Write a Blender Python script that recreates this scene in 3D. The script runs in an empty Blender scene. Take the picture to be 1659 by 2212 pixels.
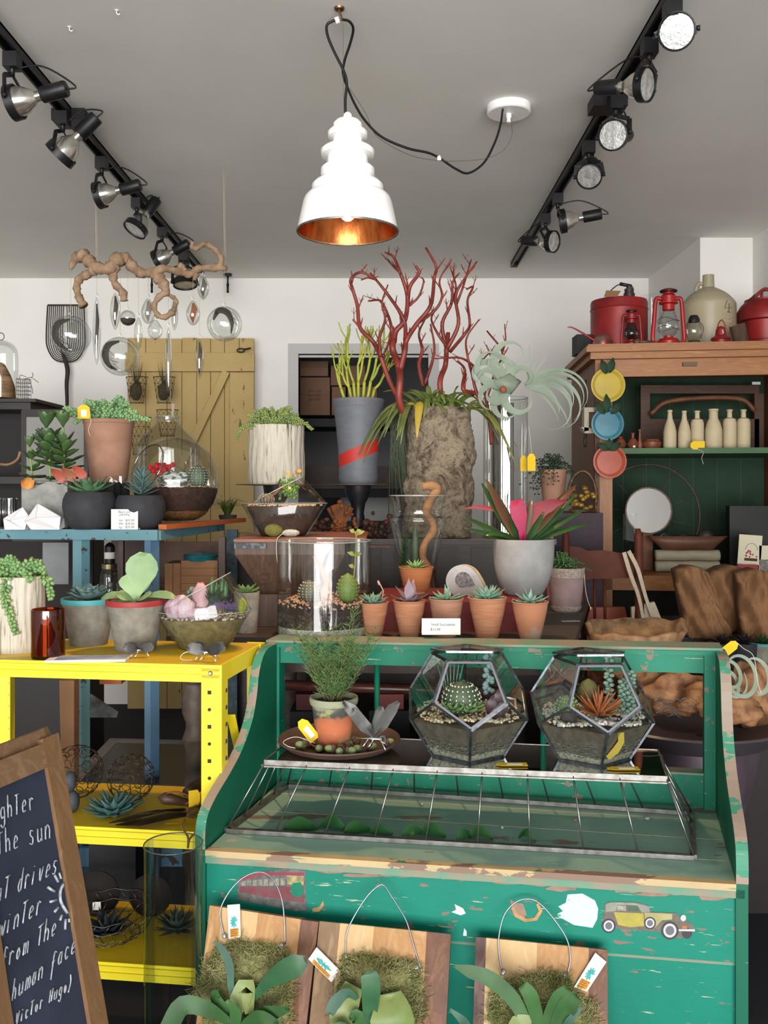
import bpy, math, random
from mathutils import Vector as V, Matrix, noise as mnoise
sc = bpy.context.scene
# ---------------------------------------------------------------- camera, world, light
S = 1.3            # metres per nominal depth unit
EYE = 1.5
F = 2000.0         # focal length in pixels of the 1659 x 2212 frame
cd = bpy.data.cameras.new('camera'); cam = bpy.data.objects.new('camera', cd)
sc.collection.objects.link(cam); sc.camera = cam
cam.location = (0, 0, EYE); cam.rotation_euler = (math.radians(90), 0, 0)
cd.sensor_fit = 'HORIZONTAL'; cd.sensor_width = 36; cd.lens = 36*F/1659
cd.shift_y = -56/1659; cd.clip_start = .02
w = bpy.data.worlds.new('world'); sc.world = w; w.use_nodes = True
w.node_tree.nodes['Background'].inputs[0].default_value = (.93, .96, 1, 1)
w.node_tree.nodes['Background'].inputs[1].default_value = 1.5
def area(name, loc, rot, sx, sy, power, col):
    l = bpy.data.lights.new(name, 'AREA'); l.shape = 'RECTANGLE'; l.size = sx; l.size_y = sy
    l.energy = power; l.color = col
    o = bpy.data.objects.new(name, l); sc.collection.objects.link(o)
    o.location = loc; o.rotation_euler = rot; return o
area('shop_window_daylight', (.1, -11, 1.0), (math.radians(90), 0, 0), 11, 5.5, 3250, (1, .985, .96))
sc.view_settings.view_transform = 'Standard'; sc.view_settings.look = 'None'
sc.view_settings.exposure = -.14; sc.view_settings.gamma = 1; sc.view_settings.use_curve_mapping = False
try:
    sc.cycles.transparent_max_bounces = 40; sc.cycles.max_bounces = 10
except Exception: pass
R = random.Random(7)
rad = math.radians
# ---------------------------------------------------------------- placement helpers
def K(d): return d*S/F
def W(px, py, d): k = K(d); return V(((px-829.5)*k, d*S, EYE-(py-1050)*k))
def DY(y, dz): return F*dz/(y-1050)          # nominal depth of a point seen at row y on a surface dz below the eye
# ---------------------------------------------------------------- materials
def lin(c):
    if isinstance(c, str):
        c = [int(c[i:i+2], 16)/255 for i in (0, 2, 4)]
    return tuple((x/12.92 if x <= .04045 else ((x+.055)/1.055)**2.4) for x in c[:3])+(1,)
LF = .7   # paints, clays and leaves are this much darker than they look in the daylight
def lf(c): q = lin(c); return tuple(x*LF for x in q[:3])+(1,)
class N:
    def __init__(s, name):
        s.m = bpy.data.materials.new(name); s.m.use_nodes = True; s.t = s.m.node_tree
        s.b = s.t.nodes['Principled BSDF']; s.out = s.t.nodes['Material Output']
        s.co = None
    def n(s, ty, **k):
        x = s.t.nodes.new(ty)
        for a, b in k.items(): setattr(x, a, b)
        return x
    def l(s, a, b): s.t.links.new(a, b)
    def coord(s, stretch=(1, 1, 1)):
        if s.co is None: s.co = s.n('ShaderNodeTexCoord')
        mp = s.n('ShaderNodeMapping'); s.l(s.co.outputs['Object'], mp.inputs[0])
        mp.inputs['Scale'].default_value = stretch; return mp.outputs[0]
    def noise(s, scale, stretch=(1, 1, 1), detail=5, rough=.55, dist=0):
        x = s.n('ShaderNodeTexNoise'); s.l(s.coord(stretch), x.inputs['Vector'])
        x.inputs['Scale'].default_value = scale; x.inputs['Detail'].default_value = detail
        x.inputs['Roughness'].default_value = rough; x.inputs['Distortion'].default_value = dist
        return x.outputs[0]
    def ramp(s, f, stops):
        r = s.n('ShaderNodeValToRGB'); s.l(f, r.inputs[0]); e = r.color_ramp.elements
        e[0].position = stops[0][0]; e[0].color = stops[0][1]
        e[1].position = stops[-1][0]; e[1].color = stops[-1][1]
        for p, c in stops[1:-1]: q = e.new(p); q.color = c
        return r.outputs[0]
    def step(s, f, a, b): return s.ramp(f, [(a, (0, 0, 0, 1)), (b, (1, 1, 1, 1))])
    def mix(s, f, a, b):
        x = s.n('ShaderNodeMixRGB')
        for i, q in ((0, f), (1, a), (2, b)):
            if hasattr(q, 'links'): s.l(q, x.inputs[i])
            elif i == 0: x.inputs[0].default_value = q
            else: x.inputs[i].default_value = q
        return x.outputs[0]
    def bump(s, h, st, dist=.004):
        b = s.n('ShaderNodeBump'); s.l(h, b.inputs['Height']); b.inputs['Strength'].default_value = st
        b.inputs['Distance'].default_value = dist; s.l(b.outputs[0], s.b.inputs['Normal'])
    def fin(s, col, rough=.6, metal=0, spec=.5):
        if hasattr(col, 'links'): s.l(col, s.b.inputs['Base Color'])
        else: s.b.inputs['Base Color'].default_value = col
        s.b.inputs['Roughness'].default_value = rough; s.b.inputs['Metallic'].default_value = metal
        s.b.inputs['Specular IOR Level'].default_value = spec
        return s.m
MC = {}
def M(name, c='888888', c2=None, rough=.6, metal=0, scale=30, stretch=(1, 1, 1), bump=0, bs=None, lo=.35, hi=.65, spec=.5, detail=5):
    if name in MC: return MC[name]
    n = N(name); c = lf(c); col = c
    if c2 is not None:
        f = n.noise(scale, stretch, detail); col = n.mix(n.step(f, lo, hi), c, lf(c2))
    if bump: n.bump(n.noise(bs or scale*2, stretch, 6), bump)
    MC[name] = n.fin(col, rough, metal, spec); return MC[name]
def worn(name, c, cb, cs, patch=.6, scr=.66, pscale=9, stretch=(1, 1, 1), c2=None, rough=.55):
    """old paint: base colour, bare patches, thin scratches that show the wood"""
    n = N(name)
    base = n.mix(n.step(n.noise(3), .3, .7), lf(c), lf(c2 or c))
    p = n.noise(pscale, stretch, 8, .62)
    q = n.noise(150, (.07, .07, 1), 4, .6)
    a = n.mix(n.step(q, scr, scr+.02), base, lf(cs))
    b = n.mix(n.step(p, patch, patch+.012), a, lf(cb))
    n.bump(p, .25, .002); MC[name] = n.fin(b, rough, 0, .3); return MC[name]
def wood(name, c, c2, c3=None, scale=6, axis=2, rough=.6, freq=1):
    st = [14*freq, 14*freq, 14*freq]; st[axis] = 1.0
    n = N(name); g = n.noise(scale*.6, st, 8, .65, 1.2)
    col = n.ramp(g, [(.3, lf(c)), (.52, lf(c2)), (.72, lf(c3 or c))])
    n.bump(g, .3, .002); MC[name] = n.fin(col, rough); return MC[name]
def glassm(name, tint='ffffff', rmin=.04, gl=1.0):
    n = N(name); t = n.n('ShaderNodeBsdfTransparent'); t.inputs[0].default_value = lin(tint)
    g = n.n('ShaderNodeBsdfGlossy'); g.inputs['Roughness'].default_value = .01
    fr = n.n('ShaderNodeLayerWeight'); fr.inputs[0].default_value = .28
    mr = n.n('ShaderNodeMapRange'); n.l(fr.outputs['Fresnel'], mr.inputs[0])
    mr.inputs['From Min'].default_value = 0; mr.inputs['From Max'].default_value = 1
    mr.inputs['To Min'].default_value = rmin; mr.inputs['To Max'].default_value = gl
    mx = n.n('ShaderNodeMixShader'); n.l(mr.outputs[0], mx.inputs[0])
    n.l(t.outputs[0], mx.inputs[1]); n.l(g.outputs[0], mx.inputs[2]); n.l(mx.outputs[0], n.out.inputs[0])
    MC[name] = n.m; return n.m
glass = glassm('clear_glass', 'f8faf9', .05, .35)
paneglass = glassm('pane_glass', 'eef4f1', .05, .4)
darkglass = glassm('smoked_glass', 'b4b8b4', .06, .7)
amber = glassm('amber_glass', 'd08850', .07, .5)
black = M('black_metal', '1b1b1d', '26262a', .45, .3, 40)
blackmatte = M('black_paint', '141416', '202024', .7, 0, 30)
LF = 1
silver = M('silver_metal', 'c9c9cc', None, .22, 1)
steel = M('zinc_steel', '8d8c88', '6b6660', .42, .85, 40)
rust = M('rusty_iron', '4a3c36', '6b5142', .6, .5, 40, bump=.2)
chrome = M('chrome', 'e8e8ea', None, .12, 1)
white = M('white_enamel', 'efefec', None, .35)
LF = .8
paper = M('white_paper', 'f4f3ef', None, .85)
ink = M('grey_ink', '55555c', None, .9)
blackink = M('black_ink', '2a2a2c', None, .9)
LF = .75
tagm = M('yellow_card', 'f7cf1e', 'f3c616', .8, 0, 10)
twine = M('white_twine', 'e9e4dc', None, .9)
jute = M('jute_string', 'cbb79a', None, .9)
LF = .66
terra = M('terracotta', 'bd7a55', 'cf9470', .8, 0, 25, (.5, .5, 5), bump=.3, bs=90)
terra2 = M('weathered_terracotta', 'b98b72', 'a67a62', .85, 0, 14, bump=.2)
terra3 = M('dusty_terracotta', 'c58460', 'b8a28c', .85, 0, 12, lo=.5, hi=.62, bump=.2)
conc = M('concrete', 'a9a8a2', '8f8f8a', .85, 0, 35, bump=.15, bs=60)
concw = M('warm_cement', '9d978a', '7e7b70', .9, 0, 28, bump=.25, bs=70)
soil = M('potting_soil', '2e211a', '4a3a30', .95, 0, 90, bump=.9, bs=140)
soild = M('dark_layered_soil', '5c5148', '75695c', .9, 0, 60, bump=.5)
pebw = M('white_gravel', 'cdc8b8', '9d9686', .7, 0, 120)
pebt = M('tan_pebbles', 'd8b796', 'c79a7c', .6, 0, 60)
pebp = M('pale_pebbles', 'd6cfc2', 'b7ab98', .55, 0, 40)
sage = M('sage_leaf', '86a58c', '6f9178', .5, 0, 20)
sagelt = M('light_sedum_leaf', 'a3c878', '7ba568', .5, 0, 25)
sageblue = M('blue_grey_leaf', '7f9c98', '5f807e', .55, 0, 22)
mint = M('mint_leaf', '95bfa4', '7aa68c', .5, 0, 22)
purp = M('mauve_leaf', '84707e', '9a8790', .5, 0, 20)
leafg = M('green_leaf', '4c7a3a', '2f5a2b', .45, 0, 14)
leafd = M('dark_green_leaf', '24471f', '1a3518', .4, 0, 14)
aeon = M('olive_rosette_leaf', '5c7a44', '456438', .45, 0, 16)
stemg = M('pale_stem', '9cb56b', '8aa55c', .6)
olive = M('olive_strap_leaf', '7c8a3c', '5b6b2c', .5, 0, 10)
brown = M('brown_wood', '4c2f22', '3a231a', .55, 0, 12)
orange = M('orange_wood', 'c0662c', 'a14f20', .55, 0, 10)
cardb = M('cardboard', '9a7250', '8c6647', .85, 0, 8)
# ---------------------------------------------------------------- mesh builder
class MB:
    def __init__(s): s.v = []; s.f = []; s.s = []; s.mi = []; s.cur = 0; s.M = None
    def add(s, vs, fs, smooth=True):
        o = len(s.v)
        for p in vs:
            p = V(p); s.v.append(s.M @ p if s.M else p)
        for f in fs: s.f.append([i+o for i in f]); s.s.append(smooth); s.mi.append(s.cur)
    def box(s, a, b, smooth=False):
        x0, y0, z0 = a; x1, y1, z1 = b
        s.hexa([(x0, y0, z0), (x1, y0, z0), (x1, y1, z0), (x0, y1, z0), (x0, y0, z1), (x1, y0, z1), (x1, y1, z1), (x0, y1, z1)])
    def cbox(s, c, sz, rot=None):
        Mx = Matrix.Translation(V(c)) @ (rot.to_4x4() if rot else Matrix())
        x, y, z = [q/2 for q in sz]
        s.hexa([Mx @ V(p) for p in [(-x, -y, -z), (x, -y, -z), (x, y, -z), (-x, y, -z), (-x, -y, z), (x, -y, z), (x, y, z), (-x, y, z)]])
    def hexa(s, p): s.add(p, [(0, 3, 2, 1), (4, 5, 6, 7), (0, 1, 5, 4), (1, 2, 6, 5), (2, 3, 7, 6), (3, 0, 4, 7)], False)
    def bar(s, a, b, w, h, up=(0, 0, 1)):
        a = V(a); b = V(b); t = (b-a).normalized(); u = V(up)
        sd = t.cross(u)
        if sd.length < 1e-5: sd = t.cross(V((1, 0, 0)))
        sd.normalize(); u = sd.cross(t)
        sd *= w/2; u *= h/2
        s.hexa([a-sd-u, a+sd-u, b+sd-u, b-sd-u, a-sd+u, a+sd+u, b+sd+u, b-sd+u])
    def prism(s, poly, off, smooth=False):
        n = len(poly); off = V(off); a = [V(p) for p in poly]
        s.add(a+[p+off for p in a], [tuple(range(n)), tuple(range(2*n-1, n-1, -1))]+[(i, (i+n), (i+1) % n+n, (i+1) % n) for i in range(n)], smooth)
    def lathe(s, prof, c=(0, 0, 0), n=28, Mx=None, wob=0, ph=0, sx=1, sy=1):
        c = V(c); vs = []; fs = []; rings = []
        m = len(prof); closed = prof[0] == prof[-1]
        for j, (r, z) in enumerate(prof):
            sharp = False
            if 0 < j < m-1:
                a_ = (prof[j][0]-prof[j-1][0], prof[j][1]-prof[j-1][1]); b_ = (prof[j+1][0]-r, prof[j+1][1]-z)
                la = math.hypot(*a_); lb = math.hypot(*b_)
                sharp = la > 1e-9 and lb > 1e-9 and (a_[0]*b_[0]+a_[1]*b_[1])/(la*lb) < .86
            for rep in range(2 if sharp else 1):
                ring = []
                for i in range(n):
                    a = 2*math.pi*i/n+ph; q = r*(1+wob*math.sin(3*a+j*.7))
                    p = V((q*math.cos(a)*sx, q*math.sin(a)*sy, z)); ring.append(len(vs))
                    vs.append((Mx @ p if Mx else p)+c)
                rings.append((j, ring))
        for (j0, r0), (j1, r1) in zip(rings, rings[1:]):
            if j0 == j1: continue
            for i in range(n):
                k = (i+1) % n; fs.append((r0[i], r0[k], r1[k], r1[i]))
        s.add(vs, fs, True)
    def tube(s, path, r, n=6, closed=False, rs=None):
        P = [V(p) for p in path]; m = len(P)
        if m < 2: return
        vs = []; fs = []; prev = None
        for i, p in enumerate(P):
            t = (P[(i+1) % m]-P[i-1]) if closed else (P[min(i+1, m-1)]-P[max(i-1, 0)])
            if t.length < 1e-9: t = V((0, 0, 1))
            t.normalize()
            if prev is None:
                u = t.orthogonal().normalized()
            else:
                u = prev-t*prev.dot(t)
                u = u.normalized() if u.length > 1e-6 else t.orthogonal().normalized()
            prev = u; w_ = t.cross(u); rr = r[i] if isinstance(r, (list, tuple)) else r
            for k in range(n):
                a = 2*math.pi*k/n; vs.append(p+(u*math.cos(a)+w_*math.sin(a))*rr)
        for i in range(m if closed else m-1):
            j = (i+1) % m
            for k in range(n): q = (k+1) % n; fs.append((i*n+k, i*n+q, j*n+q, j*n+k))
        if not closed: fs += [tuple(range(n-1, -1, -1)), tuple(range((m-1)*n, m*n))]
        s.add(vs, fs, True)
    def ball(s, c, r, n=10, nz=0, seed=0, rz=None):
        """ellipsoid, r scalar or triple, with optional noise"""
        if not isinstance(r, (tuple, list)): r = (r, r, r)
        c = V(c); m = max(4, n//2+1); vs = [c+V((0, 0, -r[2]))]; fs = []
        def dsp(p):
            if nz: return 1+nz*mnoise.noise(p*1.7+V((seed*3.1, seed, 0)))
            return 1
        for j in range(1, m):
            t = math.pi*j/m
            for i in range(n):
                a = 2*math.pi*i/n; q = V((math.sin(t)*math.cos(a), math.sin(t)*math.sin(a), -math.cos(t)))
                d = dsp(q); vs.append(c+V((q.x*r[0], q.y*r[1], q.z*r[2]))*d)
        vs.append(c+V((0, 0, r[2])))
        for i in range(n): fs.append((0, 1+(i+1) % n, 1+i))
        for j in range(m-2):
            for i in range(n): k = (i+1) % n; fs.append((1+j*n+i, 1+j*n+k, 1+(j+1)*n+k, 1+(j+1)*n+i))
        e = len(vs)-1; b = 1+(m-2)*n
        for i in range(n): fs.append((e, b+i, b+(i+1) % n))
        s.add(vs, fs, True)
    def seed(s, p, d, L, r, n=5):
        p = V(p); d = V(d).normalized(); u = d.orthogonal().normalized(); w_ = d.cross(u); vs = [p]
        for t, q in ((.35, 1), (.75, .85)):
            for k in range(n): a = 2*math.pi*k/n; vs.append(p+d*L*t+(u*math.cos(a)+w_*math.sin(a))*r*q)
        vs.append(p+d*L); fs = []
        for k in range(n):
            q = (k+1) % n; fs += [(0, 1+q, 1+k), (1+k, 1+q, 1+n+q, 1+n+k), (1+n+k, 1+n+q, 1+2*n)]
        s.add(vs, fs, True)
    def leaf(s, path, ws, th=.002, up=(0, 0, 1), cup=0):
        """leaf with a lens-shaped section: left, top, right, bottom"""
        P = [V(p) for p in path]; m = len(P); vs = []; fs = []
        for i, p in enumerate(P):
            t = P[min(i+1, m-1)]-P[max(i-1, 0)]
            if t.length < 1e-9: t = V((0, 0, 1))
            t.normalize(); sd = t.cross(V(up))
            if sd.length < 1e-4: sd = t.cross(V((0, 1, .1)))
            sd.normalize(); nn = sd.cross(t)
            f = i/(m-1)*(len(ws)-1); a = int(min(f, len(ws)-2)); wd = ws[a]*(1-(f-a))+ws[a+1]*(f-a)
            tk = th*(.35+.65*min(1, wd/(max(ws)+1e-9)))
            l_ = p-sd*wd/2+nn*cup*wd; r_ = p+sd*wd/2+nn*cup*wd; vs += [l_, p+nn*tk, r_, l_, p-nn*tk, r_]
        for i in range(m-1):
            for k in (0, 1): fs += [(i*6+k, i*6+k+1, i*6+k+7, i*6+k+6), (i*6+k+4, i*6+k+3, i*6+k+9, i*6+k+10)]
        fs += [(2, 1, 0), (3, 4, 5), (m*6-6, m*6-5, m*6-4), (m*6-1, m*6-2, m*6-3)]
        s.add(vs, fs, True)
    def build(s, name, mats, parent=None, wl=False):
        me = bpy.data.meshes.new(name)
        off = V((0, 0, 0))
        if wl and parent:
            q = parent
            while '_loc' not in q.keys(): q = q.parent
            off = V(q['_loc'])
        me.from_pydata([tuple(p-off) for p in s.v], [], s.f); 
        mats = mats if isinstance(mats, (list, tuple)) else [mats]
        for m_ in mats: me.materials.append(m_)
        me.polygons.foreach_set('use_smooth', s.s)
        if len(mats) > 1: me.polygons.foreach_set('material_index', s.mi)
        me.update(); o = bpy.data.objects.new(name, me); sc.collection.objects.link(o)
        if parent: o.parent = parent
        return o
TH = []
def thing(name, label, cat, loc=(0, 0, 0), group=None, rz=0):
    o = bpy.data.objects.new(name, None); sc.collection.objects.link(o); o.empty_display_size = .02
    o.location = loc; o.rotation_euler = (0, 0, rz); o['label'] = label; o['category'] = cat
    if group: o['group'] = group
    o['_loc'] = tuple(loc); TH.append(o); return o
def solo(o, label, cat, group=None):
    o['label'] = label; o['category'] = cat
    if group: o['group'] = group
    return o
def stuff(o): o['kind'] = 'stuff'; return o
def struct(name, mb, m):
    o = mb.build(name, m); o['kind'] = 'structure'; o['label'] = name.replace('_', ' '); return o
def dup(root, loc, label, rz=None, group=None):
    r = root.copy(); sc.collection.objects.link(r); r.location = loc; r['label'] = label; r['_loc'] = tuple(loc)
    if rz is not None: r.rotation_euler = (0, 0, rz)
    if group: r['group'] = group
    for ch in root.children:
        c = ch.copy(); sc.collection.objects.link(c); c.parent = r
        for g in ch.children:
            d = g.copy(); sc.collection.objects.link(d); d.parent = c
    return r
def spline(pts, n=6):
    P = [V(p) for p in pts]; P = [P[0]*2-P[1]]+P+[P[-1]*2-P[-2]]; out = []
    for i in range(1, len(P)-2):
        a, b, c, d = P[i-1:i+3]
        for k in range(n):
            t = k/n; out.append(.5*((2*b)+(c-a)*t+(2*a-5*b+4*c-d)*t*t+(3*b-a-3*c+d)*t**3))
    out.append(P[-2]); return out
def lerpl(a, n): # resample list of radii
    out = []
    for i in range(n):
        f = i/(n-1)*(len(a)-1); k = int(min(f, len(a)-2)); out.append(a[k]*(1-(f-k))+a[k+1]*(f-k))
    return out
def pix(pts, d): return [W(p[0], p[1], p[2] if len(p) > 2 else d) for p in pts]
def text(s_, size, Mx, m, parent, name='lettering', ext=.0004, align='CENTER', spacing=1):
    cu = bpy.data.curves.new('t', 'FONT'); cu.body = s_; cu.size = size; cu.extrude = ext; cu.align_x = align; cu.space_line = spacing
    cu.resolution_u = 2
    o = bpy.data.objects.new('t', cu); sc.collection.objects.link(o)
    bpy.context.view_layer.update()
    me = bpy.data.meshes.new_from_object(o.evaluated_get(bpy.context.evaluated_depsgraph_get()))
    bpy.data.objects.remove(o); bpy.data.curves.remove(cu)
    me.transform(Mx); me.materials.clear(); me.materials.append(m); me.name = name
    q = bpy.data.objects.new(name, me); sc.collection.objects.link(q); q.parent = parent; return q
RX = Matrix.Rotation(rad(90), 4, 'X')
def T3(x, y, z): return Matrix.Translation((x, y, z))
# ---------------------------------------------------------------- shared builders
def potprof(rt, rb, h, t=.004, rim=0, rh=.01, belly=0):
    """closed profile outside then inside (r, z); belly bulges the side"""
    o = [(0, 0), (rb, 0)]
    for i in range(1, 7):
        f = i/7; o.append((rb+(rt-rb)*f+belly*math.sin(math.pi*f), h*f))
    if rim: o = [p for p in o if p[1] < h-rh]; o += [(rt+(rb-rt)*rh/h, h-rh), (rt+rim, h-rh+.001), (rt+rim, h-.001), (rt+rim*.6, h)]
    else: o += [(rt, h)]
    o += [(rt-t, h), (rt-t-.001, h-h*.14), (0, h-h*.14)]
    return o
def pot(loc, rt, rb, h, m, name='flower_pot', label='', cat='potted plant', body='pot', **k):
    t = thing(name, label, cat, loc); b = MB(); b.lathe(potprof(rt, rb, h, **k), n=36); p = b.build(body, m, t)
    s = MB(); q = rt-k.get('t', .004)-.001; s.lathe([(0, h*.87), (q, h*.87), (q, h*.88), (q*.5, h*.9), (0, h*.905)], n=20); s.build('soil', soil, t)
    return t
def rosette(b, c, rows, wf=.42, th=.003, curl=.25, jit=.12, rnd=R, shape=(.35, .7, 1, .9, .35, .02), ph=0):
    """rows: (count, length, pitch degrees)"""
    c = V(c)
    for ri, (n, L, pit) in enumerate(rows):
        for i in range(n):
            a = 2*math.pi*(i+.5*(ri % 2))/n+ri*.4+ph+rnd.uniform(-jit, jit); pt = rad(pit+rnd.uniform(-6, 6)); l = L*rnd.uniform(.88, 1.08)
            hd = V((math.cos(a), math.sin(a), 0)); path = []
            for k in range(6):
                t = k/5; path.append(c+hd*(l*t*math.cos(pt))+V((0, 0, l*(t*math.sin(pt)+curl*t*t*math.cos(pt)))))
            up = V((-hd.x*math.sin(pt), -hd.y*math.sin(pt), math.cos(pt)))
            b.leaf(path, [q*l*wf for q in shape], th, up, .12)
def sedum_stem(b, path, L, r, step, rnd=R, n=5, tip=.5):
    P = [V(p) for p in path]; tot = 0; acc = 0; ang = 0
    seg = [(P[i], P[i+1]) for i in range(len(P)-1)]; length = sum((y-x).length for x, y in seg); pos = 0
    b.tube(P, r*.5, 4)
    for x, y in seg:
        l = (y-x).length; t = (y-x).normalized() if l > 1e-9 else V((0, 0, 1)); u = t.orthogonal().normalized(); w_ = t.cross(u)
        while acc < l:
            f = (pos+acc)/length
            for k in range(3):
                ang += 2.4; a = ang+rnd.uniform(-.3, .3)
                dr = (u*math.cos(a)+w_*math.sin(a))+t*(.35+.8*f)
                b.seed(x+t*acc, dr, L*(1.1-.45*f)*rnd.uniform(.85, 1.1), r*rnd.uniform(.85, 1.1), n)
            acc += step
        acc -= l; pos += l
def pebbles(b, pts, r, rnd=R, n=5):
    for p in pts:
        q = r*rnd.uniform(.6, 1.25); b.ball(p, (q*rnd.uniform(.8, 1.2), q*rnd.uniform(.8, 1.2), q*rnd.uniform(.55, .9)), n)
def discpts(rr, z, n, rnd=R, f=None):
    out = []
    for i in range(n):
        a = rnd.uniform(0, 6.283); q = rr*math.sqrt(rnd.random()); x, y = q*math.cos(a), q*math.sin(a)
        out.append((x, y, z+(f(x, y) if f else 0)+rnd.uniform(-.0015, .0015)))
    return out
def cactus(b, c, r, h, ribs=16, sp=None):
    prof = [(0, 0)]
    n = ribs*2; c = V(c); vs = []; fs = []; m = 9
    for j in range(m):
        t = j/(m-1); q = r*math.sin(math.pi*(.12+.86*t))**.6 if t < 1 else .0008; z = h*t
        for i in range(n): a = 2*math.pi*i/n; k = q*(1 if i % 2 else .86); vs.append(c+V((k*math.cos(a), k*math.sin(a), z)))
    for j in range(m-1):
        for i in range(n): k = (i+1) % n; fs.append((j*n+i, j*n+k, (j+1)*n+k, (j+1)*n+i))
    b.add(vs, fs, True)
    if sp is not None:
        for j in range(1, m-1):
            t = j/(m-1); q = r*math.sin(math.pi*(.12+.86*t))**.6; z = h*t
            for i in range(ribs):
                a = 2*math.pi*(2*i+1)/n
                sp.ball(c+V((q*1.01*math.cos(a), q*1.01*math.sin(a), z)), r*.055, 4)
def tag(loc, w_, h_, label, rot=None, m=None, string=None, sm=twine, name='price_tag', window=True, group=None):
    """price tag with clipped corners, in local xz plane; rot = Euler matrix"""
    t = thing(name, label, 'tag', loc, group); Mx = (rot.to_4x4() if rot else Matrix())
    b = MB(); b.M = Mx
    b.prism([(-w_/2, 0, -h_), (w_/2, 0, -h_), (w_/2, 0, -h_*.2), (w_*.22, 0, 0), (-w_*.22, 0, 0), (-w_/2, 0, -h_*.2)], (0, .0006, 0)); b.build('card', m or tagm, t)
    if window:
        c = MB(); c.M = Mx; c.box((-w_*.22, -.0006, -h_*.85), (w_*.22, -.0001, -h_*.35)); c.build('sticker', paper, t)
    if string:
        c = MB(); c.tube(spline([V(p)-V(loc) for p in string], 5), .0008, 5); c.build('string', sm, t)
    return t
LF = 1
# ================================================================= ROOM
CZ = EYE+1.1*S; YB = 4.9*S; XL = -2.45*S; XR1 = 1.40*S; XR2 = 1.633*S; YS = 4.1*S; YF = -1.3*S
wallm = M('white_wall_paint', 'e6e3df', 'e0ddd8', .9, 0, 2)
ceilm = M('ceiling_paint', 'e9e7e1', 'e3e1db', .95, 0, 2)
floorm = M('dark_carpet', '15171d', '1e2128', .98, 0, 140, bump=.6)
def wallbox(name, a, b, m=wallm):
    q = MB(); q.box(a, b); return struct(name, q, m)
wallbox('floor', (XL, YF, -.1), (XR2+.1, YB+3, 0), floorm)
wallbox('ceiling', (XL, YF, CZ), (XR2+.1, YB+3, CZ+.1), ceilm)
wallbox('wall_left', (XL-.1, YF, 0), (XL, YB+.1, CZ))
wallbox('wall_right', (XR2, YF, 0), (XR2+.1, YS, CZ))
wallbox('wall_corner', (XR1, YS, 0), (XR2+.1, YB+.1, CZ))
d0 = W(645, 765, 4.9); d1 = W(925, 765, 4.9)
b = MB(); b.box((XL, YB, 0), (d0.x, YB+.12, CZ)); b.box((d1.x, YB, 0), (XR1, YB+.12, CZ)); b.box((d0.x, YB, d0.z), (d1.x, YB+.12, CZ)); struct('wall_back', b, wallm)
b = MB(); jw = 22*K(4.9)
b.box((d0.x-jw, YB-.02, 0), (d0.x, YB+.14, d0.z+jw)); b.box((d1.x, YB-.02, 0), (d1.x+jw, YB+.14, d0.z+jw)); b.box((d0.x, YB-.02, d0.z), (d1.x, YB+.14, d0.z+jw))
b.box((d0.x, YB+.02, d0.z-.02), (d1.x, YB+.05, d0.z-.004))
struct('door_1', b, M('door_trim_paint', 'b4b2b2', None, .6))
b = MB(); b.box((d0.x-.9, YB+2.6, 0), (d1.x+.9, YB+2.7, CZ)); b.box((d0.x-.9, YB+.12, 0), (d0.x-.8, YB+2.6, CZ)); b.box((d1.x+.8, YB+.12, 0), (d1.x+.9, YB+2.6, CZ)); struct('wall_storeroom', b, M('storeroom_paint', '9a9c9e', None, .9))
# storeroom shelf rack with boxes
t = thing('storage_rack', 'black metal storage rack seen through the doorway behind the grey vase', 'shelf', W(770, 1200, 5.3))
b = MB()
for y in (913, 1066): q = W(0, y, 5.3); b.box((d0.x-.5, q.y, q.z-.03), (d1.x+.5, q.y+.6, q.z+.03))
for x in (600, 1000): q = W(x, 0, 5.3); b.box((q.x-.02, q.y, 0), (q.x+.02, q.y+.03, 2.4))
b.build('rack_frame', blackmatte, t, True)
b = MB(); q = W(0, 1018, 5.28); b.box((d0.x-.4, q.y+.05, W(0,1056,5.3).z), (d1.x+.2, q.y+.5, q.z+.04)); solo(b.build('plant_tray', brown), 'long brown tray of dark cuttings on storeroom rack', 'tray')
boxm = M('dim_cardboard', '7a5a44', '6e5040', .85, 0, 8)
for i, (x0, x1, y0, y1, lb) in enumerate([(646, 714, 815, 897, 'large brown carton with printed marks, left in the storeroom doorway'), (646, 710, 780, 813, 'flat carton topping the printed one in the storeroom'), (716, 748, 835, 897, 'narrow carton just right of the printed one in storeroom'), (714, 790, 790, 833, 'wide carton on top of the narrow ones in storeroom'), (750, 815, 835, 897, 'carton behind the yellow pencil cactus in storeroom')]):
    a = W(x0+1, y0+1, 5.3); c = W(x1-1, y1, 5.3); t = thing('cardboard_box', lb, 'box', ((a.x+c.x)/2, a.y, c.z), 'cartons in the storeroom')
    b = MB(); b.box((a.x, a.y-.02, c.z), (c.x, a.y+.35, a.z)); b.build('carton', boxm, t, True)
    if i == 0:
        o = text('201 115\nno. 101\nno. 101', .03, T3(0, -.022, (a.z-c.z)*.6) @ RX, blackink, t, 'print')
    b = MB(); b.box((a.x, a.y-.0215, (a.z+c.z)/2+.012), (c.x, a.y-.02, (a.z+c.z)/2+.016)); b.build('tape_seam', brown, t, True)
b = MB(); a = W(735, 1045, 5.9); c = W(860, 1125, 5.9); b.box((a.x, a.y, c.z), (c.x, a.y+.02, a.z)); solo(b.build('window_patch_panel', paper), 'white panel imitating a bright window patch at the back of storeroom under the grey vase', 'board')  # bright window patch, put in as a plain white panel
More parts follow.
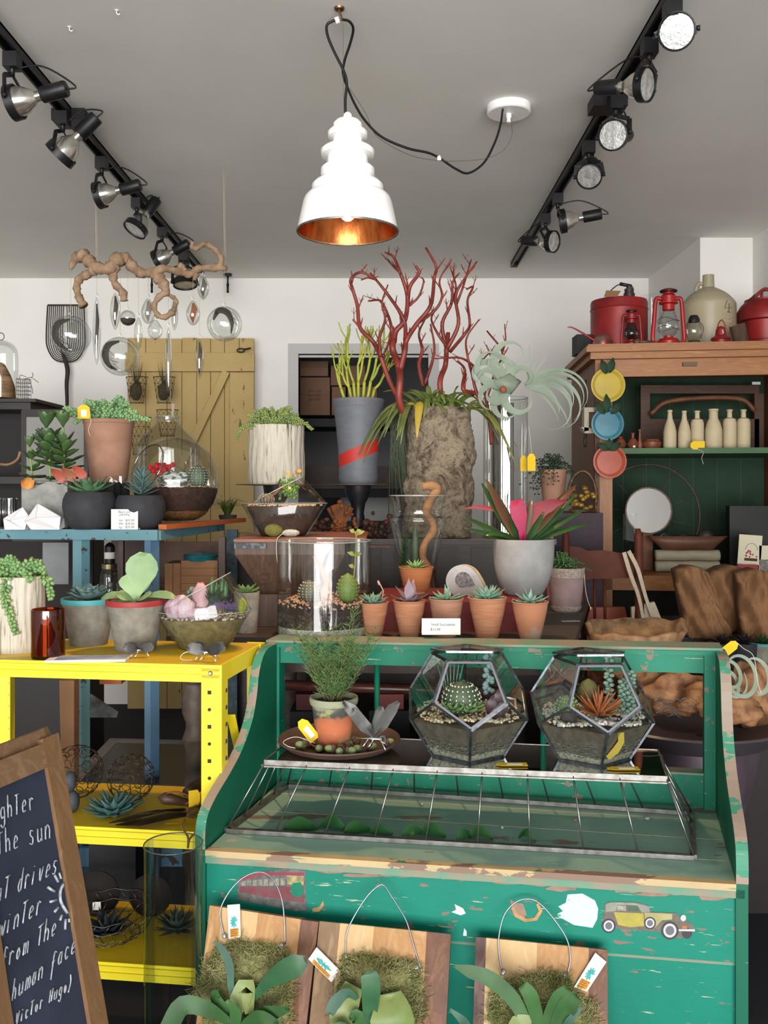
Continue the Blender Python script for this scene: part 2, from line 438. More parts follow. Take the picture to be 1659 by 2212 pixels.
# ================================================================= CEILING LIGHTS
def track(x, y0, y1, label):
    t = thing('lighting_track', label, 'light track', (x*S, y0*S, CZ)); b = MB()
    b.box((-.022, 0, -.03), (-.014, (y1-y0)*S, 0)); b.box((.014, 0, -.03), (.022, (y1-y0)*S, 0)); b.box((-.022, 0, -.008), (.022, (y1-y0)*S, 0)); b.build('rail', black, t)
    b = MB(); b.box((-.021, (y1-y0)*S-.02, -.031), (.021, (y1-y0)*S+.004, -.001)); b.build('end_cap', black, t); return t
tl = track(-.925, -.6, 4.68, 'long black lighting track on the left side of ceiling')
tr = track(.64, -.6, 4.56, 'long black lighting track on the right side of ceiling')
for t, d_, s_ in ((tl, 2.72, 1), (tr, 2.62, -1)):
    b = MB(); y = (d_+.6)*S; b.box((-.055 if s_ > 0 else -.07, y-.04, -.045), (.07 if s_ > 0 else .055, y+.06, -.002)); b.build('junction_box', black, t)
def tlight(mx, my, px, py, rp, ax, label, X):
    dd = 2000*1.1/(1050-my); mt = V((X*S, dd*S, CZ-.032)); t = thing('track_spotlight', label, 'spotlight', mt, 'black track spotlights on the ceiling')
    c = W(px, py, dd); r = rp*K(dd); A = V(ax).normalized()
    b = MB(); b.M = Matrix.Translation(-mt)
    b.cbox(mt+V((0, 0, -.025)), (.045, .05, .048)); b.tube([mt-V((0,0,.03)), mt-V((0, 0, .07))], .009, 8); b.build('adapter', black, t)
    q = A.to_track_quat('Z', 'Y').to_matrix().to_4x4()
    b = MB(); b.M = Matrix.Translation(-mt)
    b.lathe([(r*.98, -r*.28), (r, r*.22), (r*.93, r*.24), (r*.9, -r*.25), (r*.98, -r*.28)], c, 24, q); b.build('ring', black, t)
    b = MB(); b.M = Matrix.Translation(-mt)
    b.lathe([(r*.88, r*.12), (r*.86, -r*.2), (r*.7, -r*.75), (r*.42, -r*1.2), (r*.3, -r*1.35), (r*.28, -r*1.8)], c, 24, q); rb = b.build('reflector_bulb', M('mirrored_bulb_glass', 'b8b4ac', 'd8d4cc', .18, .85, 30), t)
    b = MB(); b.M = Matrix.Translation(-mt); b.lathe([(0, r*.16), (r*.88, r*.13), (r*.89, r*.1), (0, r*.12)], c, 24, q); b.build('lens', M('stippled_lens', 'd9d9d6', 'a8a8a4', .3, .6, 60, bump=.5), t)
    b = MB(); b.M = Matrix.Translation(-mt); b.lathe([(0, -r*1.7), (r*.44, -r*1.7), (r*.46, -r*1.75), (r*.46, -r*3.1), (r*.42, -r*3.2), (0, -r*3.2)], c, 18, q); b.build('socket', black, t)
    b = MB(); b.M = Matrix.Translation(-mt); top = mt-V((0, 0, .07))
    sd = A.cross(V((0, 0, 1)));  sd = (sd if sd.length > .1 else V((1, 0, 0))).normalized()
    for s_ in (-1, 1):
        e = c+sd*s_*r*1.06; m_ = top+sd*s_*r*.9-V((0, 0, r*.35))
        b.bar(top+sd*s_*r*.1, m_, .016, .004, A); b.bar(m_, e-V((0, 0, r*.15)), .018, .004, A)
    b.build('yoke', black, t)
    b = MB(); b.M = Matrix.Translation(-mt)
    for s_ in (-1, 1):
        b = MB(); b.M = Matrix.Translation(-mt); b.tube([c+sd*s_*r, c+sd*s_*r*1.2], .008, 8); b.build('knob', black, t)
    b = MB(); b.M = Matrix.Translation(-mt); s0 = c-A*r*3.2
    b.tube(spline([mt-V((0, 0, .05)), (mt+s0)/2+V((.01, 0, .015)), s0-A*.03, s0+A*.01], 5), .003, 5); b.build('power_lead', black, t)
for a in [(35, 95, 30, 222, 38, (-1, .1, -.22), 'track spotlight nearest the upper left edge of the photo, aimed left'),
          (125, 225, 131, 333, 35, (-.75, .1, -.7), 'spotlight just beyond the junction box on the left track'),
          (213, 325, 215, 422, 29, (-1, .1, -.22), 'third spotlight along the left track, aimed left'),
          (290, 415, 293, 494, 27, (-.45, -.35, -.85), 'fourth spotlight along the left track, tipped down with its shiny bulb showing'),
          (345, 480, 343, 562, 24, (-.85, .2, -.4), 'fifth spotlight on the left track, above the driftwood'),
          (388, 535, 400, 612, 26, (.1, -.2, -1), 'last spotlight on the left track, hanging down behind the driftwood')]: tlight(*a, -.925)
for a in [(1452, -20, 1462, 68, 40, (-.3, -.85, -.4), 'largest track spotlight in the upper right corner, facing the viewer'),
          (1390, 65, 1393, 183, 37, (.7, -.62, -.2), 'second spotlight on the right track with its socket at its left'),
          (1325, 190, 1325, 292, 33, (-.5, -.8, -.3), 'third spotlight on the right track, beside the junction box'),
          (1272, 290, 1273, 380, 28, (-.25, -.75, -.6), 'fourth spotlight on the right track, facing down to the viewer'),
          (1215, 405, 1215, 478, 26, (-.98, .15, -.15), 'fifth spotlight on the right track, turned edge on with a loose lead'),
          (1190, 450, 1193, 522, 24, (.72, -.65, -.2), 'last and smallest spotlight on the right track')]: tlight(*a, .64)
# hooks on the ceiling
for i, (x, y, lb) in enumerate([(252, 22, 'tiny white cup hook in ceiling nearer the top edge'), (150, 58, 'tiny white cup hook in ceiling nearer the left track')]):
    d = 2000*1.1/(1050-y); p = W(x, y, d); p.z = CZ; t = thing('cup_hook', lb, 'hook', p, 'cup hooks in the ceiling')
    b = MB(); b.lathe([(0, -.002), (.006, -.002), (.006, 0)], n=10); b.tube([(0, 0, 0), (0, 0, -.01), (.006, 0, -.014), (.01, 0, -.01)], .0018, 6); b.build('hook', white, t)
for x, y, lb in [(492, 600, 'black iron hook with plate on the wall top right of the driftwood'), (328, 606, 'black iron hook at the wall top behind the driftwood knot')]:
    p = W(x, y-6, 4.8); p.z = CZ-.012; t = thing('iron_hook', lb, 'hook', p); b = MB(); b.lathe([(0, -.004), (.028, -.003), (.028, .011), (0, .011)], n=16); b.build('plate', black, t)
    b = MB(); b.tube([(0, 0, 0), (0, 0, -.05)], .006, 8); b.ball((0, 0, -.06), .011, 8); b.tube([(0, 0, -.06), (0, 0, -.115)], .008, 8); b.build('rod', black, t)
# pendant lamp
dl = 2.13; kk = K(dl); rim = W(751, 500, dl); tt = thing('pendant_lamp', 'white tiered pendant lamp with glowing copper interior hanging from a ceiling hook', 'pendant lamp', rim)
prof = [(109, 0), (107, 12), (96, 62), (92, 72), (84, 80), (77, 83), (77, 98), (72, 104), (55, 107), (54, 118), (58, 122), (58, 134), (53, 139), (45, 141), (43, 160), (57, 163), (58, 174), (53, 179), (33, 182), (31, 200), (42, 203), (43, 213), (39, 218), (32, 219), (31, 232), (26, 238), (10, 240), (9, 252), (6, 256), (0, 257)]
b = MB(); b.lathe([(r*kk, z*kk) for r, z in prof], n=56); b.build('shade', M('glossy_white_enamel', 'f4f4f2', None, .25), tt)
cop = M('copper_lining', 'c87843', 'a85a2c', .22, 1, 20, (3, 3, .5), bump=.1)
b = MB(); b.lathe([(108*kk, .5*kk), (105*kk, 12*kk), (93*kk, 60*kk), (70*kk, 92*kk), (50*kk, 104*kk), (40*kk, 150*kk), (0, 152*kk)], n=48); b.build('copper_lining', cop, tt)
b = MB(); b.lathe([(107*kk, -2*kk), (110*kk, -2.5*kk), (111*kk, 1*kk), (108*kk, 2.5*kk), (107*kk, -2*kk)], n=56); b.build('steel_rim', steel, tt)
em = N('bulb_glow'); em.b.inputs['Emission Color'].default_value = (1, .62, .3, 1); em.b.inputs['Emission Strength'].default_value = 25; em.fin(lin('fff0d8'), .4)
b = MB(); b.ball((0, 0, 50*kk), (20*kk, 20*kk, 28*kk), 16); b.tube([(0, 0, 76*kk), (0, 0, 140*kk)], 12*kk, 14); b.build('light_bulb', em.m, tt)
l = bpy.data.lights.new('pendant_glow', 'SPOT'); l.energy = 60; l.color = (1, .60, .32); l.spot_size = rad(96); l.spot_blend = .6; l.shadow_soft_size = .04
lo = bpy.data.objects.new('pendant_glow', l); sc.collection.objects.link(lo); lo.location = rim+V((0, 0, .012)); lo.parent = None
hk = W(733, 20, dl); hk.z = CZ
cord = pix([(754, 284), (747, 255), (746, 215), (749, 178), (741, 150), (722, 112), (708, 78), (706, 55), (718, 46), (728, 43)], dl)
b = MB(); b.tube(spline(cord, 6), .0042, 8)
cy2 = pix([(738, 42), (754, 46), (763, 62), (757, 92), (744, 132), (741, 160), (751, 190), (768, 228), (790, 262), (825, 296), (880, 320), (925, 330), (950, 342), (985, 365), (1012, 374), (1045, 352), (1068, 310), (1081, 270), (1086, 240)], 0) if False else None
pts = [(738, 42), (754, 46), (763, 62), (757, 92), (744, 132), (741, 160), (751, 190), (768, 228), (790, 262), (825, 296), (880, 320), (925, 330), (950, 342), (985, 365), (1012, 374), (1045, 352), (1068, 310), (1081, 270), (1086, 236)]
P = [W(x, y, dl+.5*(i/(len(pts)-1))) for i, (x, y) in enumerate(pts)]
b.tube(spline(P, 6), .0042, 8); b.build('black_cord', black, tt, True)
b = MB(); b.tube(spline(pix([(744, 282), (741, 150), (740, 45), (722, 36), (706, 50), (704, 75)], dl), 5), .0008, 4)
wpts = [(752, 185), (790, 245), (815, 295), (880, 333), (930, 345), (985, 348), (1050, 342), (1090, 322), (1106, 290), (1103, 256)]
b.tube(spline([W(x, y, dl+.02+.5*(i/9)) for i, (x, y) in enumerate(wpts)], 5), .0008, 4); b.build('steel_wire', M('grey_wire', '77756f', None, .4, .8), tt, True)
b = MB(); b.lathe([(.007, -.006), (.009, -.006), (.009, .006), (.007, .006), (.007, -.006)], W(948, 342, dl+.33), 14, Matrix.Rotation(rad(70), 4, 'Y')); b.build('cable_clip', white, tt, True); b = MB(); b.lathe([(.006, -.006), (.01, -.006), (.01, .006), (.006, .006), (.006, -.006)], W(728, 44, dl), 14, Matrix.Rotation(rad(70), 4, 'Y')); b.build('cable_clip', white, tt, True)
t = thing('ceiling_hook', 'brass screw hook in the ceiling holding the pendant cord', 'hook', hk); b = MB()
b.lathe([(0, -.006), (.014, -.005), (.016, 0), (0, 0)], n=16); b.tube(spline([(0, 0, 0), (0, 0, -.014), (.006, 0, -.024), (.004, 0, -.036), (-.006, 0, -.036), (-.008, 0, -.028)], 4), .003, 8); b.build('hook', M('old_brass', '8a6a48', None, .35, .9), t)
dc = 2.68; cc = W(1099, 225, dc); cc.z = CZ; t = thing('ceiling_canopy', 'round white ceiling canopy feeding the pendant cord', 'ceiling canopy', cc); k = K(dc)
b = MB(); b.lathe([(0, -.03), (44*k, -.03), (47*k, -.026), (47*k, 0), (0, 0)], n=40); b.build('cover', white, t)
b = MB(); b.lathe([(0, -.062), (.008, -.062), (.008, -.045), (.0105, -.045), (.0105, -.03), (0, -.03)], n=14); b.build('strain_relief', white, t)
# ================================================================= GREEN BENCH CABINET
green = '0b7d5a'
pg = worn('worn_green_paint', '05745a', '7d6558', 'a5ac88', .61, .675, 26, (1, 1, 1), '04664e')
pgf = worn('chipped_green_front', '027a66', '7d6558', 'a8b08e', .625, .665, 26, (.55, 1, 1.6), '026c5a')
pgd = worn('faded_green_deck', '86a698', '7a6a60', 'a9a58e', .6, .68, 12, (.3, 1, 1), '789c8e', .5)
pgi = worn('green_inner_paint', '055c48', '8a7a68', '6f8f6e', .7, .7, 6, (1, 1, .4), '095c42')
edge = M('bare_worn_edge', '8d7e6c', '5f8a74', .8, 0, 16, bump=.2)
FL = W(441, 1830, 1.644); FR = W(1607, 1905, 1.5); BR = W(1559, 1744, 1.847); BL = W(600, 1683, 2.025)
def CP(a, bb, z):
    p = FL.lerp(FR, a).lerp(BL.lerp(BR, a), bb); p.z = z+(.018*(1-a))*max(0, (z-.67)/.42)*-1; return p
DK = (FL.z+FR.z)/2
RT = W(1559, 1400, 1.847).z
cab = thing('washstand_bench', 'old green painted wooden bench with worn paint, car and streetcar pictures on its front', 'bench', (CP(.5, 0, 0).x, CP(.5, 0, 0).y, 0))
def cabq(name, a0, a1, b0, b1, z0, z1, m):
    q = MB(); q.hexa([CP(a0, b0, z0), CP(a1, b0, z0), CP(a1, b1, z0), CP(a0, b1, z0), CP(a0, b0, z1), CP(a1, b0, z1), CP(a1, b1, z1), CP(a0, b1, z1)]); return q.build(name, m, cab, True)
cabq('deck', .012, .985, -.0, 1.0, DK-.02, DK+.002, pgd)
q = MB(); bb0 = -.02
for i in range(3): # plank seams on the deck
    bq = .22+.27*i; q.hexa([CP(a, bq+e, DK+.0018+z) for z in (0, .0007) for a, e in ((.02, 0), (.98, 0), (.98, .006), (.02, .006))]); q.build('plank_seam', M('seam_wood', 'a8a38a', None, .9), cab, True); q = MB()
cabq('deck_lip', .01, .985, -.045, 0.0, DK-.012, DK+.002, worn('lip_wood', 'a5906c', '7d6658', '3f7a5f', .52, .62, 9, (.5, 1, 1), 'bba67c'))
cabq('front_moulding', .0, 1, -.03, .0, DK-.03, DK-.012, edge)
zs = W(1605, 2078, 1.5).z
cabq('drawer_board', 0, 1, -.015, .05, zs, DK-.028, pgf)
cabq('lower_panel', .0, 1, -.002, .06, .03, zs-.008, pgf)
cabq('seam_moulding', 0, 1, -.005, .05, zs-.008, zs-.001, edge)
cabq('back_rail', -.01, .985, .95, 1.02, RT-.062, RT-.011, pg)
cabq('top_ledge', -.02, 1.0, .94, 1.14, RT-.011, RT+.004, edge)
cabq('ledge_face', -.02, 1.0, .925, .94, RT-.014, RT-.003, pg)
cabq('back_board', .0, .975, .97, 1.02, DK, DK+.085, pg)
cabq('back_ledge', .0, .975, .965, 1.06, DK+.085, DK+.09, edge)
cabq('post', .962, .988, .93, 1.03, DK, RT-.012, pg); cabq('post', -.006, .014, .93, 1.03, DK, RT-.012, pg)
for a in (.24, .435, .62, .80): # green spindles in the open back
    q = MB(); q.tube([CP(a, 1, DK+.08), CP(a, 1, RT-.06)], .008, 10); q.build('spindle', pg, cab, True)
# S curved side panels (b, z) outline
def sidepanel(a0, a1, name, m):
    H = RT-DK
    prof = [(-.03, 0), (-.03, .1), (-.0, .19), (.10, .26), (.26, .33), (.42, .42), (.55, .55), (.62, .70), (.66, .86), (.75, .97), (.9, .99), (1.03, .99), (1.03, -.02)]
    c = spline([V((p[0], p[1], 0)) for p in prof[:-1]], 3)+[V((1.03, -1.9, 0)), V((-.03, -1.9, 0))]
    A = [CP(a0, p.x, max(.02, DK+p.y*H)) for p in c]; B = [CP(a1, p.x, max(.02, DK+p.y*H)) for p in c]; n = len(c)
    q = MB(); q.add(A+B, [tuple(range(n))[::-1], tuple(range(n, 2*n))]+[(i, (i+1) % n, (i+1) % n+n, i+n) for i in range(n)], False)
    o = q.build(name, m, cab, True); e = MB()
    for i in range(n-4):
        e.hexa([A[i], B[i], B[i+1], A[i+1]]+[p+V((0, 0, .0015))+V((0, -.0015, 0)) for p in (A[i], B[i], B[i+1], A[i+1])])
    e.build('worn_edge', worn('worn_edge_paint', '3f8268', '8f8072', '9a8c7c', .47, .62, 12), o, True)
sidepanel(-.012, .008, 'side_panel', pgi); sidepanel(.985, 1.006, 'side_panel', pgi)
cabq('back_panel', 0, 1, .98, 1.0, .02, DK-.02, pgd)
# --- pictures stuck on the front (flat decals)
uF = (FR-FL); uF.z = 0; uF.normalize(); nF = V((uF.y, -uF.x, 0))
def onfront(px, py, off=.0):
    """point of the picture row/column on the drawer board plane"""
    o = CP(0, -.015, 0)+nF*off; dr = W(px, py, 1)-V((0, 0, EYE)); s_ = (o.dot(nF)-0)/(dr.dot(nF)); p = dr*s_; return V((p.x, p.y, EYE+p.z))
def decal(parent, name, pts, m, off):
    q = MB(); P = [onfront(x, y, off) for x, y in pts]; q.prism(P, nF*.0003); return q.build(name, m, parent, True)
def ell(cx, cy, rx, ry, n=18): return [(cx+rx*math.cos(2*math.pi*i/n), cy+ry*math.sin(2*math.pi*i/n)) for i in range(n)]
carp = decal(cab, 'car_picture', [(1305, 1967), (1306, 1952), (1318, 1948), (1370, 1948), (1402, 1956), (1407, 1970), (1460, 1972), (1470, 1982), (1495, 1995), (1502, 2008), (1490, 2020), (1470, 2028), (1440, 2015), (1370, 2008), (1325, 2005), (1303, 1990)], M('decal_dark', '5c544e', '6d655c', .8, 0, 60), .0006)
decal(carp, 'car_body', [(1326, 1970), (1390, 1973), (1392, 2000), (1362, 2003), (1335, 1998)], M('decal_olive', 'a79a3e', '8f8a48', .8, 0, 50), .001)
decal(carp, 'car_hood', [(1392, 1971), (1452, 1974), (1452, 1986), (1430, 1988), (1414, 2004), (1394, 2002)], M('decal_olive_grey', 'a09a6a', '8f8a5c', .8, 0, 50), .001)
decal(carp, 'car_roof', [(1308, 1970), (1309, 1953), (1320, 1949), (1368, 1950), (1402, 1958), (1404, 1970), (1386, 1971), (1378, 1956), (1334, 1954), (1330, 1968)], M('decal_grey', '8a8d80', '7a7d74', .8, 0, 50), .001)
decal(carp, 'car_window', [(1334, 1956), (1352, 1956), (1352, 1968), (1332, 1967)], M('decal_pale', 'a8a8a0', '70706a', .8, 0, 80), .0012); decal(carp, 'car_window', [(1355, 1956), (1376, 1958), (1384, 1970), (1356, 1968)], M('decal_teal', '3c6a58', '4a4a44', .8, 0, 60), .0012)
tyre = M('decal_tyre', '3c3a3c', None, .8); whl = M('decal_whitewall', 'b4b4b6', None, .8)
for cx_, cy_, r_ in ((1315, 2000, 15), (1447, 2010, 19), (1404, 1994, 13), (1484, 2016, 11)):
    o = decal(carp, 'car_wheel', ell(cx_, cy_, r_, r_*1.05), tyre, .0012)
    if r_ > 12: decal(o if False else carp, 'wheel_rim', ell(cx_, cy_, r_*.75, r_*.8), whl, .0015); decal(carp, 'wheel_hub', ell(cx_, cy_, r_*.5, r_*.53), M('decal_hub', '63636a', None, .8), .0018)
decal(carp, 'headlamp', ell(1476, 1983, 6, 7), whl, .0014); decal(carp, 'car_bumper', [(1466, 2007), (1501, 2007), (1501, 2012), (1466, 2011)], whl, .0016); decal(carp, 'licence_plate', [(1473, 2000), (1484, 2000), (1484, 2006), (1473, 2006)], M('decal_orange', 'a8673a', None, .8), .0014)
tram = decal(cab, 'streetcar_picture', [(513, 1898), (560, 1882), (620, 1876), (660, 1880), (662, 1955), (668, 1966), (640, 1968), (512, 1943)], M('decal_black', '4c4a4a', '6a6a68', .85, 0, 70), .0006)
decal(tram, 'streetcar_side', [(518, 1915), (618, 1915), (656, 1922), (657, 1950), (618, 1945), (518, 1927)], M('decal_maroon', '74323e', '5f4a48', .85, 0, 40), .001)
decal(tram, 'streetcar_roof', [(518, 1898), (565, 1885), (658, 1885), (658, 1890), (565, 1891), (519, 1903)], M('decal_red', '8a3440', None, .85), .001)
for i in range(8): x = 522+i*12; decal(tram, 'streetcar_window', [(x, 1903-i*.9), (x+9, 1902-i*.9), (x+9, 1913), (x, 1913)], M('decal_window', '8b8a78', '5f625c', .8, 0, 80), .0012)
decal(tram, 'streetcar_front', [(620, 1891), (656, 1892), (656, 1912), (621, 1910)], M('decal_cream', 'a89a68', '6d6a50', .8, 0, 90), .0013); decal(tram, 'lost_paint', [(632, 1908), (650, 1905), (657, 1932), (640, 1938), (626, 1928)], pg, .0015)
decal(cab, 'blue_sticker_remnant', [(1226, 1932), (1258, 1930), (1285, 1945), (1292, 1962), (1290, 1985), (1280, 2004), (1240, 1998), (1200, 1976), (1216, 1968), (1206, 1958), (1222, 1950)], M('pale_blue_remnant', 'b5dde4', '0d8a63', .8, 0, 16, (1, 1, 2.2), lo=.66, hi=.68), .0006)
decal(cab, 'white_paint_chip', [(982, 1953), (1000, 1962), (1006, 1973), (995, 1977), (975, 1970), (986, 1965)], M('chip_white', 'cfe2e2', None, .8), .0006); decal(cab, 'white_paint_chip', [(1003, 2005), (1008, 2012), (1008, 2022), (1000, 2021)], MC['chip_white'], .0006)
decal(cab, 'glue_remnant', [(1100, 1942), (1116, 1950), (1130, 1952), (1138, 1976), (1128, 1984), (1112, 1972)], M('bare_brown', '94796a', '7d6658', .85, 0, 30), .0006)
arc = [(1104+0, 1960), (1112, 1980), (1135, 1992), (1160, 1988), (1172, 1968), (1163, 1950), (1158, 1953), (1164, 1968), (1154, 1982), (1137, 1984), (1119, 1975), (1110, 1958)]
decal(cab, 'ring_stain', arc, M('torn_kraft', 'b98d5e', '94724e', .85, 0, 40), .0009); decal(cab, 'torn_kraft_curl', [(674, 1963), (690, 1958), (698, 1946), (700, 1956), (690, 1969), (676, 1970)], MC['torn_kraft'], .0009)
R2 = random.Random(3)
for i in range(16): # bare patches along the upper drawer edge
    x = 600+i*62+R2.uniform(-20, 20); y = 1862+(x-441)*.064+R2.uniform(-4, 8); wd = R2.uniform(16, 52); h = R2.uniform(8, 26)
    if 480 < x < 700: continue
    n = 11; P = [(x+wd*math.cos(6.283*j/n)*R2.uniform(.6, 1.1), y+h*.5*math.sin(6.283*j/n)*R2.uniform(.5, 1.2)) for j in range(n)]
    decal(cab, 'bare_wood_patch', P, MC['bare_brown'], .0004)
LF = 0.72
# ================================================================= YELLOW METAL SHELF
def Nm(x, d, dz): return V((x*S, d*S, EYE-dz*S))          # nominal coordinates
def quadmap(fl, fr, br, bl):
    def f(a, bb, z):
        x = (fl[0]*(1-a)+fr[0]*a)*(1-bb)+(bl[0]*(1-a)+br[0]*a)*bb; d = (fl[1]*(1-a)+fr[1]*a)*(1-bb)+(bl[1]*(1-a)+br[1]*a)*bb
        return V((x*S, d*S, z))
    return f
def qbox(f, a0, a1, b0, b1, z0, z1, mb=None):
    q = mb or MB(); q.hexa([f(a0, b0, z0), f(a1, b0, z0), f(a1, b1, z0), f(a0, b1, z0), f(a0, b0, z1), f(a1, b0, z1), f(a1, b1, z1), f(a0, b1, z1)]); return q
YP = quadmap((-.99, 1.838), (-.308, 1.75), (-.262, 1.994), (-.94, 2.082))
LF = .95
yel = M('yellow_steel_paint', 'f0e02e', 'e6d022', .38, 0, 4, bump=.03); yeld = worn('scuffed_yellow_top', 'd9b91e', '8a7a3a', 'f0e2a0', .72, .69, 10, (1, 1, 1), 'caa81c', .4)
ys = thing('yellow_shelf_unit', 'bright yellow perforated steel shelving unit left of the green bench', 'shelf', (YP(1, 0, 0).x, YP(1, 0, 0).y, 0))
Z1 = EYE-.339*S; Z2 = EYE-.656*S; Z3 = EYE-.914*S
for z in (Z1, Z2, Z3):
    o = qbox(YP, 0, 1, 0, 1, z-.004, z).build('shelf_plate', yeld, ys, True)
    q = MB()
    qbox(YP, 0, 1, -.012, .0, z-.042, z+.001, q); qbox(YP, 0, 1, -.03, -.012, z-.03, z-.022, q); qbox(YP, 0, 1, -.03, -.012, z-.014, z-.006, q); qbox(YP, 0, 1, 1, 1.012, z-.04, z, q); qbox(YP, .995, 1.003, 0, 1, z-.042, z+.001, q); qbox(YP, -.003, 0, 0, 1, z-.042, z, q); q.build('shelf_lip', yel, o, True)
for a, b0, nm in ((1, 0, 1), (0, 0, 1), (1, 1, 0), (0, 1, 0)):
    q = MB(); ia = -.052 if a else .052; ib = .13 if b0 == 0 else -.13
    e = -.03 if b0 == 0 else .03
    qbox(YP, min(a, a+ia), max(a, a+ia), min(b0+e, b0+e*.6), max(b0+e, b0+e*.6), 0, Z1+.002, q); x0 = a+(.006 if a else -.006)
    qbox(YP, min(a, x0), max(a, x0), min(b0+e, b0+e+ib), max(b0+e, b0+e+ib), 0, Z1+.002, q); o = q.build('post', yel, ys, True)
    if nm:
        q = MB()
        for i in range(22):
            z = Z1-.065-i*.042; c = YP(a+ia*.55, b0+e*1.02, z)
            if i % 2: q.lathe([(0, 0), (.0042, 0), (.0042, .002), (0, .002)], c, 10, RX)
            else: q.cbox(c, (.009, .003, .009))
            c = YP(a+(.0075 if a else -.0075), b0+.06, z); q.cbox(c, (.003, .008, .009))
        stuff(q.build('punched_holes', blackmatte, o, True))
        for c in (YP(a+ia*.5, b0+e*1.05, Z1-.018),):
            q = MB(); q.lathe([(0, -.004), (.004, -.004), (.006, 0), (0, .001)], c, 12, Matrix.Rotation(rad(-90), 4, 'X')); q.build('bolt', steel, o, True)
LF = .72
# the shelf's left rear upright that shows beside the left edge
q = MB(); c = W(0, 1455, 2.05); e = W(31, 1455, 2.05); q.box((c.x-.03, c.y, .0), (e.x, c.y+.003, Z1-.01)); q.box((e.x-.003, c.y-.03, 0), (e.x, c.y, Z1-.01)); o = q.build('post', yel, ys, True)
q = MB()
for i in range(14): q.cbox(V(((W(22, 0, 2.05)).x, c.y-.001, Z1-.06-.033*i)), (.006, .004, .006))
stuff(q.build('punched_holes', blackmatte, o, True))
q = MB(); q.bar(W(499, 1545, 1.84), W(519, 1638, 1.93), .004, .022, (1, 0, 0)); q.build('diagonal_brace', yel, ys, True)
# ================================================================= BLUE CART
BP = quadmap((-1.08, 2.47), (-.588, 2.4), (-.515, 2.93), (-1.0, 3.0))
blue = worn('worn_blue_paint', '6a97a2', '4a4038', '6a5a50', .62, .72, 30, (1, 1, 1), '5f8f9c'); blued = worn('deep_blue_paint', '44688c', '4a4448', '7a6a80', .64, .7, 25, (1, 1, 1), '567a94')
bc = thing('blue_cart', 'worn light blue angle iron frame table carrying the black pots', 'table', (BP(.5, 0, 0).x, BP(.5, 0, 0).y, 0))
ZB = EYE-.114*S
qbox(BP, 0, 1, .0, 1, ZB-.012, ZB, ).build('cart_top', brown, bc, True)
qbox(BP, 0, 1.01, -.02, .0, ZB-.034, ZB+.001).build('front_rail', blue, bc, True)
qbox(BP, 1.0, 1.02, 0, 1, ZB-.034, ZB-.001).build('side_rail', blue, bc, True)
for x0, x1, x2, d, m in ((157, 176, 190, 2.46, blue), (312, 325, 341, 2.405, blued)):
    q = MB(); a = W(x0, 0, d); c = W(x1, 0, d); e = W(x2, 0, d); q.box((a.x, a.y, 0), (c.x, a.y+.004, ZB-.03)); q.hexa([V((c.x, c.y, 0)), V((e.x, c.y+.02, 0)), V((e.x, c.y+.024, 0)), V((c.x, c.y+.004, 0)), V((c.x, c.y, ZB-.03)), V((e.x, c.y+.02, ZB-.03)), V((e.x, c.y+.024, ZB-.03)), V((c.x, c.y+.004, ZB-.03))]); q.build('leg', m, bc, True)
q = MB(); a = W(487, 0, 2.9); c = W(512, 0, 2.9); q.box((a.x, a.y, 0), (c.x, a.y+.03, ZB-.03)); q.build('leg', M('greyed_blue_paint', '56707c', '3f525c', .7, 0, 50), bc, True)
q = MB(); a = W(-5, 1872, 2.44); c = W(440, 1835, 2.42); q.box((a.x, a.y, a.z), (c.x, a.y+.02, W(0, 1832, 2.44).z)); q.build('lower_rail', worn('spattered_blue', '6f9fc4', '4a3c36', 'a0405a', .58, .7, 16), bc, True)
q = MB(); q.prism(pix([(184, 1497), (186, 1550), (252, 1550), (255, 1538), (198, 1500)], 2.6), (0, .004, 0)); q.build('corner_gusset', M('grey_rusty_plate', '6a7478', '4a4642', .7, .3, 30), bc, True)
a = W(340, 1168, 2.42); c = W(536, 1160, 2.95)
q = MB(); w1 = (BP(1, 1, 0)-BP(1, 0, 0)).normalized(); p0 = W(351, 1150, 2.42); p0.z = ZB+.009; p1 = W(524, 1140, 2.93); p1.z = ZB+.009
q.bar(p0, p1, .03, .017); solo(q.build('orange_board', M('orange_plank_wood', 'c96a30', 'b3571f', .6, 0, 8, bump=.1)), 'orange-brown plank lying on the right side of the blue frame', 'plank')  # the plank itself is orange wood
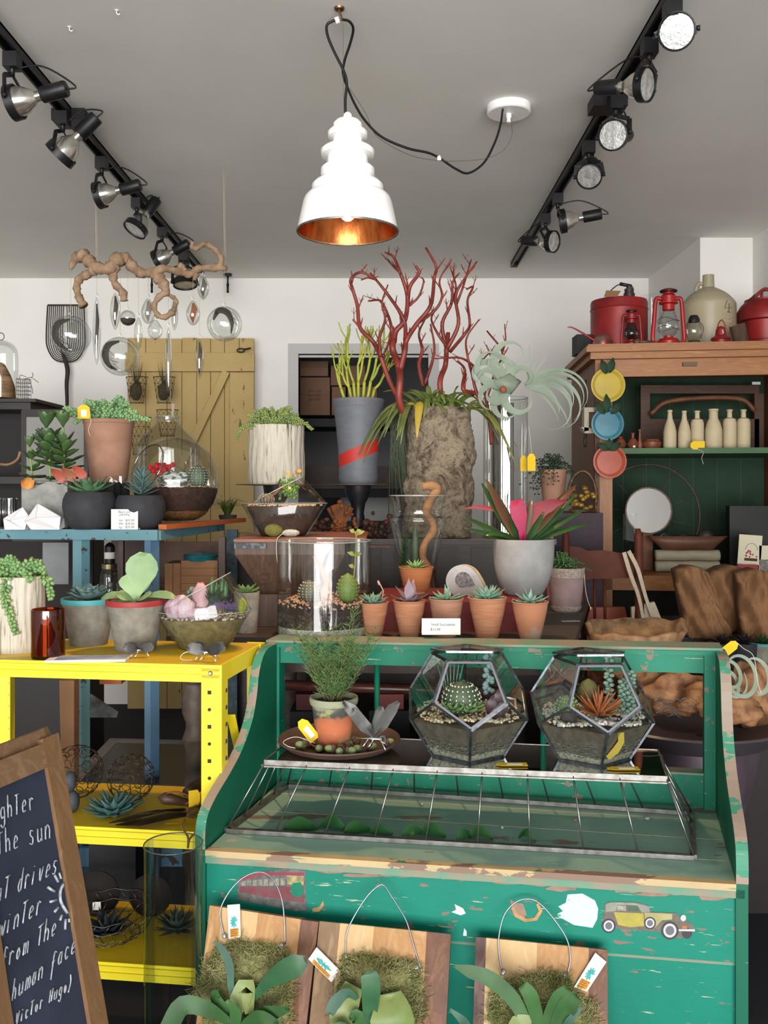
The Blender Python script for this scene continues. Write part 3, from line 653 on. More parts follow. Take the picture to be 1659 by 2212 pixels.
# ================================================================= MAIN TABLE, CRATE, CHEST
TP = quadmap((-.50, 2.125), (.425, 2.065), (.607, 2.76), (-.32, 2.83)); ZT = EYE-.345*S
twood = wood('table_wood', '4e4338', '3a3029', '5c5045', 5, 0, .6)
tb = thing('display_table', 'long dark wooden table behind the green bench holding terrariums and small pots', 'table', (TP(.5, .5, 0).x, TP(.5, .5, 0).y, 0))
qbox(TP, 0, 1, 0, 1, ZT-.03, ZT).build('table_top', twood, tb, True)
for e_ in (.1, .9): qbox(TP, .06, .94, e_, e_+.03, ZT-.12, ZT-.03).build('apron', brown, tb, True)
lw = M('weathered_turned_wood', '6a5c52', '4f443c', .6, 0, 30, bump=.4)
for i, (a, bb) in enumerate(((.035, .1), (.95, .1), (.06, .9), (.94, .9))):
    c = TP(a, bb, 0) if i else V((W(422, 0, 2.2).x, 2.2*S, 0)); k = K(2.2)
    q = MB(); h = ZT-.03
    q.cbox((c.x, c.y, h-.045), (.085, .085, .09)); o = q.build('leg_block', lw, tb, True)
    q = MB(); prof = [(.03, 0), (.03, .1), (.04, .13), (.028, .16), (.028, .3), (.036, .34), (.028, h-.33), (.036, h-.30), (.026, h-.27), (.026, h-.25), (.036, h-.22), (.037, h-.17), (.028, h-.15), (.028, h-.13), (.037, h-.12), (.037, h-.1), (.03, h-.09)]
    q.lathe([(r*1.12, z) for r, z in prof], c, 20); q.build('leg', lw, tb, True)
# wooden hopper crate at the left end of table
ct = thing('wooden_hopper', 'brown slatted wooden hopper box under the diamond terrarium in the middle', 'crate', V((W(625, 0, 2.4).x, 2.43*S, ZT)))
slat = wood('slat_wood', '6b4c38', '4e3628', '7b5a44', 5, 2, .6)
zc = EYE-.1365*S
def hop(x0, x1, z, d0, d1): return [V(((x0-829.5)*K(2.27), d0*S, z)), V(((x1-829.5)*K(2.27), d0*S, z)), V(((x1-829.5)*K(2.27), d1*S, z)), V(((x0-829.5)*K(2.27), d1*S, z))]
zm = W(0, 1198, 2.27).z; zl = W(0, 1285, 2.27).z
q = MB(); q.hexa(hop(507, 745, zm, 2.27, 2.62)+hop(507, 745, zc, 2.27, 2.62)); q.build('upper_box', slat, ct, True)
q = MB(); q.hexa(hop(560, 700, zl, 2.31, 2.55)+hop(507, 745, zm, 2.27, 2.62)); q.build('sloped_sides', slat, ct, True)
q = MB(); q.hexa(hop(543, 715, ZT+.001, 2.27, 2.6)+hop(543, 715, zl, 2.27, 2.6)); q.build('lower_box', wood('slat_wood_low', '6b4b38', '4a3426', '5f4433', 5, 2), ct, True)
q = MB(); q.hexa(hop(505, 790, zc, 2.265, 2.64)+hop(505, 790, zc+.0085, 2.265, 2.64)); q.build('lid_board', M('orange_edge_wood', '8a4e2c', '6a3a22', .5, 0, 8), ct, True)
q = MB(); q.hexa(hop(507, 575, zm+.02, 2.262, 2.27)+hop(507, 575, zc-.004, 2.262, 2.27)); q.build('metal_strap', M('grey_strap', '55585c', '2c2e32', .5, .5, 40, (1, 1, 1), lo=.5, hi=.52), ct, True)
# dark chest at the back
CPm = quadmap((-.475, 2.95), (.54, 2.93), (.565, 3.36), (-.46, 3.4)); ZC = EYE-.168*S
dchest = wood('dark_chest_wood', '3a2a24', '2a1f1c', '4a3228', 5, 0, .45)
ch = thing('dark_chest', 'long dark brown wooden chest with iron latch behind the table, carrying the cork planter', 'chest', (CPm(.5, .5, 0).x, CPm(.5, .5, 0).y, 0))
qbox(CPm, 0, 1, .02, 1, .03, ZC-.022).build('chest_body', dchest, ch, True)
qbox(CPm, -.005, 1.005, -.02, 1, ZC-.022, ZC).build('chest_lid', dchest, ch, True)
glow = M('orange_lit_trim', 'a85a2a', '5a3422', .5, 0, 25)  # orange light on the chest trims is put into this colour
qbox(CPm, -.005, 1.005, -.024, -.02, ZC-.002, ZC+.0006).build('lid_edge', glow, ch, True)
for a in (.12, .36, .60, .84):
    qbox(CPm, a-.1, a+.1, .005, .02, ZC-.22, ZC-.035).build('front_panel', M('chest_panel', '3d312c', '2d2421', .5, 0, 14, bump=.2), ch, True)
qbox(CPm, .42, .49, -.005, .012, ZC-.036, ZC-.026).build('hinge', glow, ch, True)
q = MB(); q.prism(pix([(826, 1255), (834, 1255), (838, 1268), (836, 1282), (826, 1282), (824, 1268)], 2.93), (0, -.01, 0)); q.build('latch', black, ch, True)
qbox(CPm, .5, .515, -.0, .02, .1, ZC-.035).build('corner_strap', M('dark_strap', '241d1b', None, .5), ch, True)
# red box
rbx = thing('red_box', 'flat matte red box on the table behind the row of small terracotta pots', 'box', Nm(.14, 2.33, .345)); redm = M('matte_red_card', '801c1b', '741817', .7, 0, 12)
ZR = EYE-.275*S
q = MB(); q.hexa([Nm(-.033, 2.2, .345), Nm(.325, 2.19, .345), Nm(.36, 2.5, .345), Nm(-.0, 2.5, .345)]+[V((p.x, p.y, ZR)) for p in (Nm(-.033, 2.2, 0), Nm(.325, 2.19, 0), Nm(.36, 2.5, 0), Nm(.0, 2.5, 0))]); q.build('box_body', redm, rbx, True)
q = MB(); q.hexa([Nm(-.036, 2.197, .300), Nm(.328, 2.187, .300), Nm(.328, 2.19, .300), Nm(-.036, 2.2, .300)]+[Nm(-.036, 2.197, .2745), Nm(.328, 2.187, .2745), Nm(.328, 2.19, .2745), Nm(-.036, 2.2, .2745)]); q.build('lid_lip', redm, rbx, True)
# grey plinth, red upright, bench behind the right end
q = MB(); a = W(1195, 1108, 3.15); c = W(1303, 1108, 3.15); q.box((a.x, a.y, 0), (c.x, a.y+.32, a.z)); 
o = q.build('fabric_plinth', M('purple_grey_cloth', '4c4148', '443a42', .95, 0, 60)); solo(o, 'tall purple-grey cloth covered plinth between planter and cupboard', 'plinth')
ru = thing('red_upright', 'red perforated steel upright just right of the bromeliad planter', 'upright', V((W(1187, 0, 2.85).x, 2.85*S, 0))); q = MB(); a = W(1181, 1105, 2.85); c = W(1195, 1105, 2.85); q.box((a.x, a.y, 0), (c.x, a.y+.02, a.z)); q.build('post', M('red_steel_paint', 'b03a34', None, .45), ru, True)
for y in (1132, 1150, 1168): q = MB(); p = W(1188, y, 2.849); q.cbox(p, (.006, .003, .008)); q.build('hole', blackmatte, ru, True)
q = MB(); q.hexa([Nm(.87, 2.76, 1.15), Nm(1.5, 2.70, 1.15), Nm(1.5, 3.22, 1.15), Nm(.9, 3.22, 1.15)]+[Nm(.87, 2.76, .45), Nm(1.5, 2.7, .45), Nm(1.5, 3.22, .45), Nm(.9, 3.22, .45)])
solo(q.build('low_bench', M('almost_black_wood', '1f1a19', '2a2322', .7, 0, 10)), 'dark low bench holding the brown paper bags', 'bench'); ZBN = EYE-.45*S
# things under the table seen through the open bench back
q = MB(); q.tube([W(560, 1478, 2.3), W(1150, 1497, 2.3)], .017, 14); solo(q.build('red_brown_pipe', M('shiny_brown_pipe', '5c332c', '47261f', .3, 0, 30)), 'glossy red-brown rail behind the bench spindles', 'rail')
for a, c, nm, lb, m in (((640, 1500), (750, 1534), 'red_crate', 'dull red crate low behind the rosemary pot', M('dull_red', '5a1d1d', None, .7)), ((810, 1500), (872, 1532), 'red_tin', 'small red tin behind the bench spindles', M('tin_red', '8a1f20', None, .5))):
    q = MB(); p = W(a[0], a[1], 2.45); r_ = W(c[0], c[1], 2.45); q.box((p.x, p.y, r_.z), (r_.x, p.y+.1, p.z)); solo(q.build(nm, m), lb, 'box')
    q = MB(); q.box((p.x-.02, p.y-.02, .0), (r_.x+.02, p.y+.14, r_.z-.0005)); solo(q.build('dark_box', blackmatte), 'black box carrying the '+nm.replace('_', ' '), 'box')
LF = 0.68
# ================================================================= THINGS ON THE YELLOW SHELF
def base(px, yb, dz, wpx=0):
    """centre of a round base whose front edge shows at yb"""
    d = F*dz/(yb-1050); d = d+wpx/2*d/F; p = W(px, 1050, d); p.z = EYE-dz*S; return p, d
def pxpot(px, yt, yb, wt, wb, dz, m, label, **k):
    p, d = base(px, yb, dz, wb); kk = K(d); h = (1050-yt)*kk+EYE-p.z
    return pot(p, wt/2*kk, wb/2*kk, h, m, label=label, **k), p, d, h
barkm = None
def barkmat():
    n = N('striped_bark_glaze'); a = n.noise(110, (1, 1, .05), 6, .6, .6); col = n.ramp(a, [(.34, lf('4a4034')), (.42, lf('d6ccb8')), (.60, lf('e6decc')), (.7, lf('bda888'))])
    w2 = n.n('ShaderNodeTexWave'); w2.wave_type = 'BANDS'; w2.bands_direction = 'X'; n.l(n.coord((1, 1, .1)), w2.inputs[0]); w2.inputs['Scale'].default_value = 30; w2.inputs['Distortion'].default_value = 6; w2.inputs['Detail Scale'].default_value = .8
    n.bump(a, .8, .003); return n.fin(col, .75)
barkm = barkmat()
def barkpot(p, rx, h, label, cup=.0):
    t = thing('ribbed_pot', label, 'potted plant', p); b = MB(); n = 90; vs = []; fs = []; rows = 14
    for j in range(rows+1):
        for i in range(n):
            a = 2*math.pi*i/n; q = rx*(1+.018*math.sin(a*23+math.sin(j*.5+a*3)*1.2)+.012*mnoise.noise(V((a*3, j*.35, rx*9))))*(1+.015*math.sin(j*.45)); vs.append((q*math.cos(a), q*math.sin(a), h*j/rows))
    for j in range(rows):
        for i in range(n): k = (i+1) % n; fs.append((j*n+i, j*n+k, (j+1)*n+k, (j+1)*n+i))
    b.add(vs, fs); b.lathe([(0, 0), (rx*.98, 0)], n=24); b.lathe([(rx, h), (rx*.9, h+.001), (rx*.9, h*.86), (0, h*.86)], n=40); b.build('pot', barkm, t)
    s_ = MB(); s_.lathe([(0, h*.9), (rx*.9, h*.9)], n=20); s_.build('soil', soil, t); return t
def sedum(t, c, spread, n, L, r, h, m, rnd, droop=.4, trail=None, name='sedum'):
    b = MB(); c = V(c)
    for i in range(n):
        a = rnd.uniform(0, 6.283); q = spread*rnd.uniform(.2, 1.0); e = c+V((math.cos(a)*q, math.sin(a)*q*.6, h*rnd.uniform(.4, 1)-droop*h*(q/spread)**2)); s0 = c+V((math.cos(a)*q*.35, math.sin(a)*q*.25, -.004))
        sedum_stem(b, spline([s0, s0.lerp(e, .5)+V((0, 0, h*.25)), e], 3), L, r, L*.36, rnd)
    for tr in trail or []: sedum_stem(b, spline(tr, 4), L*.9, r*.9, L*.42, rnd)
    return b.build(name, m, t)
rs = random.Random(11)
# 1 striped pot with hanging sedum
p, d = base(42, 1412, .339, 95); k = K(d); t = barkpot(p, 52*k, 160*k, 'white ribbed bark-like pot of sedum at far left on the yellow shelf'); h = 160*k
sedum(t, (0, 0, h*.97), 75*k, 24, .023, .006, 50*k, sagelt, rs, .6, [[(-5*k, -48*k, h), (-8*k, -60*k, h*.8), (2*k, -58*k, h*.55), (14*k, -57*k, h*.30)], [(50*k, -5*k, h), (66*k, -10*k, h*.93), (72*k, -10*k, h*.72)]])
# 2 amber tumbler
p, d = base(104, 1426, .339, 66); k = K(d); t = thing('amber_tumbler', 'amber brown glass tumbler beside the white ribbed pot', 'tumbler', p)
b = MB(); b.lathe([(0, 0), (33*k, 0), (35*k, 4*k), (35*k, 104*k), (33.5*k, 105*k), (32*k, 104*k), (32*k, 7*k), (0, 7*k)], n=36); b.build('glass_body', amber, t); b = MB(); b.lathe([(0, 7.5*k), (31.6*k, 7.5*k), (31.6*k, 92*k), (0, 92*k)], n=30); b.build('brown_candle_wax', M('amber_wax', '9a4a20', '74300f', .35, 0, 10), t)
# 3, 4 cement pots with coloured rims
def rimpot(px, wt, wb, yt, yb, dz, m, rimc, label):
    p, d = base(px, yb, dz, wb); k = K(d); h = (1050-yt)*k+EYE-p.z; t = pot(p, wt/2*k, wb/2*k, h, m, label=label, name='cement_pot', t=.006)
    b = MB(); r = wt/2*k; b.lathe([(r-.0065, h-.003), (r-.006, h+.001), (r+.001, h+.001), (r+.002, h-.002), (r+.0005, h-.013), (r-.001, h-.013)], n=40); b.build('painted_rim', rimc, t); return t, k, h
t, k, h = rimpot(192, 114, 78, 1292, 1398, .339, concw, M('teal_rim', '4fb0b4', '45a3a8', .6, 0, 20), 'cement pot with teal rim and blue-grey rosette on yellow shelf')
b = MB(); rosette(b, (0, 0, h*.95), [(16, 46*k, 14), (14, 42*k, 28), (12, 34*k, 45), (8, 22*k, 62), (6, 12*k, 78)], .5, .002, .25, shape=(.4, .8, 1, 1.05, .9, .3)); b.build('rosette', sageblue, t)
t, k, h = rimpot(293, 124, 84, 1295, 1411, .339, concw, M('red_rim', 'b23230', 'a02a28', .6, 0, 20), 'cement pot with red rim and tall paddle shaped leaves')
b = MB()
for az, L, pit, wd, cr in ((80, 105, 80, 62, .0), (95, 62, 78, 58, 0), (60, 70, 62, 40, .2), (182, 85, 30, 26, -.45), (-8, 100, 28, 26, -.4), (240, 52, 0, 46, -.45), (205, 45, 22, 32, 0), (330, 45, 20, 30, 0)):
    a = rad(az); L *= k; pt = rad(pit); path = []
    fy = -1 if az > 185 else 1
    for i in range(8):
        f = i/7; path.append(V((math.cos(a)*L*f*math.cos(pt) if abs(math.cos(a)) > .2 else math.cos(a)*L*f, math.sin(a)*L*f*math.cos(pt)*.7, h*.97+L*f*math.sin(pt)+cr*L*f*f)))
    b.leaf(path, [q*wd*k for q in (.15, .3, .6, 1, 1.2, 1.05, .4)], .003, (0, -1, .15) if pit > 55 else (0, -.5, 1), .08)
b.build('paddle_leaves', M('paddle_leaf', '9ab878', '789c72', .5, 0, 9), t)
# 5 diamond glass terrarium (angular glass bowl)
def gem(label, px, d, zb, k, ring, lowr, top, soilf, name='glass_terrarium', topopen=None, n=5, ph=.3, sy=.8):
    t = thing(name, label, 'terrarium', V(((px-829.5)*k, d*S, zb))); return t
p, d = base(440, 1408, .339, 100); k = K(d); t = thing('glass_terrarium', 'angular clear glass terrarium with pink shell and succulents on yellow shelf', 'terrarium', p)
def gemglass(t, k, low, midL, midR, ym, topc, topw, n=24, mid_tilt=0, sy=.75):
    """profile: round small base, wide sharp waist, leaning cone to a slanted opening"""
    b = MB(); vs = []; fs = []
    rings = [(low, 0, 0, 0), (low+4, 0, 3, 0), ((midR-midL)/2, (midL+midR)/2, ym, mid_tilt), (topw, topc[0], topc[1], topc[2])]
    for r, cx_, z, tl_ in rings:
        for i in range(n):
            a = 2*math.pi*i/n; x = cx_+r*math.cos(a); vs.append((x*k, r*math.sin(a)*sy*k, (z+tl_*math.cos(a)*r)*k))
    for j in range(3):
        for i in range(n): q = (i+1) % n; fs.append((j*n+i, j*n+q, (j+1)*n+q, (j+1)*n+i))
    b.add(vs, fs, True); b.build('glass_body', glass, t)
    e = MB(); e.tube(vs[3*n:], .0016, 5, True); e.build('glass_rim', M('glass_edge', 'b8c0bc', None, .1, .2), t)
    e = MB(); e.tube([V(q)*1.0 for q in vs[2*n:3*n]], .0009, 5, True); e.build('waist_edge', MC['glass_edge'], t)
gemglass(t, k, 52, -108, 104, 82, (-8, 126, .56), 66)
def fillcone(t, k, low, midL, midR, zs, m, name, sy=.75, z0=1.5, scale=.975, tilt=0, n=28):
    b = MB(); vs = []; fs = []; c = (midL+midR)/2; f = zs/82
    for r, cx_, z, tl_ in ((low*scale, 0, z0, 0), ((low+((midR-midL)/2-low)*f)*scale, c*f, zs, tilt)):
        for i in range(n): a = 2*math.pi*i/n; vs.append(((cx_+r*math.cos(a))*k, r*math.sin(a)*sy*k, (z+tl_*math.cos(a)*r)*k))
    for i in range(n): q = (i+1) % n; fs.append((i, q, n+q, n+i))
    b.add(vs, fs+[tuple(range(n))[::-1], tuple(range(n, 2*n))], False); return b.build(name, m, t)
fillcone(t, k, 52, -108, 104, 66, M('olive_sandy_soil', '8a7f52', '6c6244', .95, 0, 60, bump=.5), 'soil')
b = MB(); pebbles(b, [((x*1.9-.0)*k, y*1.45*k, 68*k+z*k) for x, y, z in discpts(48, 0, 210, rs)], .0042, rs); stuff(b.build('gravel', pebp, t))
b = MB(); b.ball((-45*k, -30*k, 88*k), (32*k, 14*k, 30*k), 14, .25, 2); b.ball((-10*k, -34*k, 78*k), (34*k, 14*k, 12*k), 12, .3, 4); b.build('pink_shell', M('pink_shell', 'e3ccd4', 'b98f9e', .5, 0, 26, (3, 1, 1)), t)
b = MB(); b.ball((-5*k, -12*k, 108*k), (19*k, 13*k, 34*k), 12, .4, 7); b.build('pink_stone', M('pink_stone', 'b9868f', 'd8b0b4', .5, 0, 30), t)
b = MB(); rosette(b, (22*k, -6*k, 96*k), [(9, 34*k, 25), (8, 32*k, 55), (5, 30*k, 75)], .3, .004, .1); b.build('dark_green_succulent', leafd, t)
b = MB()
for x, hh in ((16, 150), (26, 138), (38, 152), (46, 140)): b.seed((x*k, 4*k, 96*k), (.02, 0, 1), (hh-90)*k, 6*k, 7)
b.build('finger_succulent', leafg, t)
b = MB()
for i in range(50): b.ball(((-40+rs.uniform(0, 75))*k, rs.uniform(5, 25)*k, (105+rs.uniform(-14, 24))*k), rs.uniform(4, 7)*k, 6)
b.build('grey_green_foliage', sage, t)
b = MB()
for i in range(220):
    q = V(((52+rs.gauss(0, 15))*k, (-30+rs.gauss(0, 8))*k, (88+abs(rs.gauss(0, 6)))*k)); b.tube([q, q+V((rs.uniform(-4, 4)*k, 0, rs.uniform(1, 6)*k))], .0007, 3)
stuff(b.build('purple_moss', M('purple_moss', '75519a', '8a66ac', .9, 0, 40), t))
b = MB(); b.ball((85*k, -12*k, 92*k), (11*k, 8*k, 17*k), 10, .4, 3); b.build('lime_moss', M('lime_moss', 'a5ad3a', '8f9a2e', .9, 0, 60, bump=1), t)
# 6 small cement pot behind, on the display table
p, d = base(533, 1368, .345, 40); k = K(d); h = (1050-1278)*k+EYE-p.z
t = pot(p, 28*k, 22*k, h, M('pale_cement', 'b8b0a2', '97907f', .9, 0, 30, bump=.4), label='small pale cement pot with green rosette behind the pink-shell terrarium', name='cement_pot')
b = MB(); rosette(b, (0, 0, h*.95), [(10, 30*k, 15), (9, 25*k, 35), (6, 16*k, 60)], .42, .003); b.build('rosette', sagelt, t)
# 7 booklets and wire insects on the shelf
t = thing('booklet', 'white and blue booklet lying flat beside the amber tumbler', 'booklet', W(190, 1425, 1.80)*1.0)
t.location.z = Z1; t['_loc'] = tuple(t.location)
b = MB(); b.cbox((0, .005, .0035), (170*K(1.8), .07, .005), Matrix.Rotation(.05, 3, 'Z')); b.build('pages', paper, t); b = MB(); b.cbox((.01, .005, .0065), (150*K(1.8), .06, .001), Matrix.Rotation(.1, 3, 'Z')); b.build('cover', M('blue_cover', '8fa4cc', 'd8dce8', .5, 0, 12), t)
def dragonfly(loc, s_, label, spread=0, flat=False):
    t = thing('metal_dragonfly', label, 'metal insect ornament', loc, rz=spread)
    b = MB(); b.tube([(-.5*s_, 0, .22*s_), (-.1*s_, 0, .25*s_), (.22*s_, 0, .26*s_)], [.02*s_, .05*s_, .05*s_], 8); b.build('body', silver, t)
    b = MB(); b.lathe([(.05*s_, -.03*s_), (.1*s_, -.03*s_), (.1*s_, .03*s_), (.05*s_, .03*s_), (.05*s_, -.03*s_)], (.24*s_, 0, .27*s_), 14, Matrix.Rotation(rad(90), 4, 'X')); b.build('ring_eye', chrome, t)
    for sg in (-1, 1):
        for L, up in ((1.0, .9), (.8, .75)):
            b = MB(); hz = .12 if flat else up; x = -.45 if L > .9 else .55
            if not flat: x = -.7*L if sg < 0 else (.55 if L > .9 else .15)
            b.leaf([(0, 0, .3*s_), (x*.35*s_, sg*.1*s_, (.3+hz*.35)*s_), (x*.8*s_, sg*.18*s_, (.3+hz*.8)*s_), (x*L*s_*1.1, sg*.2*s_, (.3+hz)*s_)], [.06*s_, .32*s_, .3*s_, .1*s_], .004*s_+.0004, (0, -1, .3)); b.build('wing', M('brushed_wing', '70706e', '565552', .5, .8, 20), t)
    for x in (-.15, 0, .18):
        for sg in (-1, 1): b = MB(); b.tube([(x*s_, 0, .24*s_), ((x-.12+.3*(x > .1))*s_, -sg*.14*s_-.03*s_, .004)], .014*s_+.0006, 6); b.build('leg', chrome, t)
    return t
dragonfly(V((W(300, 1425, 1.83).x, 1.83*S, Z1)), .075, 'small flat-winged metal insect in front of the red-rimmed pot', .2, True)
dragonfly(V((W(445, 1432, 1.79).x, 1.79*S, Z1)), .09, 'small metal insect in front of the pink-shell terrarium', -.2, True)
t = thing('twine_loop', 'loop of white twine curled beside the metal insect', 'string', V((W(400, 1432, 1.8).x, 1.8*S, Z1))); b = MB(); b.tube(spline([(.07, .02, .02), (.03, .01, .022), (0, 0, .02), (-.012, 0, .008), (-.004, -.004, .002), (.02, -.006, .002)], 5), .001, 5); b.build('twine', twine, t)
# ================================================================= MIDDLE AND LOWER YELLOW SHELF
def wireball(px, py, d, rp, label, seed, zs):
    k = K(d); r = rp*k; p = W(px, 1050, d); p.z = zs; t = thing('wire_ball', label, 'wire ball', p, 'black openwork wire balls'); b = MB(); rn = random.Random(seed)
    n = 60
    for i in range(n):
        z = 1-2*(i+.5)/n; a = i*2.39996; q = math.sqrt(1-z*z); nn = V((q*math.cos(a), q*math.sin(a), z)); u = nn.orthogonal().normalized(); w_ = nn.cross(u); rr = r*rn.uniform(.13, .24)
        c = nn*math.sqrt(r*r-rr*rr)+V((0, 0, r)); b.tube([c+(u*math.cos(x)+w_*math.sin(x))*rr for x in [6.283*j/14 for j in range(14)]], .0011, 4, True)
    b.build('wire_rings', M('dark_brass_wire', '4a3c34', '6b5a48', .4, .8, 30), t)
wireball(165, 1660, 1.95, 56, 'larger black wire ring ball right behind the chalkboard', 1, Z2)
wireball(283, 1683, 1.93, 50, 'smaller black wire ring ball behind the blue-green rosette', 2, Z2)
p, d = base(245, 1775, .656, 60); k = K(d); t = thing('blue_rosette', 'large blue-green echeveria rosette lying on the middle yellow shelf', 'succulent', p)
b = MB(); rosette(b, (0, 0, .006), [(10, 66*k, 8), (11, 62*k, 25), (9, 56*k, 42), (7, 46*k, 60), (5, 34*k, 74)], .36, .006, .2); b.build('rosette', M('blue_green_leaf', '5f8a84', '4a716e', .5, 0, 22), t)
# tools
hw = wood('tool_handle_wood', '6a4a34', '4e3526', '7f5c44', 9, 0, .5)
def tool(label, pts_h, rh, blade, zs, strap=None, butt=True):
    c = V(pts_h[0]); t = thing('garden_trowel', label, 'garden tool', (c.x, c.y, zs)); b = MB(); P = spline(pts_h, 5)
    b.tube(P, lerpl(rh, len(P)), 12); b.build('handle', hw, t, True)
    if blade: b = MB(); b.leaf([V(q) for q in blade], [.012, .03, .034, .026, .004], .0025, (0, -.4, 1)); b.build('blade', M('polished_steel', 'a8a8a6', '4a4644', .18, .95, 9), t, True)
    if strap: b = MB(); b.tube(spline(strap, 6), .0025, 6); b.build('leather_strap', M('tan_leather', '7a4a28', None, .6), t, True)
    return t
zz = Z2
def Z(px, py, d): return W(px, py, d)
tool('wooden trowel handle pointing left on middle shelf', [Z(340, 1722, 1.84), Z(370, 1727, 1.84), Z(412, 1735, 1.86)], [.001, .016, .014, .011, .009], [Z(400, 1748, 1.84), Z(345, 1757, 1.80), Z(290, 1765, 1.78), Z(235, 1778, 1.76)], Z2, [Z(360, 1713, 1.83), Z(385, 1711, 1.83), Z(415, 1725, 1.82), Z(400, 1738, 1.82)])
tool('trowel handle facing the viewer with a brown leather loop', [Z(404, 1762, 1.70), Z(425, 1752, 1.76), Z(450, 1745, 1.84)], [.001, .014, .015, .013, .01], [Z(420, 1757, 1.78), Z(360, 1762, 1.78), Z(300, 1776, 1.76), Z(250, 1782, 1.75)], Z2, [Z(398, 1770, 1.70), Z(392, 1785, 1.69), Z(406, 1808, 1.69), Z(406, 1832, 1.69), Z(410, 1812, 1.69), Z(432, 1785, 1.69), Z(428, 1758, 1.70)])
t = tool('thick ridged wooden handle leaning up to the yellow post', [Z(402, 1712, 1.9), Z(430, 1696, 1.94), Z(475, 1672, 1.97)], [.012, .017, .018, .018, .016], None, Z2)
tag(V((W(398, 0, 1.81).x, 1.81*S, Z2+.002)), .04, .045, 'yellow price tag lying under the looped trowel handle', Matrix(((0, 0, 1), (-1, 0, 0), (0, -1, 0))), window=False)
tag(Z(432, 1722, 1.78), .045, .028, 'yellow price tag beside the green bench edge on middle shelf', Matrix.Rotation(rad(-50), 3, 'X') @ Matrix.Rotation(1.4, 3, 'Y'), window=False)
for i, (x, y, rr, lb) in enumerate([(152, 1690, 22, 'upper dark river stone peeking from behind chalkboard'), (157, 1735, 24, 'lower dark river stone peeking from behind chalkboard')]):
    d = 1.86; k = K(d); p = W(x, y, d); t = thing('river_stone', lb, 'stone', V((p.x, p.y, Z2 if i else Z2+2*24*k*.95)))
    b = MB(); b.ball((0, 0, rr*k), (15*k, 15*k, rr*k), 14, .15, i); b.build('stone', M('slate_stone', '4a5058', '3a3f47', .7, 0, 40), t)
# white frames and mirror standing behind the shelf
def frame(name, label, cat, quad, wpx, m, inner, d):
    t = thing(name, label, cat, W(quad[0][0], quad[0][1], d)); P = [W(x, y, dd) for x, y, dd in quad]; c = sum(P, V((0, 0, 0)))/4; q = MB()
    for i in range(4): a, e = P[i], P[(i+1) % 4]; a2, e2 = a.lerp(c, wpx), e.lerp(c, wpx); q.prism([a, e, e2, a2], (0, .02, 0))
    q.build('frame', m, t, True); q = MB(); q.prism([p.lerp(c, wpx) for p in P], (0, .004, 0)); q.M = None; q.build('panel', inner, t, True); return t
whf = M('grey_white_frame', '8e9194', '7c7f82', .6, 0, 8)
frame('picture_frame', 'grey-white frame lying flat behind the yellow middle shelf', 'frame', [(130, 1705, 2.28), (455, 1712, 2.28), (520, 1605, 2.85), (235, 1597, 2.85)], .16, whf, M('dark_teal_panel', '141f26', '1c2a30', .3, 0, 5), 2.12)
b = MB(); b.box((W(200, 0, 2.3).x, 2.27*S, 0), (W(300, 0, 2.3).x, 2.38*S, W(0, 1722, 2.28).z-.004)); solo(b.build('storage_box', blackmatte), 'black storage box under the flat frame behind the shelf', 'box')
# kraft bag and things behind left
b = MB(); b.prism([W(128, 1470, 2.3), W(160, 1470, 2.3), V((W(160, 0, 2.3).x, 2.3*S, 0)), V((W(140, 0, 2.3).x, 2.3*S, 0))], (0, .05, 0)); solo(b.build('paper_wrap', cardb), 'brown paper roll standing behind the yellow shelf at left', 'paper roll')
b = MB(); q = W(215, 1462, 2.6); e = W(262, 1478, 2.6); b.box((q.x, q.y, e.z), (e.x, q.y+.1, q.z)); b.build('x', orange); bpy.data.objects['x'].name = 'orange_block'; solo(bpy.data.objects['orange_block'], 'orange block hanging under the shelf behind the blue leg', 'block')
# lower shelf: wire bowl with dark rosette, plates, cylinder vase
p, d = base(235, 2062, .914, 150); k = K(d); t = thing('wire_bowl', 'chicken wire bowl on the bottom yellow shelf', 'bowl', p); b = MB(); rb = 95*k
wire = M('galvanised_wire', '8f9090', '6a6a6a', .35, .9, 30)
for j, (rr, z) in enumerate(((.5, 0), (.7, .012), (.88, .03), (1, .055), (1.05, .08))):
    n = 22
    b.tube([(rb*rr*math.cos(6.283*i/n), rb*rr*math.sin(6.283*i/n)*.9, z+.003*(-1)**i) for i in range(n)], .0012, 4, True)
    if j < 4:
        r2, z2 = ((.5, 0), (.7, .012), (.88, .03), (1, .055), (1.05, .08))[j+1]
        for i in range(n): a = 6.283*i/n; a2 = 6.283*(i+(.5 if j % 2 else -.5))/n; b.tube([(rb*rr*math.cos(a), rb*rr*math.sin(a)*.9, z), (rb*r2*math.cos(a2), rb*r2*math.sin(a2)*.9, z2)], .001, 4)
b.build('wire_mesh', wire, t)
t = thing('dark_rosette', 'dark slate coloured rosette succulent sitting in the wire bowl', 'succulent', p+V((-.005, 0, .004))); b = MB(); rosette(b, (0, 0, .006), [(9, 60*k, 12), (8, 56*k, 35), (6, 44*k, 58), (4, 30*k, 76)], .4, .005, .2); b.build('rosette', M('slate_leaf', '3e444c', '2e3338', .45, 0, 20), t)
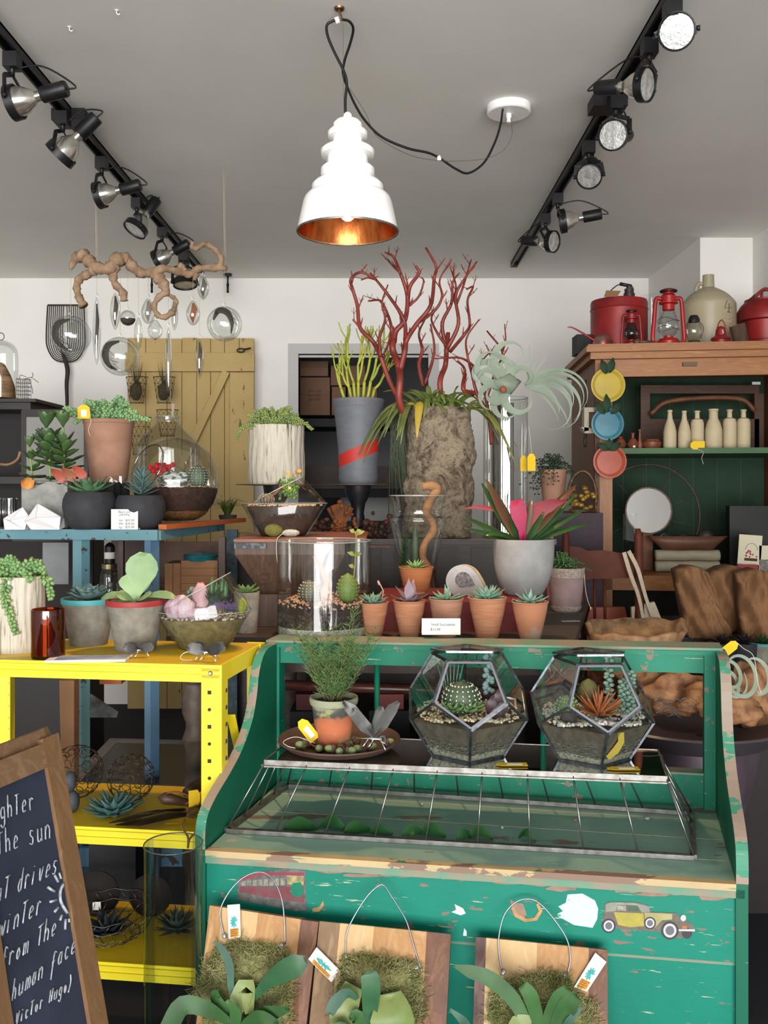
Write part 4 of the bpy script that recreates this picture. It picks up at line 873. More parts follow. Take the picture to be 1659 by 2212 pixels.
for i, (x, y, rr, lb) in enumerate([(205, 1925, 50, 'dark round plate leaning left under the blue rail'), (322, 1915, 46, 'dark round plate leaning beside the glass cylinder')]):
    d = 1.955; k = K(d); t = thing('dark_plate', lb, 'plate', V((W(x, 0, d).x, d*S, Z3+rr*k))); b = MB(); b.lathe([(0, 0), (rr*k*.6, 0), (rr*k, -.012), (rr*k, -.015), (rr*k*.6, -.004), (0, -.004)], (0, 0, 0), 36, RX); b.build('disc', M('bronze_black', '1c1613', '261e1a', .7, 0, 10, spec=.2), t)
    if i == 0: b = MB(); b.box((.0, -.02, -.03), (.022, -.019, -.008)); b.build('white_sticker', paper, t)
p = V((W(374, 0, 1.565).x, 1.565*S, 0)); k = K(1.565); t = thing('tall_glass_cylinder', 'very tall clear glass cylinder vase standing on floor left of the green bench', 'vase', p); r = 62*k; h = W(0, 1822, 1.565).z
b = MB(); b.lathe([(0, .01), (r, .01), (r, h)], n=44); b.build('glass_body', glassm('tall_glass', 'eef2f2', .05, .45), t); b = MB(); b.tube([(r*math.cos(6.283*i/40), r*math.sin(6.283*i/40), h) for i in range(40)], .0016, 5, True); b.build('rim', M('dark_glass_edge', '5a625e', None, .15, .3), t)
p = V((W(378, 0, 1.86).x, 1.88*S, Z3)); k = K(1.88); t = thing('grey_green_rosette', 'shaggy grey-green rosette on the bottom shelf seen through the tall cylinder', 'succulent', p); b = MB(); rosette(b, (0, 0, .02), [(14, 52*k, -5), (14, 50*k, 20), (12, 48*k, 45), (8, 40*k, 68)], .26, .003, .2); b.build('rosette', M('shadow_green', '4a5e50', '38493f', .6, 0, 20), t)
p = V((W(330, 0, 1.63).x, 1.5*S, 0))
LF = 0.78
# ================================================================= THINGS ON THE BLUE CART
def onz(px, d, z): p = W(px, 1050, d); p.z = z; return p
r4 = random.Random(21); ZBt = ZB+.0005
def roundpot(px, d, wpx, hpx, z, m, label, prof, name='round_pot'):
    k = K(d); p = onz(px, d, z); t = thing(name, label, 'potted plant', p); b = MB(); b.lathe([(r*wpx/2*k, q*hpx*k) for r, q in prof], n=40); b.build('pot', m, t)
    s_ = MB(); s_.lathe([(0, hpx*k*.9), (prof[-3][0]*wpx/2*k*.98, hpx*k*.9)], n=20); s_.build('soil', soil, t); return t, k
blk = M('matte_black_clay', '26272b', '32343a', .8, 0, 20, bump=.15)
rp = [(0, 0), (.62, 0), (.78, .1), (.93, .35), (1, .6), (.98, .8), (.9, .93), (.84, 1), (.76, 1), (.76, .85), (0, .85)]
# tall terracotta pot with sedum
k = K(2.68); ZRs = ZBt+93*k; b = MB(); b.box((W(212, 0, 2.68).x, 2.60*S, ZBt), (W(262, 0, 2.68).x, 2.77*S, ZRs-.0005)); solo(b.build('dark_riser', blackmatte), 'dark riser block under the tall terracotta pot', 'block')
t, k = roundpot(235, 2.68, 108, 135, ZRs, terra2, 'tall weathered terracotta pot of trailing sedum with a yellow tag', [(0, 0), (.72, 0), (.8, .3), (.89, .6), (.97, .93), (1.0, .94), (1.0, .995), (.97, 1), (.9, 1), (.9, .88), (0, .88)], 'terracotta_pot')
sedum(t, (0, 0, 134*k), 72*k, 30, .023, .0065, 50*k, M('grey_green_sedum', '97bd80', '77a06c', .5, 0, 20), r4, .25, [[(-20*k, -20*k, 134*k), (-70*k, -20*k, 146*k), (-112*k, -15*k, 148*k)], [(-20*k, -20*k, 134*k), (-60*k, -20*k, 150*k), (-88*k, -15*k, 160*k)], [(30*k, -20*k, 136*k), (65*k, -20*k, 138*k), (92*k, -20*k, 134*k)], [(-20*k, 0, 136*k), (-45*k, -20*k, 148*k), (-66*k, -20*k, 126*k)]])
pt_ = t['_loc']; q = V(pt_)+V((-36*k, -56*k, 162*k)); tag(q, .045, .05, 'yellow tag tucked in the tall terracotta pot of sedum', None, string=[q+V((.02, -.002, -.01)), q+V((.03, -.012, -.06)), q+V((.022, -.015, -.09)), q+V((.028, -.015, -.115))])
# square concrete pot with tree aeonium
k = K(2.52); p = onz(112, 2.55, ZBt); t = thing('concrete_cube_pot', 'square grey concrete pot with tall leggy green rosette plant', 'potted plant', p); w_ = 49*k; h = 100*k
b = MB(); b.box((-w_, -w_*.9, 0), (w_, w_*.9, h)); b.build('pot', conc, t); b = MB(); b.box((-w_*.9, -w_*.8, h), (w_*.9, w_*.8, h+.002)); b.build('soil', soil, t)
for j, (path, tops) in enumerate([([(-38, -10, 98), (-40, -12, 130), (-44, -12, 175)], 1), ([(0, -8, 98), (-2, -12, 160), (-8, -12, 215)], 1), ([(28, -5, 98), (30, -10, 150), (28, -10, 218)], 1)]):
    P = spline([V(q)*k for q in path], 5); b = MB(); b.tube(P, .0045 if j else .004, 8); b.build('stem', stemg, t)
    b = MB(); sc_ = (.75, 1.1, 1.05)[j]
    nl = (5, 8, 8)[j]
    for i in range(nl):
        f = i/(nl-1); c = P[int(f*(len(P)-1)*.85+.15*len(P))-1] if f < 1 else P[-1]
        nn = 4 if f < .9 else 6; L = (46-10*f)*k*sc_; pit = -12+f*75
        rosette(b, c, [(nn, L, pit)], .58, .004, .05, .35, r4, (.16, .3, .75, 1, .85, .3), ph=i*1.1)
    b.build('foliage', aeon, t)
b = MB(); b.leaf([V((-42*k, -52*k, 104*k)), V((-34*k, -60*k, 98*k)), V((-22*k, -62*k, 92*k)), V((-18*k, -60*k, 88*k))], [12*k, 26*k, 24*k, 3*k], .003, (0, -1, .5)); b.build('yellow_leaf', M('yellowing_leaf', 'd99a3c', 'c96a3a', .5, 0, 20), t)
for x, z, c in ((30, 112, '9a4430'), (75, 118, 'a84a34'), (52, 114, '84502c')):
    b = MB(); b.leaf([V((x-12, -52, z+14))*k, V((x, -56, z+6))*k, V((x+12, -58, z-6))*k, V((x+18, -58, z-16))*k], [6*k, 18*k, 20*k, 3*k], .003, (0, -1, .4)); b.build('red_leaf', M('withered_leaf'+c, c, 'b34a30', .5, 0, 20), t)
# black pots
t, k = roundpot(193, 2.45, 112, 80, ZBt, blk, 'round black pot with spreading green rosette beside the price card', rp)
b = MB(); rosette(b, (0, 0, 74*k), [(9, 62*k, 18), (8, 52*k, 35), (6, 40*k, 58), (4, 26*k, 76)], .34, .004, .15); b.build('rosette', M('fresh_rosette', '6f9a6e', '517f57', .45, 0, 20), t)
t, k = roundpot(303, 2.48, 108, 72, ZBt, blk, 'round black pot with spiky pale plant left of the big round terrarium', rp)
b = MB()
for i in range(16):
    z = (72+i*3.2)*k; rosette(b, (5*k, -10*k, z), [(6, (40-i*1.4)*k, 18+i*2)], .12, .002, .1, .4, r4, ph=i*.7)
b.tube([(5*k, -10*k, 60*k), (5*k, -10*k, 125*k)], .002, 6); b.build('spiky_plant', sageblue, t)
# white paper gems
def gemcrystal(px, d, wpx, hpx, label, pts, fcs):
    k = K(d); p = onz(px, d, ZBt); t = thing('geometric_ornament', label, 'ornament', p); b = MB(); b.add([V(q)*k for q in pts], fcs, False); b.build('faceted_body', M('white_facets', 'ecebea', 'e4e2e6', .6, 0, 10), t)
    e = MB(); seen = set()
    for f in fcs:
        for i in range(len(f)):
            a, c = sorted((f[i], f[(i+1) % len(f)]))
            if (a, c) not in seen: seen.add((a, c)); e.tube([V(pts[a])*k, V(pts[c])*k], .0007, 4)
    e.build('crease_lines', M('crease_grey', 'a9a8a8', None, .8), t)
gemcrystal(95, 2.42, 70, 55, 'larger white faceted paper-like gem left of the black pot', [(-25, -8, 0), (36, -8, 0), (40, 14, 4), (-20, 20, 0), (-36, -14, 18), (38, -6, 28), (36, 20, 26), (-18, 16, 40), (-10, -20, 26), (-14, 0, 57)], [(0, 1, 5, 8, 4), (4, 8, 9), (8, 5, 9), (1, 2, 6, 5), (5, 6, 9), (6, 7, 9), (7, 4, 9), (2, 3, 7, 6), (3, 0, 4, 7), (0, 3, 2, 1)])
gemcrystal(37, 2.42, 52, 50, 'smaller white faceted paper-like gem at the far left of blue table', [(-24, -8, 0), (20, -8, 0), (24, 14, 0), (-20, 16, 0), (-25, -12, 24), (26, -4, 30), (24, 16, 28), (-16, 16, 34), (-8, -18, 20), (12, 0, 49)], [(0, 1, 5, 8, 4), (4, 8, 9), (8, 5, 9), (1, 2, 6, 5), (5, 6, 9), (6, 7, 9), (7, 4, 9), (2, 3, 7, 6), (3, 0, 4, 7), (0, 3, 2, 1)])
def card(px, d, wpx, hpx, z, label, lines, sizes, m=paper):
    k = K(d); p = onz(px, d, z); t = thing('price_card', label, 'card', p); b = MB(); b.box((-wpx/2*k, 0, 0), (wpx/2*k, .0008, hpx*k)); b.hexa([V(q) for q in ((-wpx/2*k, 0, hpx*k-.001), (wpx/2*k, 0, hpx*k-.001), (wpx/2*k, .028, 0), (-wpx/2*k, .028, 0), (-wpx/2*k, .0008, hpx*k), (wpx/2*k, .0008, hpx*k), (wpx/2*k, .029, 0), (-wpx/2*k, .029, 0))]); b.build('card', m, t)
    for (s_, x, y, al), sz in zip(lines, sizes): text(s_, sz*k, T3(x*k, -.0008, y*k) @ RX, ink, t, 'lettering', .0002, al)
    return t
card(269, 2.415, 58, 44, ZBt, 'white price card in front of the black pots on blue table', [('Black pot', 0, 36, 'CENTER'), ('planting', 0, 30.5, 'CENTER'), ('Sm', -12, 18, 'LEFT'), ('$25.00', 2, 18, 'LEFT'), ('Md', -12, 10.5, 'LEFT'), ('$30.00', 2, 10.5, 'LEFT'), ('Lg', -12, 3.5, 'LEFT'), ('$35.00', 2, 3.5, 'LEFT')], [7]*2+[7]*6)
# big round terrarium with side hole
d = 2.67; k = K(d); p = onz(380, d, ZBt+.018); t = thing('round_terrarium', 'large round glass terrarium with slanted side opening, red moss and brown soil', 'terrarium', p)
R0 = 92
prof = [(0, 0), (40, 0), (62, 12), (80, 35), (90, 62), (92, 88), (86, 118), (72, 146), (50, 166), (24, 177), (0, 180)]
b = MB(); P2 = spline([V((r, z, 0)) for r, z in prof], 4); n = 56; vs = []; fs = []
hc = V((-.62, -.70, .36)).normalized(); cz = 88*k
for j, q in enumerate(P2):
    for i in range(n): a = 6.28318*i/n; vs.append(V((q.x*k*math.cos(a), q.x*k*math.sin(a), q.y*k)))
for j in range(len(P2)-1):
    for i in range(n):
        i2 = (i+1) % n; f = (j*n+i, j*n+i2, (j+1)*n+i2, (j+1)*n+i); c = sum((vs[x] for x in f), V((0, 0, 0)))/4-V((0, 0, cz))
        if c.normalized().dot(hc) < .84: fs.append(f)
b.add(vs, fs); b.build('glass_body', glass, t)
b = MB(); u = hc.orthogonal().normalized(); v_ = hc.cross(u); rr = 92*k; b.tube([V((0, 0, cz))+hc*rr*.845+(u*math.cos(x)+v_*math.sin(x))*rr*.545 for x in [6.283*i/40 for i in range(40)]], .0028, 6, True); b.build('opening_rim', glassm('thick_glass', 'c8ccc8', .2, .8), t)
b = MB(); b.lathe([(0, 1*k), (39*k, 1.5*k), (61*k, 13*k), (79*k, 36*k), (88*k, 60*k), (89*k, 70*k), (0, 74*k)], n=40); b.build('soil', M('reddish_soil', '4a2e22', '2e2019', .95, 0, 60, bump=.6), t)
b = MB(); b.lathe([(0, 1*k), (39.5*k, 1*k), (61.7*k, 12.6*k), (70*k, 22*k), (0, 22*k)], n=40); b.build('lower_gravel', M('orange_gravel', 'a5713f', '6a4428', .8, 0, 70, bump=.8), t)
b = MB(); pebbles(b, discpts(86*k, 74*k, 260, r4), .0042, r4); stuff(b.build('gravel', pebt, t))
b = MB()
for i in range(26): b.ball((-22*k+r4.gauss(0, 10)*k, -40*k+r4.gauss(0, 6)*k, (112+r4.gauss(0, 5))*k), 6*k, 6, .3, i)
b.build('red_moss', M('red_moss', 'd01f26', 'a8161c', .9, 0, 80, bump=1), t)
b = MB(); b.ball((-12*k, -28*k, 92*k), (24*k, 12*k, 18*k), 12, .4, 3); b.ball((18*k, -30*k, 90*k), (16*k, 10*k, 16*k), 12, .4, 5); b.build('birch_bark', M('birch_bark', 'c9d0c8', '4a463c', .8, 0, 60, (.6, 1, 2), lo=.45, hi=.55), t)
b = MB(); s_ = MB(); cactus(b, (50*k, -10*k, 74*k), 22*k, 46*k, 14, s_); b.build('ball_cactus', M('grey_cactus', '63735c', '4c5c48', .6, 0, 20), t); stuff(s_.build('spines', M('pale_spines', 'd8d4c4', None, .7), t))
# glass bottle-necked jar behind
d = 2.8; k = K(d); p = onz(362, 2.895, ZBt); t = thing('glass_jar', 'clear glass shouldered jar standing behind the round terrarium', 'jar', p)
b = MB(); b.lathe([(q.x*k, q.y*k) for q in spline([V(x) for x in ((0, 0, 0), (68, 0, 0), (71, 10, 0), (71, 150, 0), (66, 180, 0), (40, 205, 0), (26, 222, 0), (25, 236, 0))], 4)], n=40); b.build('glass_body', glass, t)
b = MB(); b.tube([(25*k*math.cos(6.283*i/24), 25*k*math.sin(6.283*i/24), 236*k) for i in range(24)], .0018, 5, True); b.build('rim', MC['glass_edge'], t)
# small clear box
k = K(2.68); p = onz(238, 2.63, ZBt); t = thing('glass_box', 'small clear glass box between the two black pots', 'box', p+V((.005, 0, 0))); b = MB(); b.box((-22*k, -.0, 0), (22*k, 40*k, 106*k)); b.build('glass_panes', glass, t)
# grass tuft
p = onz(492, 2.9, ZBt); t = thing('grass_plant', 'dark green grassy plant behind the round terrarium on the orange plank end', 'potted plant', p); b = MB(); k = K(2.9)
b.lathe([(0, 0), (16*k, 0), (20*k, 16*k), (0, 16*k)], n=16); b.build('pot', blk, t); b = MB()
for i in range(110):
    a = r4.uniform(0, 6.283); L = r4.uniform(30, 62)*k; e = r4.uniform(.3, 1.1); q = V((math.cos(a)*4*k, math.sin(a)*4*k, 14*k)); b.leaf([q, q+V((math.cos(a)*L*.35*e, math.sin(a)*L*.3*e, L*.6)), q+V((math.cos(a)*L*e, math.sin(a)*L*.5*e, L*(.9-.5*e)))], [.003, .003, .0005], .0004)
b.build('grass_blades', M('grass_blade', '6a7a2e', '38522a', .5, 0, 9), t)
# things below the cart top
def sbox(name, label, cat, x0, y0, x1, y1, d, dp, m, grp=None):
    a = W(x0, y0, d); c = W(x1, y1, d); b = MB(); b.box((a.x, a.y, c.z), (c.x, a.y+dp, a.z)); o = b.build(name, m); return solo(o, label, cat, grp)
sbox('shelf_board', 'brown shelf board under the blue table holding kraft boxes', 'shelf', 200, 1296, 486, 1312, 2.62, .3, brown)
sbox('wooden_back_board', 'horizontal brown wooden board behind the kraft boxes', 'board', 345, 1170, 486, 1294, 2.9, .02, wood('back_boards', '6b4028', '4f2e1e', '7a4c30', 3, 0, .6))
for i in range(5):
    y = 1211+i*16.6; sbox('kraft_box', ('topmost', 'second', 'third', 'fourth', 'lowest')[i]+' flat kraft box in the stack under the blue table', 'box', 391, y, 470, y+16, 2.64, .14, cardb, 'flat kraft boxes')
sbox('kraft_box', 'left upright kraft box beside the stack', 'box', 356, 1217, 373, 1294, 2.64, .14, cardb, 'flat kraft boxes'); sbox('kraft_box', 'right upright kraft box touching the stack', 'box', 374, 1217, 390, 1294, 2.64, .14, cardb, 'flat kraft boxes')
k = K(2.68); p = W(433, 1210.5, 2.68); t = thing('teal_bowl', 'shallow teal glazed dish on top of the kraft box stack', 'bowl', p); b = MB(); b.lathe([(0, 0), (34*k, 0), (37*k, 12*k), (36*k, 13*k), (33*k, 3*k), (0, 3*k)], n=30); b.build('bowl', M('teal_glaze', '1f6a72', '17565e', .2), t)
sbox('dark_upright', 'dark brown upright board right of the kraft boxes', 'board', 472, 1160, 486, 1296, 2.62, .03, brown)
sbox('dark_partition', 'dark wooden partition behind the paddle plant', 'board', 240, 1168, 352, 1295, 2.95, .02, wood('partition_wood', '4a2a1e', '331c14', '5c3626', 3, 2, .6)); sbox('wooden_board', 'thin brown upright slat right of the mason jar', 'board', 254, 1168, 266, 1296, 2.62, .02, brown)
k = K(2.66); p = W(236, 1295.5, 2.68); t = thing('mason_jar', 'glass mason jar with metal band under the blue table', 'jar', p)
b = MB(); b.lathe([(0, 0), (20*k, 0), (21*k, 4*k), (21*k, 52*k), (18*k, 62*k), (15*k, 68*k), (15*k, 74*k)], n=28); b.build('glass_body', darkglass, t); b = MB(); b.lathe([(15.5*k, 68*k), (16.5*k, 68*k), (16.5*k, 78*k), (13*k, 79*k), (15.5*k, 68*k)], n=28); b.build('metal_band', M('dull_brass_lid', '9a8a68', None, .35, .9), t)
k = K(2.67); p = W(237, 1216.5, 2.68); t = thing('black_bottle', 'black bottle with white label standing above the mason jar', 'bottle', p); t.location.z = W(0, 1216.5, 2.68).z; b = MB(); b.lathe([(0, 0), (11*k, 0), (11*k, 36*k), (7*k, 42*k), (0, 46*k)], n=20); b.build('bottle', black, t); b = MB(); b.lathe([(11.3*k, 10*k), (11.3*k, 24*k)], n=20); b.build('label', paper, t)
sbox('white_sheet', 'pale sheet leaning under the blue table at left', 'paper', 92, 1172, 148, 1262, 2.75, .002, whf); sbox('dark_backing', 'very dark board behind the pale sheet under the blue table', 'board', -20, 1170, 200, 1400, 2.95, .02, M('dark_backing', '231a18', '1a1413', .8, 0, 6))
# ================================================================= LEFT BACK: DARK CABINET, CLOCHE, WALL PIECES
a = W(-60, 862, 3.7); k = K(3.7)
t = thing('dark_hutch', 'dark brown moulded cabinet at the left edge holding a glass cloche', 'cabinet', (W(20, 0, 3.7).x, 3.85*S, 0))
def px_box(name, m, x0, y0, x1, y1, d, dp, par): a = W(x0, y0, d); c = W(x1, y1, d); b = MB(); b.box((a.x, a.y, c.z), (c.x, a.y+dp, a.z)); return b.build(name, m, par, True)
dk = M('espresso_wood', '241a1a', '1b1315', .5, 0, 10)
px_box('top_moulding', dk, -120, 861, 77, 868, 3.64, .5, t); px_box('cornice', dk, -120, 868, 66, 884, 3.67, .46, t)
px_box('side_stile', dk, 46, 884, 66, 1450, 3.7, .4, t); px_box('back_panel', M('espresso_back', '151011', None, .7), -120, 884, 46, 1450, 3.9, .02, t); px_box('shelf_board', dk, -120, 1030, 46, 1045, 3.7, .3, t); px_box('shelf_board', dk, -120, 1240, 46, 1255, 3.7, .3, t)
b = MB(); b.tube(spline(pix([(0, 1003), (20, 1003), (38, 992), (44, 975)], 3.72), 4), .008, 8); b.build('antler', M('antler', 'a5805a', '7d5c3c', .6, 0, 20)); o = bpy.data.objects['antler']; solo(o, 'curved tan antler lying in the dark cabinet', 'antler')
d = 3.72; k = K(d); p = W(2, 861, d); t = thing('glass_cloche', 'tall glass cloche with a ring handle on the dark cabinet', 'cloche', p)
b = MB(); b.lathe([(q.x*k, q.y*k) for q in spline([V(x) for x in ((35, 0, 0), (35, 90, 0), (30, 112, 0), (18, 122, 0), (4, 126, 0))], 4)], n=36); b.build('glass_dome', glass, t)
b = MB(); b.tube([(7*k*math.cos(x), 0, 134*k+8*k*math.sin(x)) for x in [6.283*i/16 for i in range(16)]], .0025, 6, True); b.build('handle_ring', MC['dark_glass_edge'] if 'dark_glass_edge' in MC else black, t)
t = thing('tan_basket', 'tan woven coral-like form inside the glass cloche', 'basket', p+V((0, 0, .001))); b = MB(); b.lathe([(0, 0), (29*k, 0), (28*k, 25*k), (20*k, 50*k), (8*k, 74*k), (0, 78*k)], n=22, wob=.04); b.build('form', M('tan_weave', 'b3875a', '5c3f28', .8, 0, 18, (.3, .3, 4), bump=.6), t)
p = W(51, 861, d); t = thing('wire_cage', 'small dark wire mesh cage with a twiggy air plant beside the cloche', 'cage', p); b = MB(); 
for i in range(6):
    x = (-12+i*4.8)*k
    for y in (-10*k, 10*k): b.tube([(x, y, 0), (x, y, 42*k)], .0012, 4)
    b.tube([(-12*k, -10*k, (i*8.4)*k), (12*k, -10*k, i*8.4*k), (12*k, 10*k, i*8.4*k), (-12*k, 10*k, i*8.4*k)], .0012, 4, True)
b.build('mesh', black, t); b = MB()
for P_ in ([(0, 0, 38), (10, -4, 44), (20, -4, 44), (34, -4, 34)], [(18, -4, 44), (22, -4, 50), (20, -4, 56)], [(-8, -4, 40), (-4, -6, 50), (8, -6, 46)], [(14, -4, 40), (20, -6, 24), (22, -6, 10)]): b.tube(spline([V(q)*k for q in P_], 4), .0018, 5)
b.build('twigs', M('grey_twig', '6a6a4c', None, .8), t)
frame('picture_frame', 'dark framed botanical print leaning behind the tall terracotta pot', 'picture', [(48, 1150, 3.4), (190, 1150, 3.4), (190, 884, 3.45), (48, 884, 3.45)], .13, dk, M('print_paper', '8f8d88', '9a9892', .9, 0, 4), 3.4)
b = MB()
rn = random.Random(5)
for i in range(60):
    q = W(85+rn.uniform(-3, 3)+abs((i % 12)-6)*.9*(-1)**i, 925+i*1.0, 3.41); b.ball(q, .004, 5)
o = b.build('botanical_drawing', M('fern_ink', '3c463a', None, .9), TH[-1], True); stuff(o)
b = MB(); b.box((W(40, 0, 3.45).x, 3.4*S-.01, 0), (W(200, 0, 3.45).x, 3.4*S+.25, W(0, 1150, 3.4).z-.001)); solo(b.build('dark_side_table', dk), 'dark side table behind the blue table holding the print', 'table')
sbox('glassware_shelf', 'dark shelf at the far left with glass tumblers', 'shelf', -80, 1138, 46, 1150, 3.0, .25, dk)
for i, (x, lb) in enumerate([(-4, 'ribbed glass tumbler cut by the left edge'), (22, 'ribbed glass tumbler at the left edge on dark shelf')]):
    p = W(x, 1138, 3.03); k = K(3.03); t = thing('ribbed_tumbler', lb, 'glass', p, 'ribbed tumblers'); b = MB(); n = 40; b.lathe([(0, 0), (14*k, 0), (16*k, 62*k)], n=16); b.build('glass_body', darkglass, t)
    b = MB(); 
    for j in range(9): a = 3.3+j*.3; b.tube([(14.3*k*math.cos(a), 14.3*k*math.sin(a), .004), (16*k*math.cos(a), 16*k*math.sin(a), 60*k)], .0009, 4)
    b.build('ribs', silver, t)
# potato scoop on wall
d = 4.86; P0 = W(142, 780, d); t = thing('potato_scoop', 'long-handled iron wire scoop hanging on the wall at left', 'scoop', P0); iron = M('dark_iron', '2e2624', '3c302c', .6, .4, 20)
b = MB(); oy = 4.85*S
def arcw(s_): # nested U outlines
    xl = 100+s_*39; xr = 183-s_*41; bt = 782-s_*30
    return spline(pix([(xl+3, 660+0*s_), (xl, 720), (xl+2, 750-s_*10), ((xl+142)/2-4, bt-6), (142, bt), ((xr+142)/2+4, bt-6), (xr-1, 750-s_*10), (xr, 720), (xr-2, 660)], d), 3)
for i in range(9): b.tube(arcw(i/9), .003 if i else .005, 5)
b.tube(pix([(103, 659), (182, 659)], d), .005, 6); b.build('wire_grid', iron, t, True)
b = MB(); P_ = spline(pix([(130, 752), (140, 776), (146, 800), (144, 830), (145, 875), (144, 960)], d-.02), 4); b.tube(P_, lerpl([.006, .014, .016, .014, .012, .012], len(P_)), 8); b.build('handle', iron, t, True)
# yellow plank door
yd = thing('yellow_plank_door', 'old yellow painted plank door with diagonal brace leaning on the wall', 'door panel', W(412, 1160, 4.8)); yw = worn('old_yellow_paint', 'cdb27a', '7a6442', '6a5636', .64, .69, 16, (1, 1, .4), 'c0a46a', .75)
xs = [275, 315, 361, 393, 425, 455, 485, 517, 549]
for i in range(8):
    a = W(xs[i]+.5, 730+(i % 3), 4.8); c = W(xs[i+1]-.8, 1150, 4.8); b = MB(); b.box((a.x, a.y, 0), (c.x, a.y+.03, a.z)); b.build('plank', yw, yd, True)
for y0, y1 in ((762, 802),): a = W(270, y0, 4.76); c = W(549, y1, 4.76); b = MB(); b.box((a.x, a.y, c.z), (c.x, a.y+.035, a.z)); b.build('cross_rail', yw, yd, True)
b = MB(); b.bar(W(489, 803, 4.77), W(390, 1010, 4.77), .05, .03, (0, 1, 0)); b.build('diagonal_brace', yw, yd, True)
a = W(497, 805, 4.77); c = W(548, 1150, 4.77); b = MB(); b.box((a.x, a.y, c.z), (c.x, a.y+.02, a.z)); b.build('side_board', yw, yd, True)
b = MB(); b.tube([W(520+8*math.cos(x), 757+4*math.sin(x), 4.74) for x in [6.283*i/12 for i in range(12)]], .005, 5, True); b.tube(pix([(527, 755), (542, 752)], 4.74), .006, 6); b.build('latch', iron, yd, True)
for i, (x, y, plant, lb) in enumerate([(296, 815, 1, 'upper left wire wall basket with a spiky air plant'), (355, 815, 1, 'upper right wire wall basket with a spiky air plant'), (303, 902, 0, 'lower left empty wire wall basket hanging from the upper one'), (362, 886, 0, 'lower right wire wall basket seen above the glass jar')]):
    d = 4.68; k = K(d); t = thing('wire_wall_basket', lb, 'basket', W(x, y, d), 'wire wall baskets'); b = MB(); h = 56*k if i != 2 else 80*k; n = 12
    for j in range(5):
        f = j/4; rr = (24-9*f)*k; b.tube([(rr*math.cos(6.283*q/n), -abs(rr*math.sin(6.283*q/n))*.6, -h*f) for q in range(n)], .0016 if j % 4 else .003, 4, True)
        if j < 4:
            r2 = (24-9*(f+.25))*k
            for q in range(n): a1 = 6.283*q/n; a2 = 6.283*(q+(1 if j % 2 else -1))/n; b.tube([(rr*math.cos(a1), -abs(rr*math.sin(a1))*.6, -h*f), (r2*math.cos(a2), -abs(r2*math.sin(a2))*.6, -h*(f+.25))], .0012, 4)
    b.build('wire_mesh', iron, t)
    if plant:
        b = MB(); b.ball((0, -.02, -h*.55), (14*k, 10*k, 20*k), 10, .3, i); b.build('moss_ball', M('dry_moss', '3c3424', '4a4430', .95, 0, 60, bump=1), t); b = MB()
        for q in range(16): a1 = rn.uniform(0, 6.283); b.leaf([V((0, -.02, -h*.35)), V((math.cos(a1)*8*k, -.02+math.sin(a1)*5*k, -h*.0)), V((math.cos(a1)*14*k, -.02+math.sin(a1)*7*k, 18*k+rn.uniform(-6, 16)*k))], [.006, .006, .0008], .001)
        b.build('air_plant', M('dusk_green', '34402c', '26321f', .6), t)
# ================================================================= DRIFTWOOD MOBILE
d = 3.2; k = K(d); dm = thing('driftwood_branch', 'knobbly pale driftwood branch hanging on strings at upper left', 'driftwood', W(300, 580, d)); dw = M('driftwood', 'ae9174', '8f7156', .85, 0, 30, bump=.8, bs=45)
for P_, rr in (([(152, 582), (163, 560), (178, 552), (190, 562), (210, 578), (235, 580), (252, 562), (270, 560), (285, 575), (305, 590), (330, 588), (352, 580), (390, 588), (410, 592), (432, 580), (470, 578), (490, 580)], [3, 11, 14, 13, 12, 13, 15, 14, 12, 10, 9, 8, 8, 8, 8, 8, 5]),
               ([(205, 582), (190, 592), (172, 603), (166, 620), (170, 640), (180, 660)], [11, 9, 9, 8, 8, 10]), ([(248, 575), (244, 595), (250, 615), (265, 632), (268, 650)], [12, 9, 8, 9, 8]),
               ([(475, 578), (478, 560), (470, 545), (455, 532), (440, 528), (425, 536), (415, 534), (416, 522)], [7, 6, 6, 6, 5, 6, 5, 5]),
               ([(330, 588), (342, 600), (352, 612), (358, 630), (345, 640), (333, 660), (340, 680), (356, 685), (372, 675)], [9, 13, 12, 9, 7, 6, 6, 6, 7]), ([(355, 632), (370, 640), (380, 650), (376, 668), (372, 676)], [5, 4, 5, 5, 5]), ([(388, 588), (390, 574), (400, 585)], [6, 7, 6]), ([(425, 590), (420, 605)], [7, 4])):
    P3 = spline([W(x, y, d+.03*math.sin(x*.05)) for x, y in P_], 5); b = MB(); b.tube(P3, [q*k*(1+.16*math.sin(i*1.3)+.1*math.sin(i*2.9)) for i, q in enumerate(lerpl(rr, len(P3)))], 10); b.build('branch_limb', dw, dm, True)
for x, y0, y1 in ((205, 448, 570), (482, 466, 560)):
    b = MB(); q = W(x, y0, d); q.z = CZ; b.tube([q, W(x+3, y1, d)], .0014, 4); b.tube([q+V((.004, 0, -.02)), W(x+6, y1+15, d)], .001, 4); b.build('hanging_string', jute, dm, True)
feather = M('dark_feather', '2c2624', '4a3f38', .8, 0, 30, (4, 1, 1)); thing_orn = []
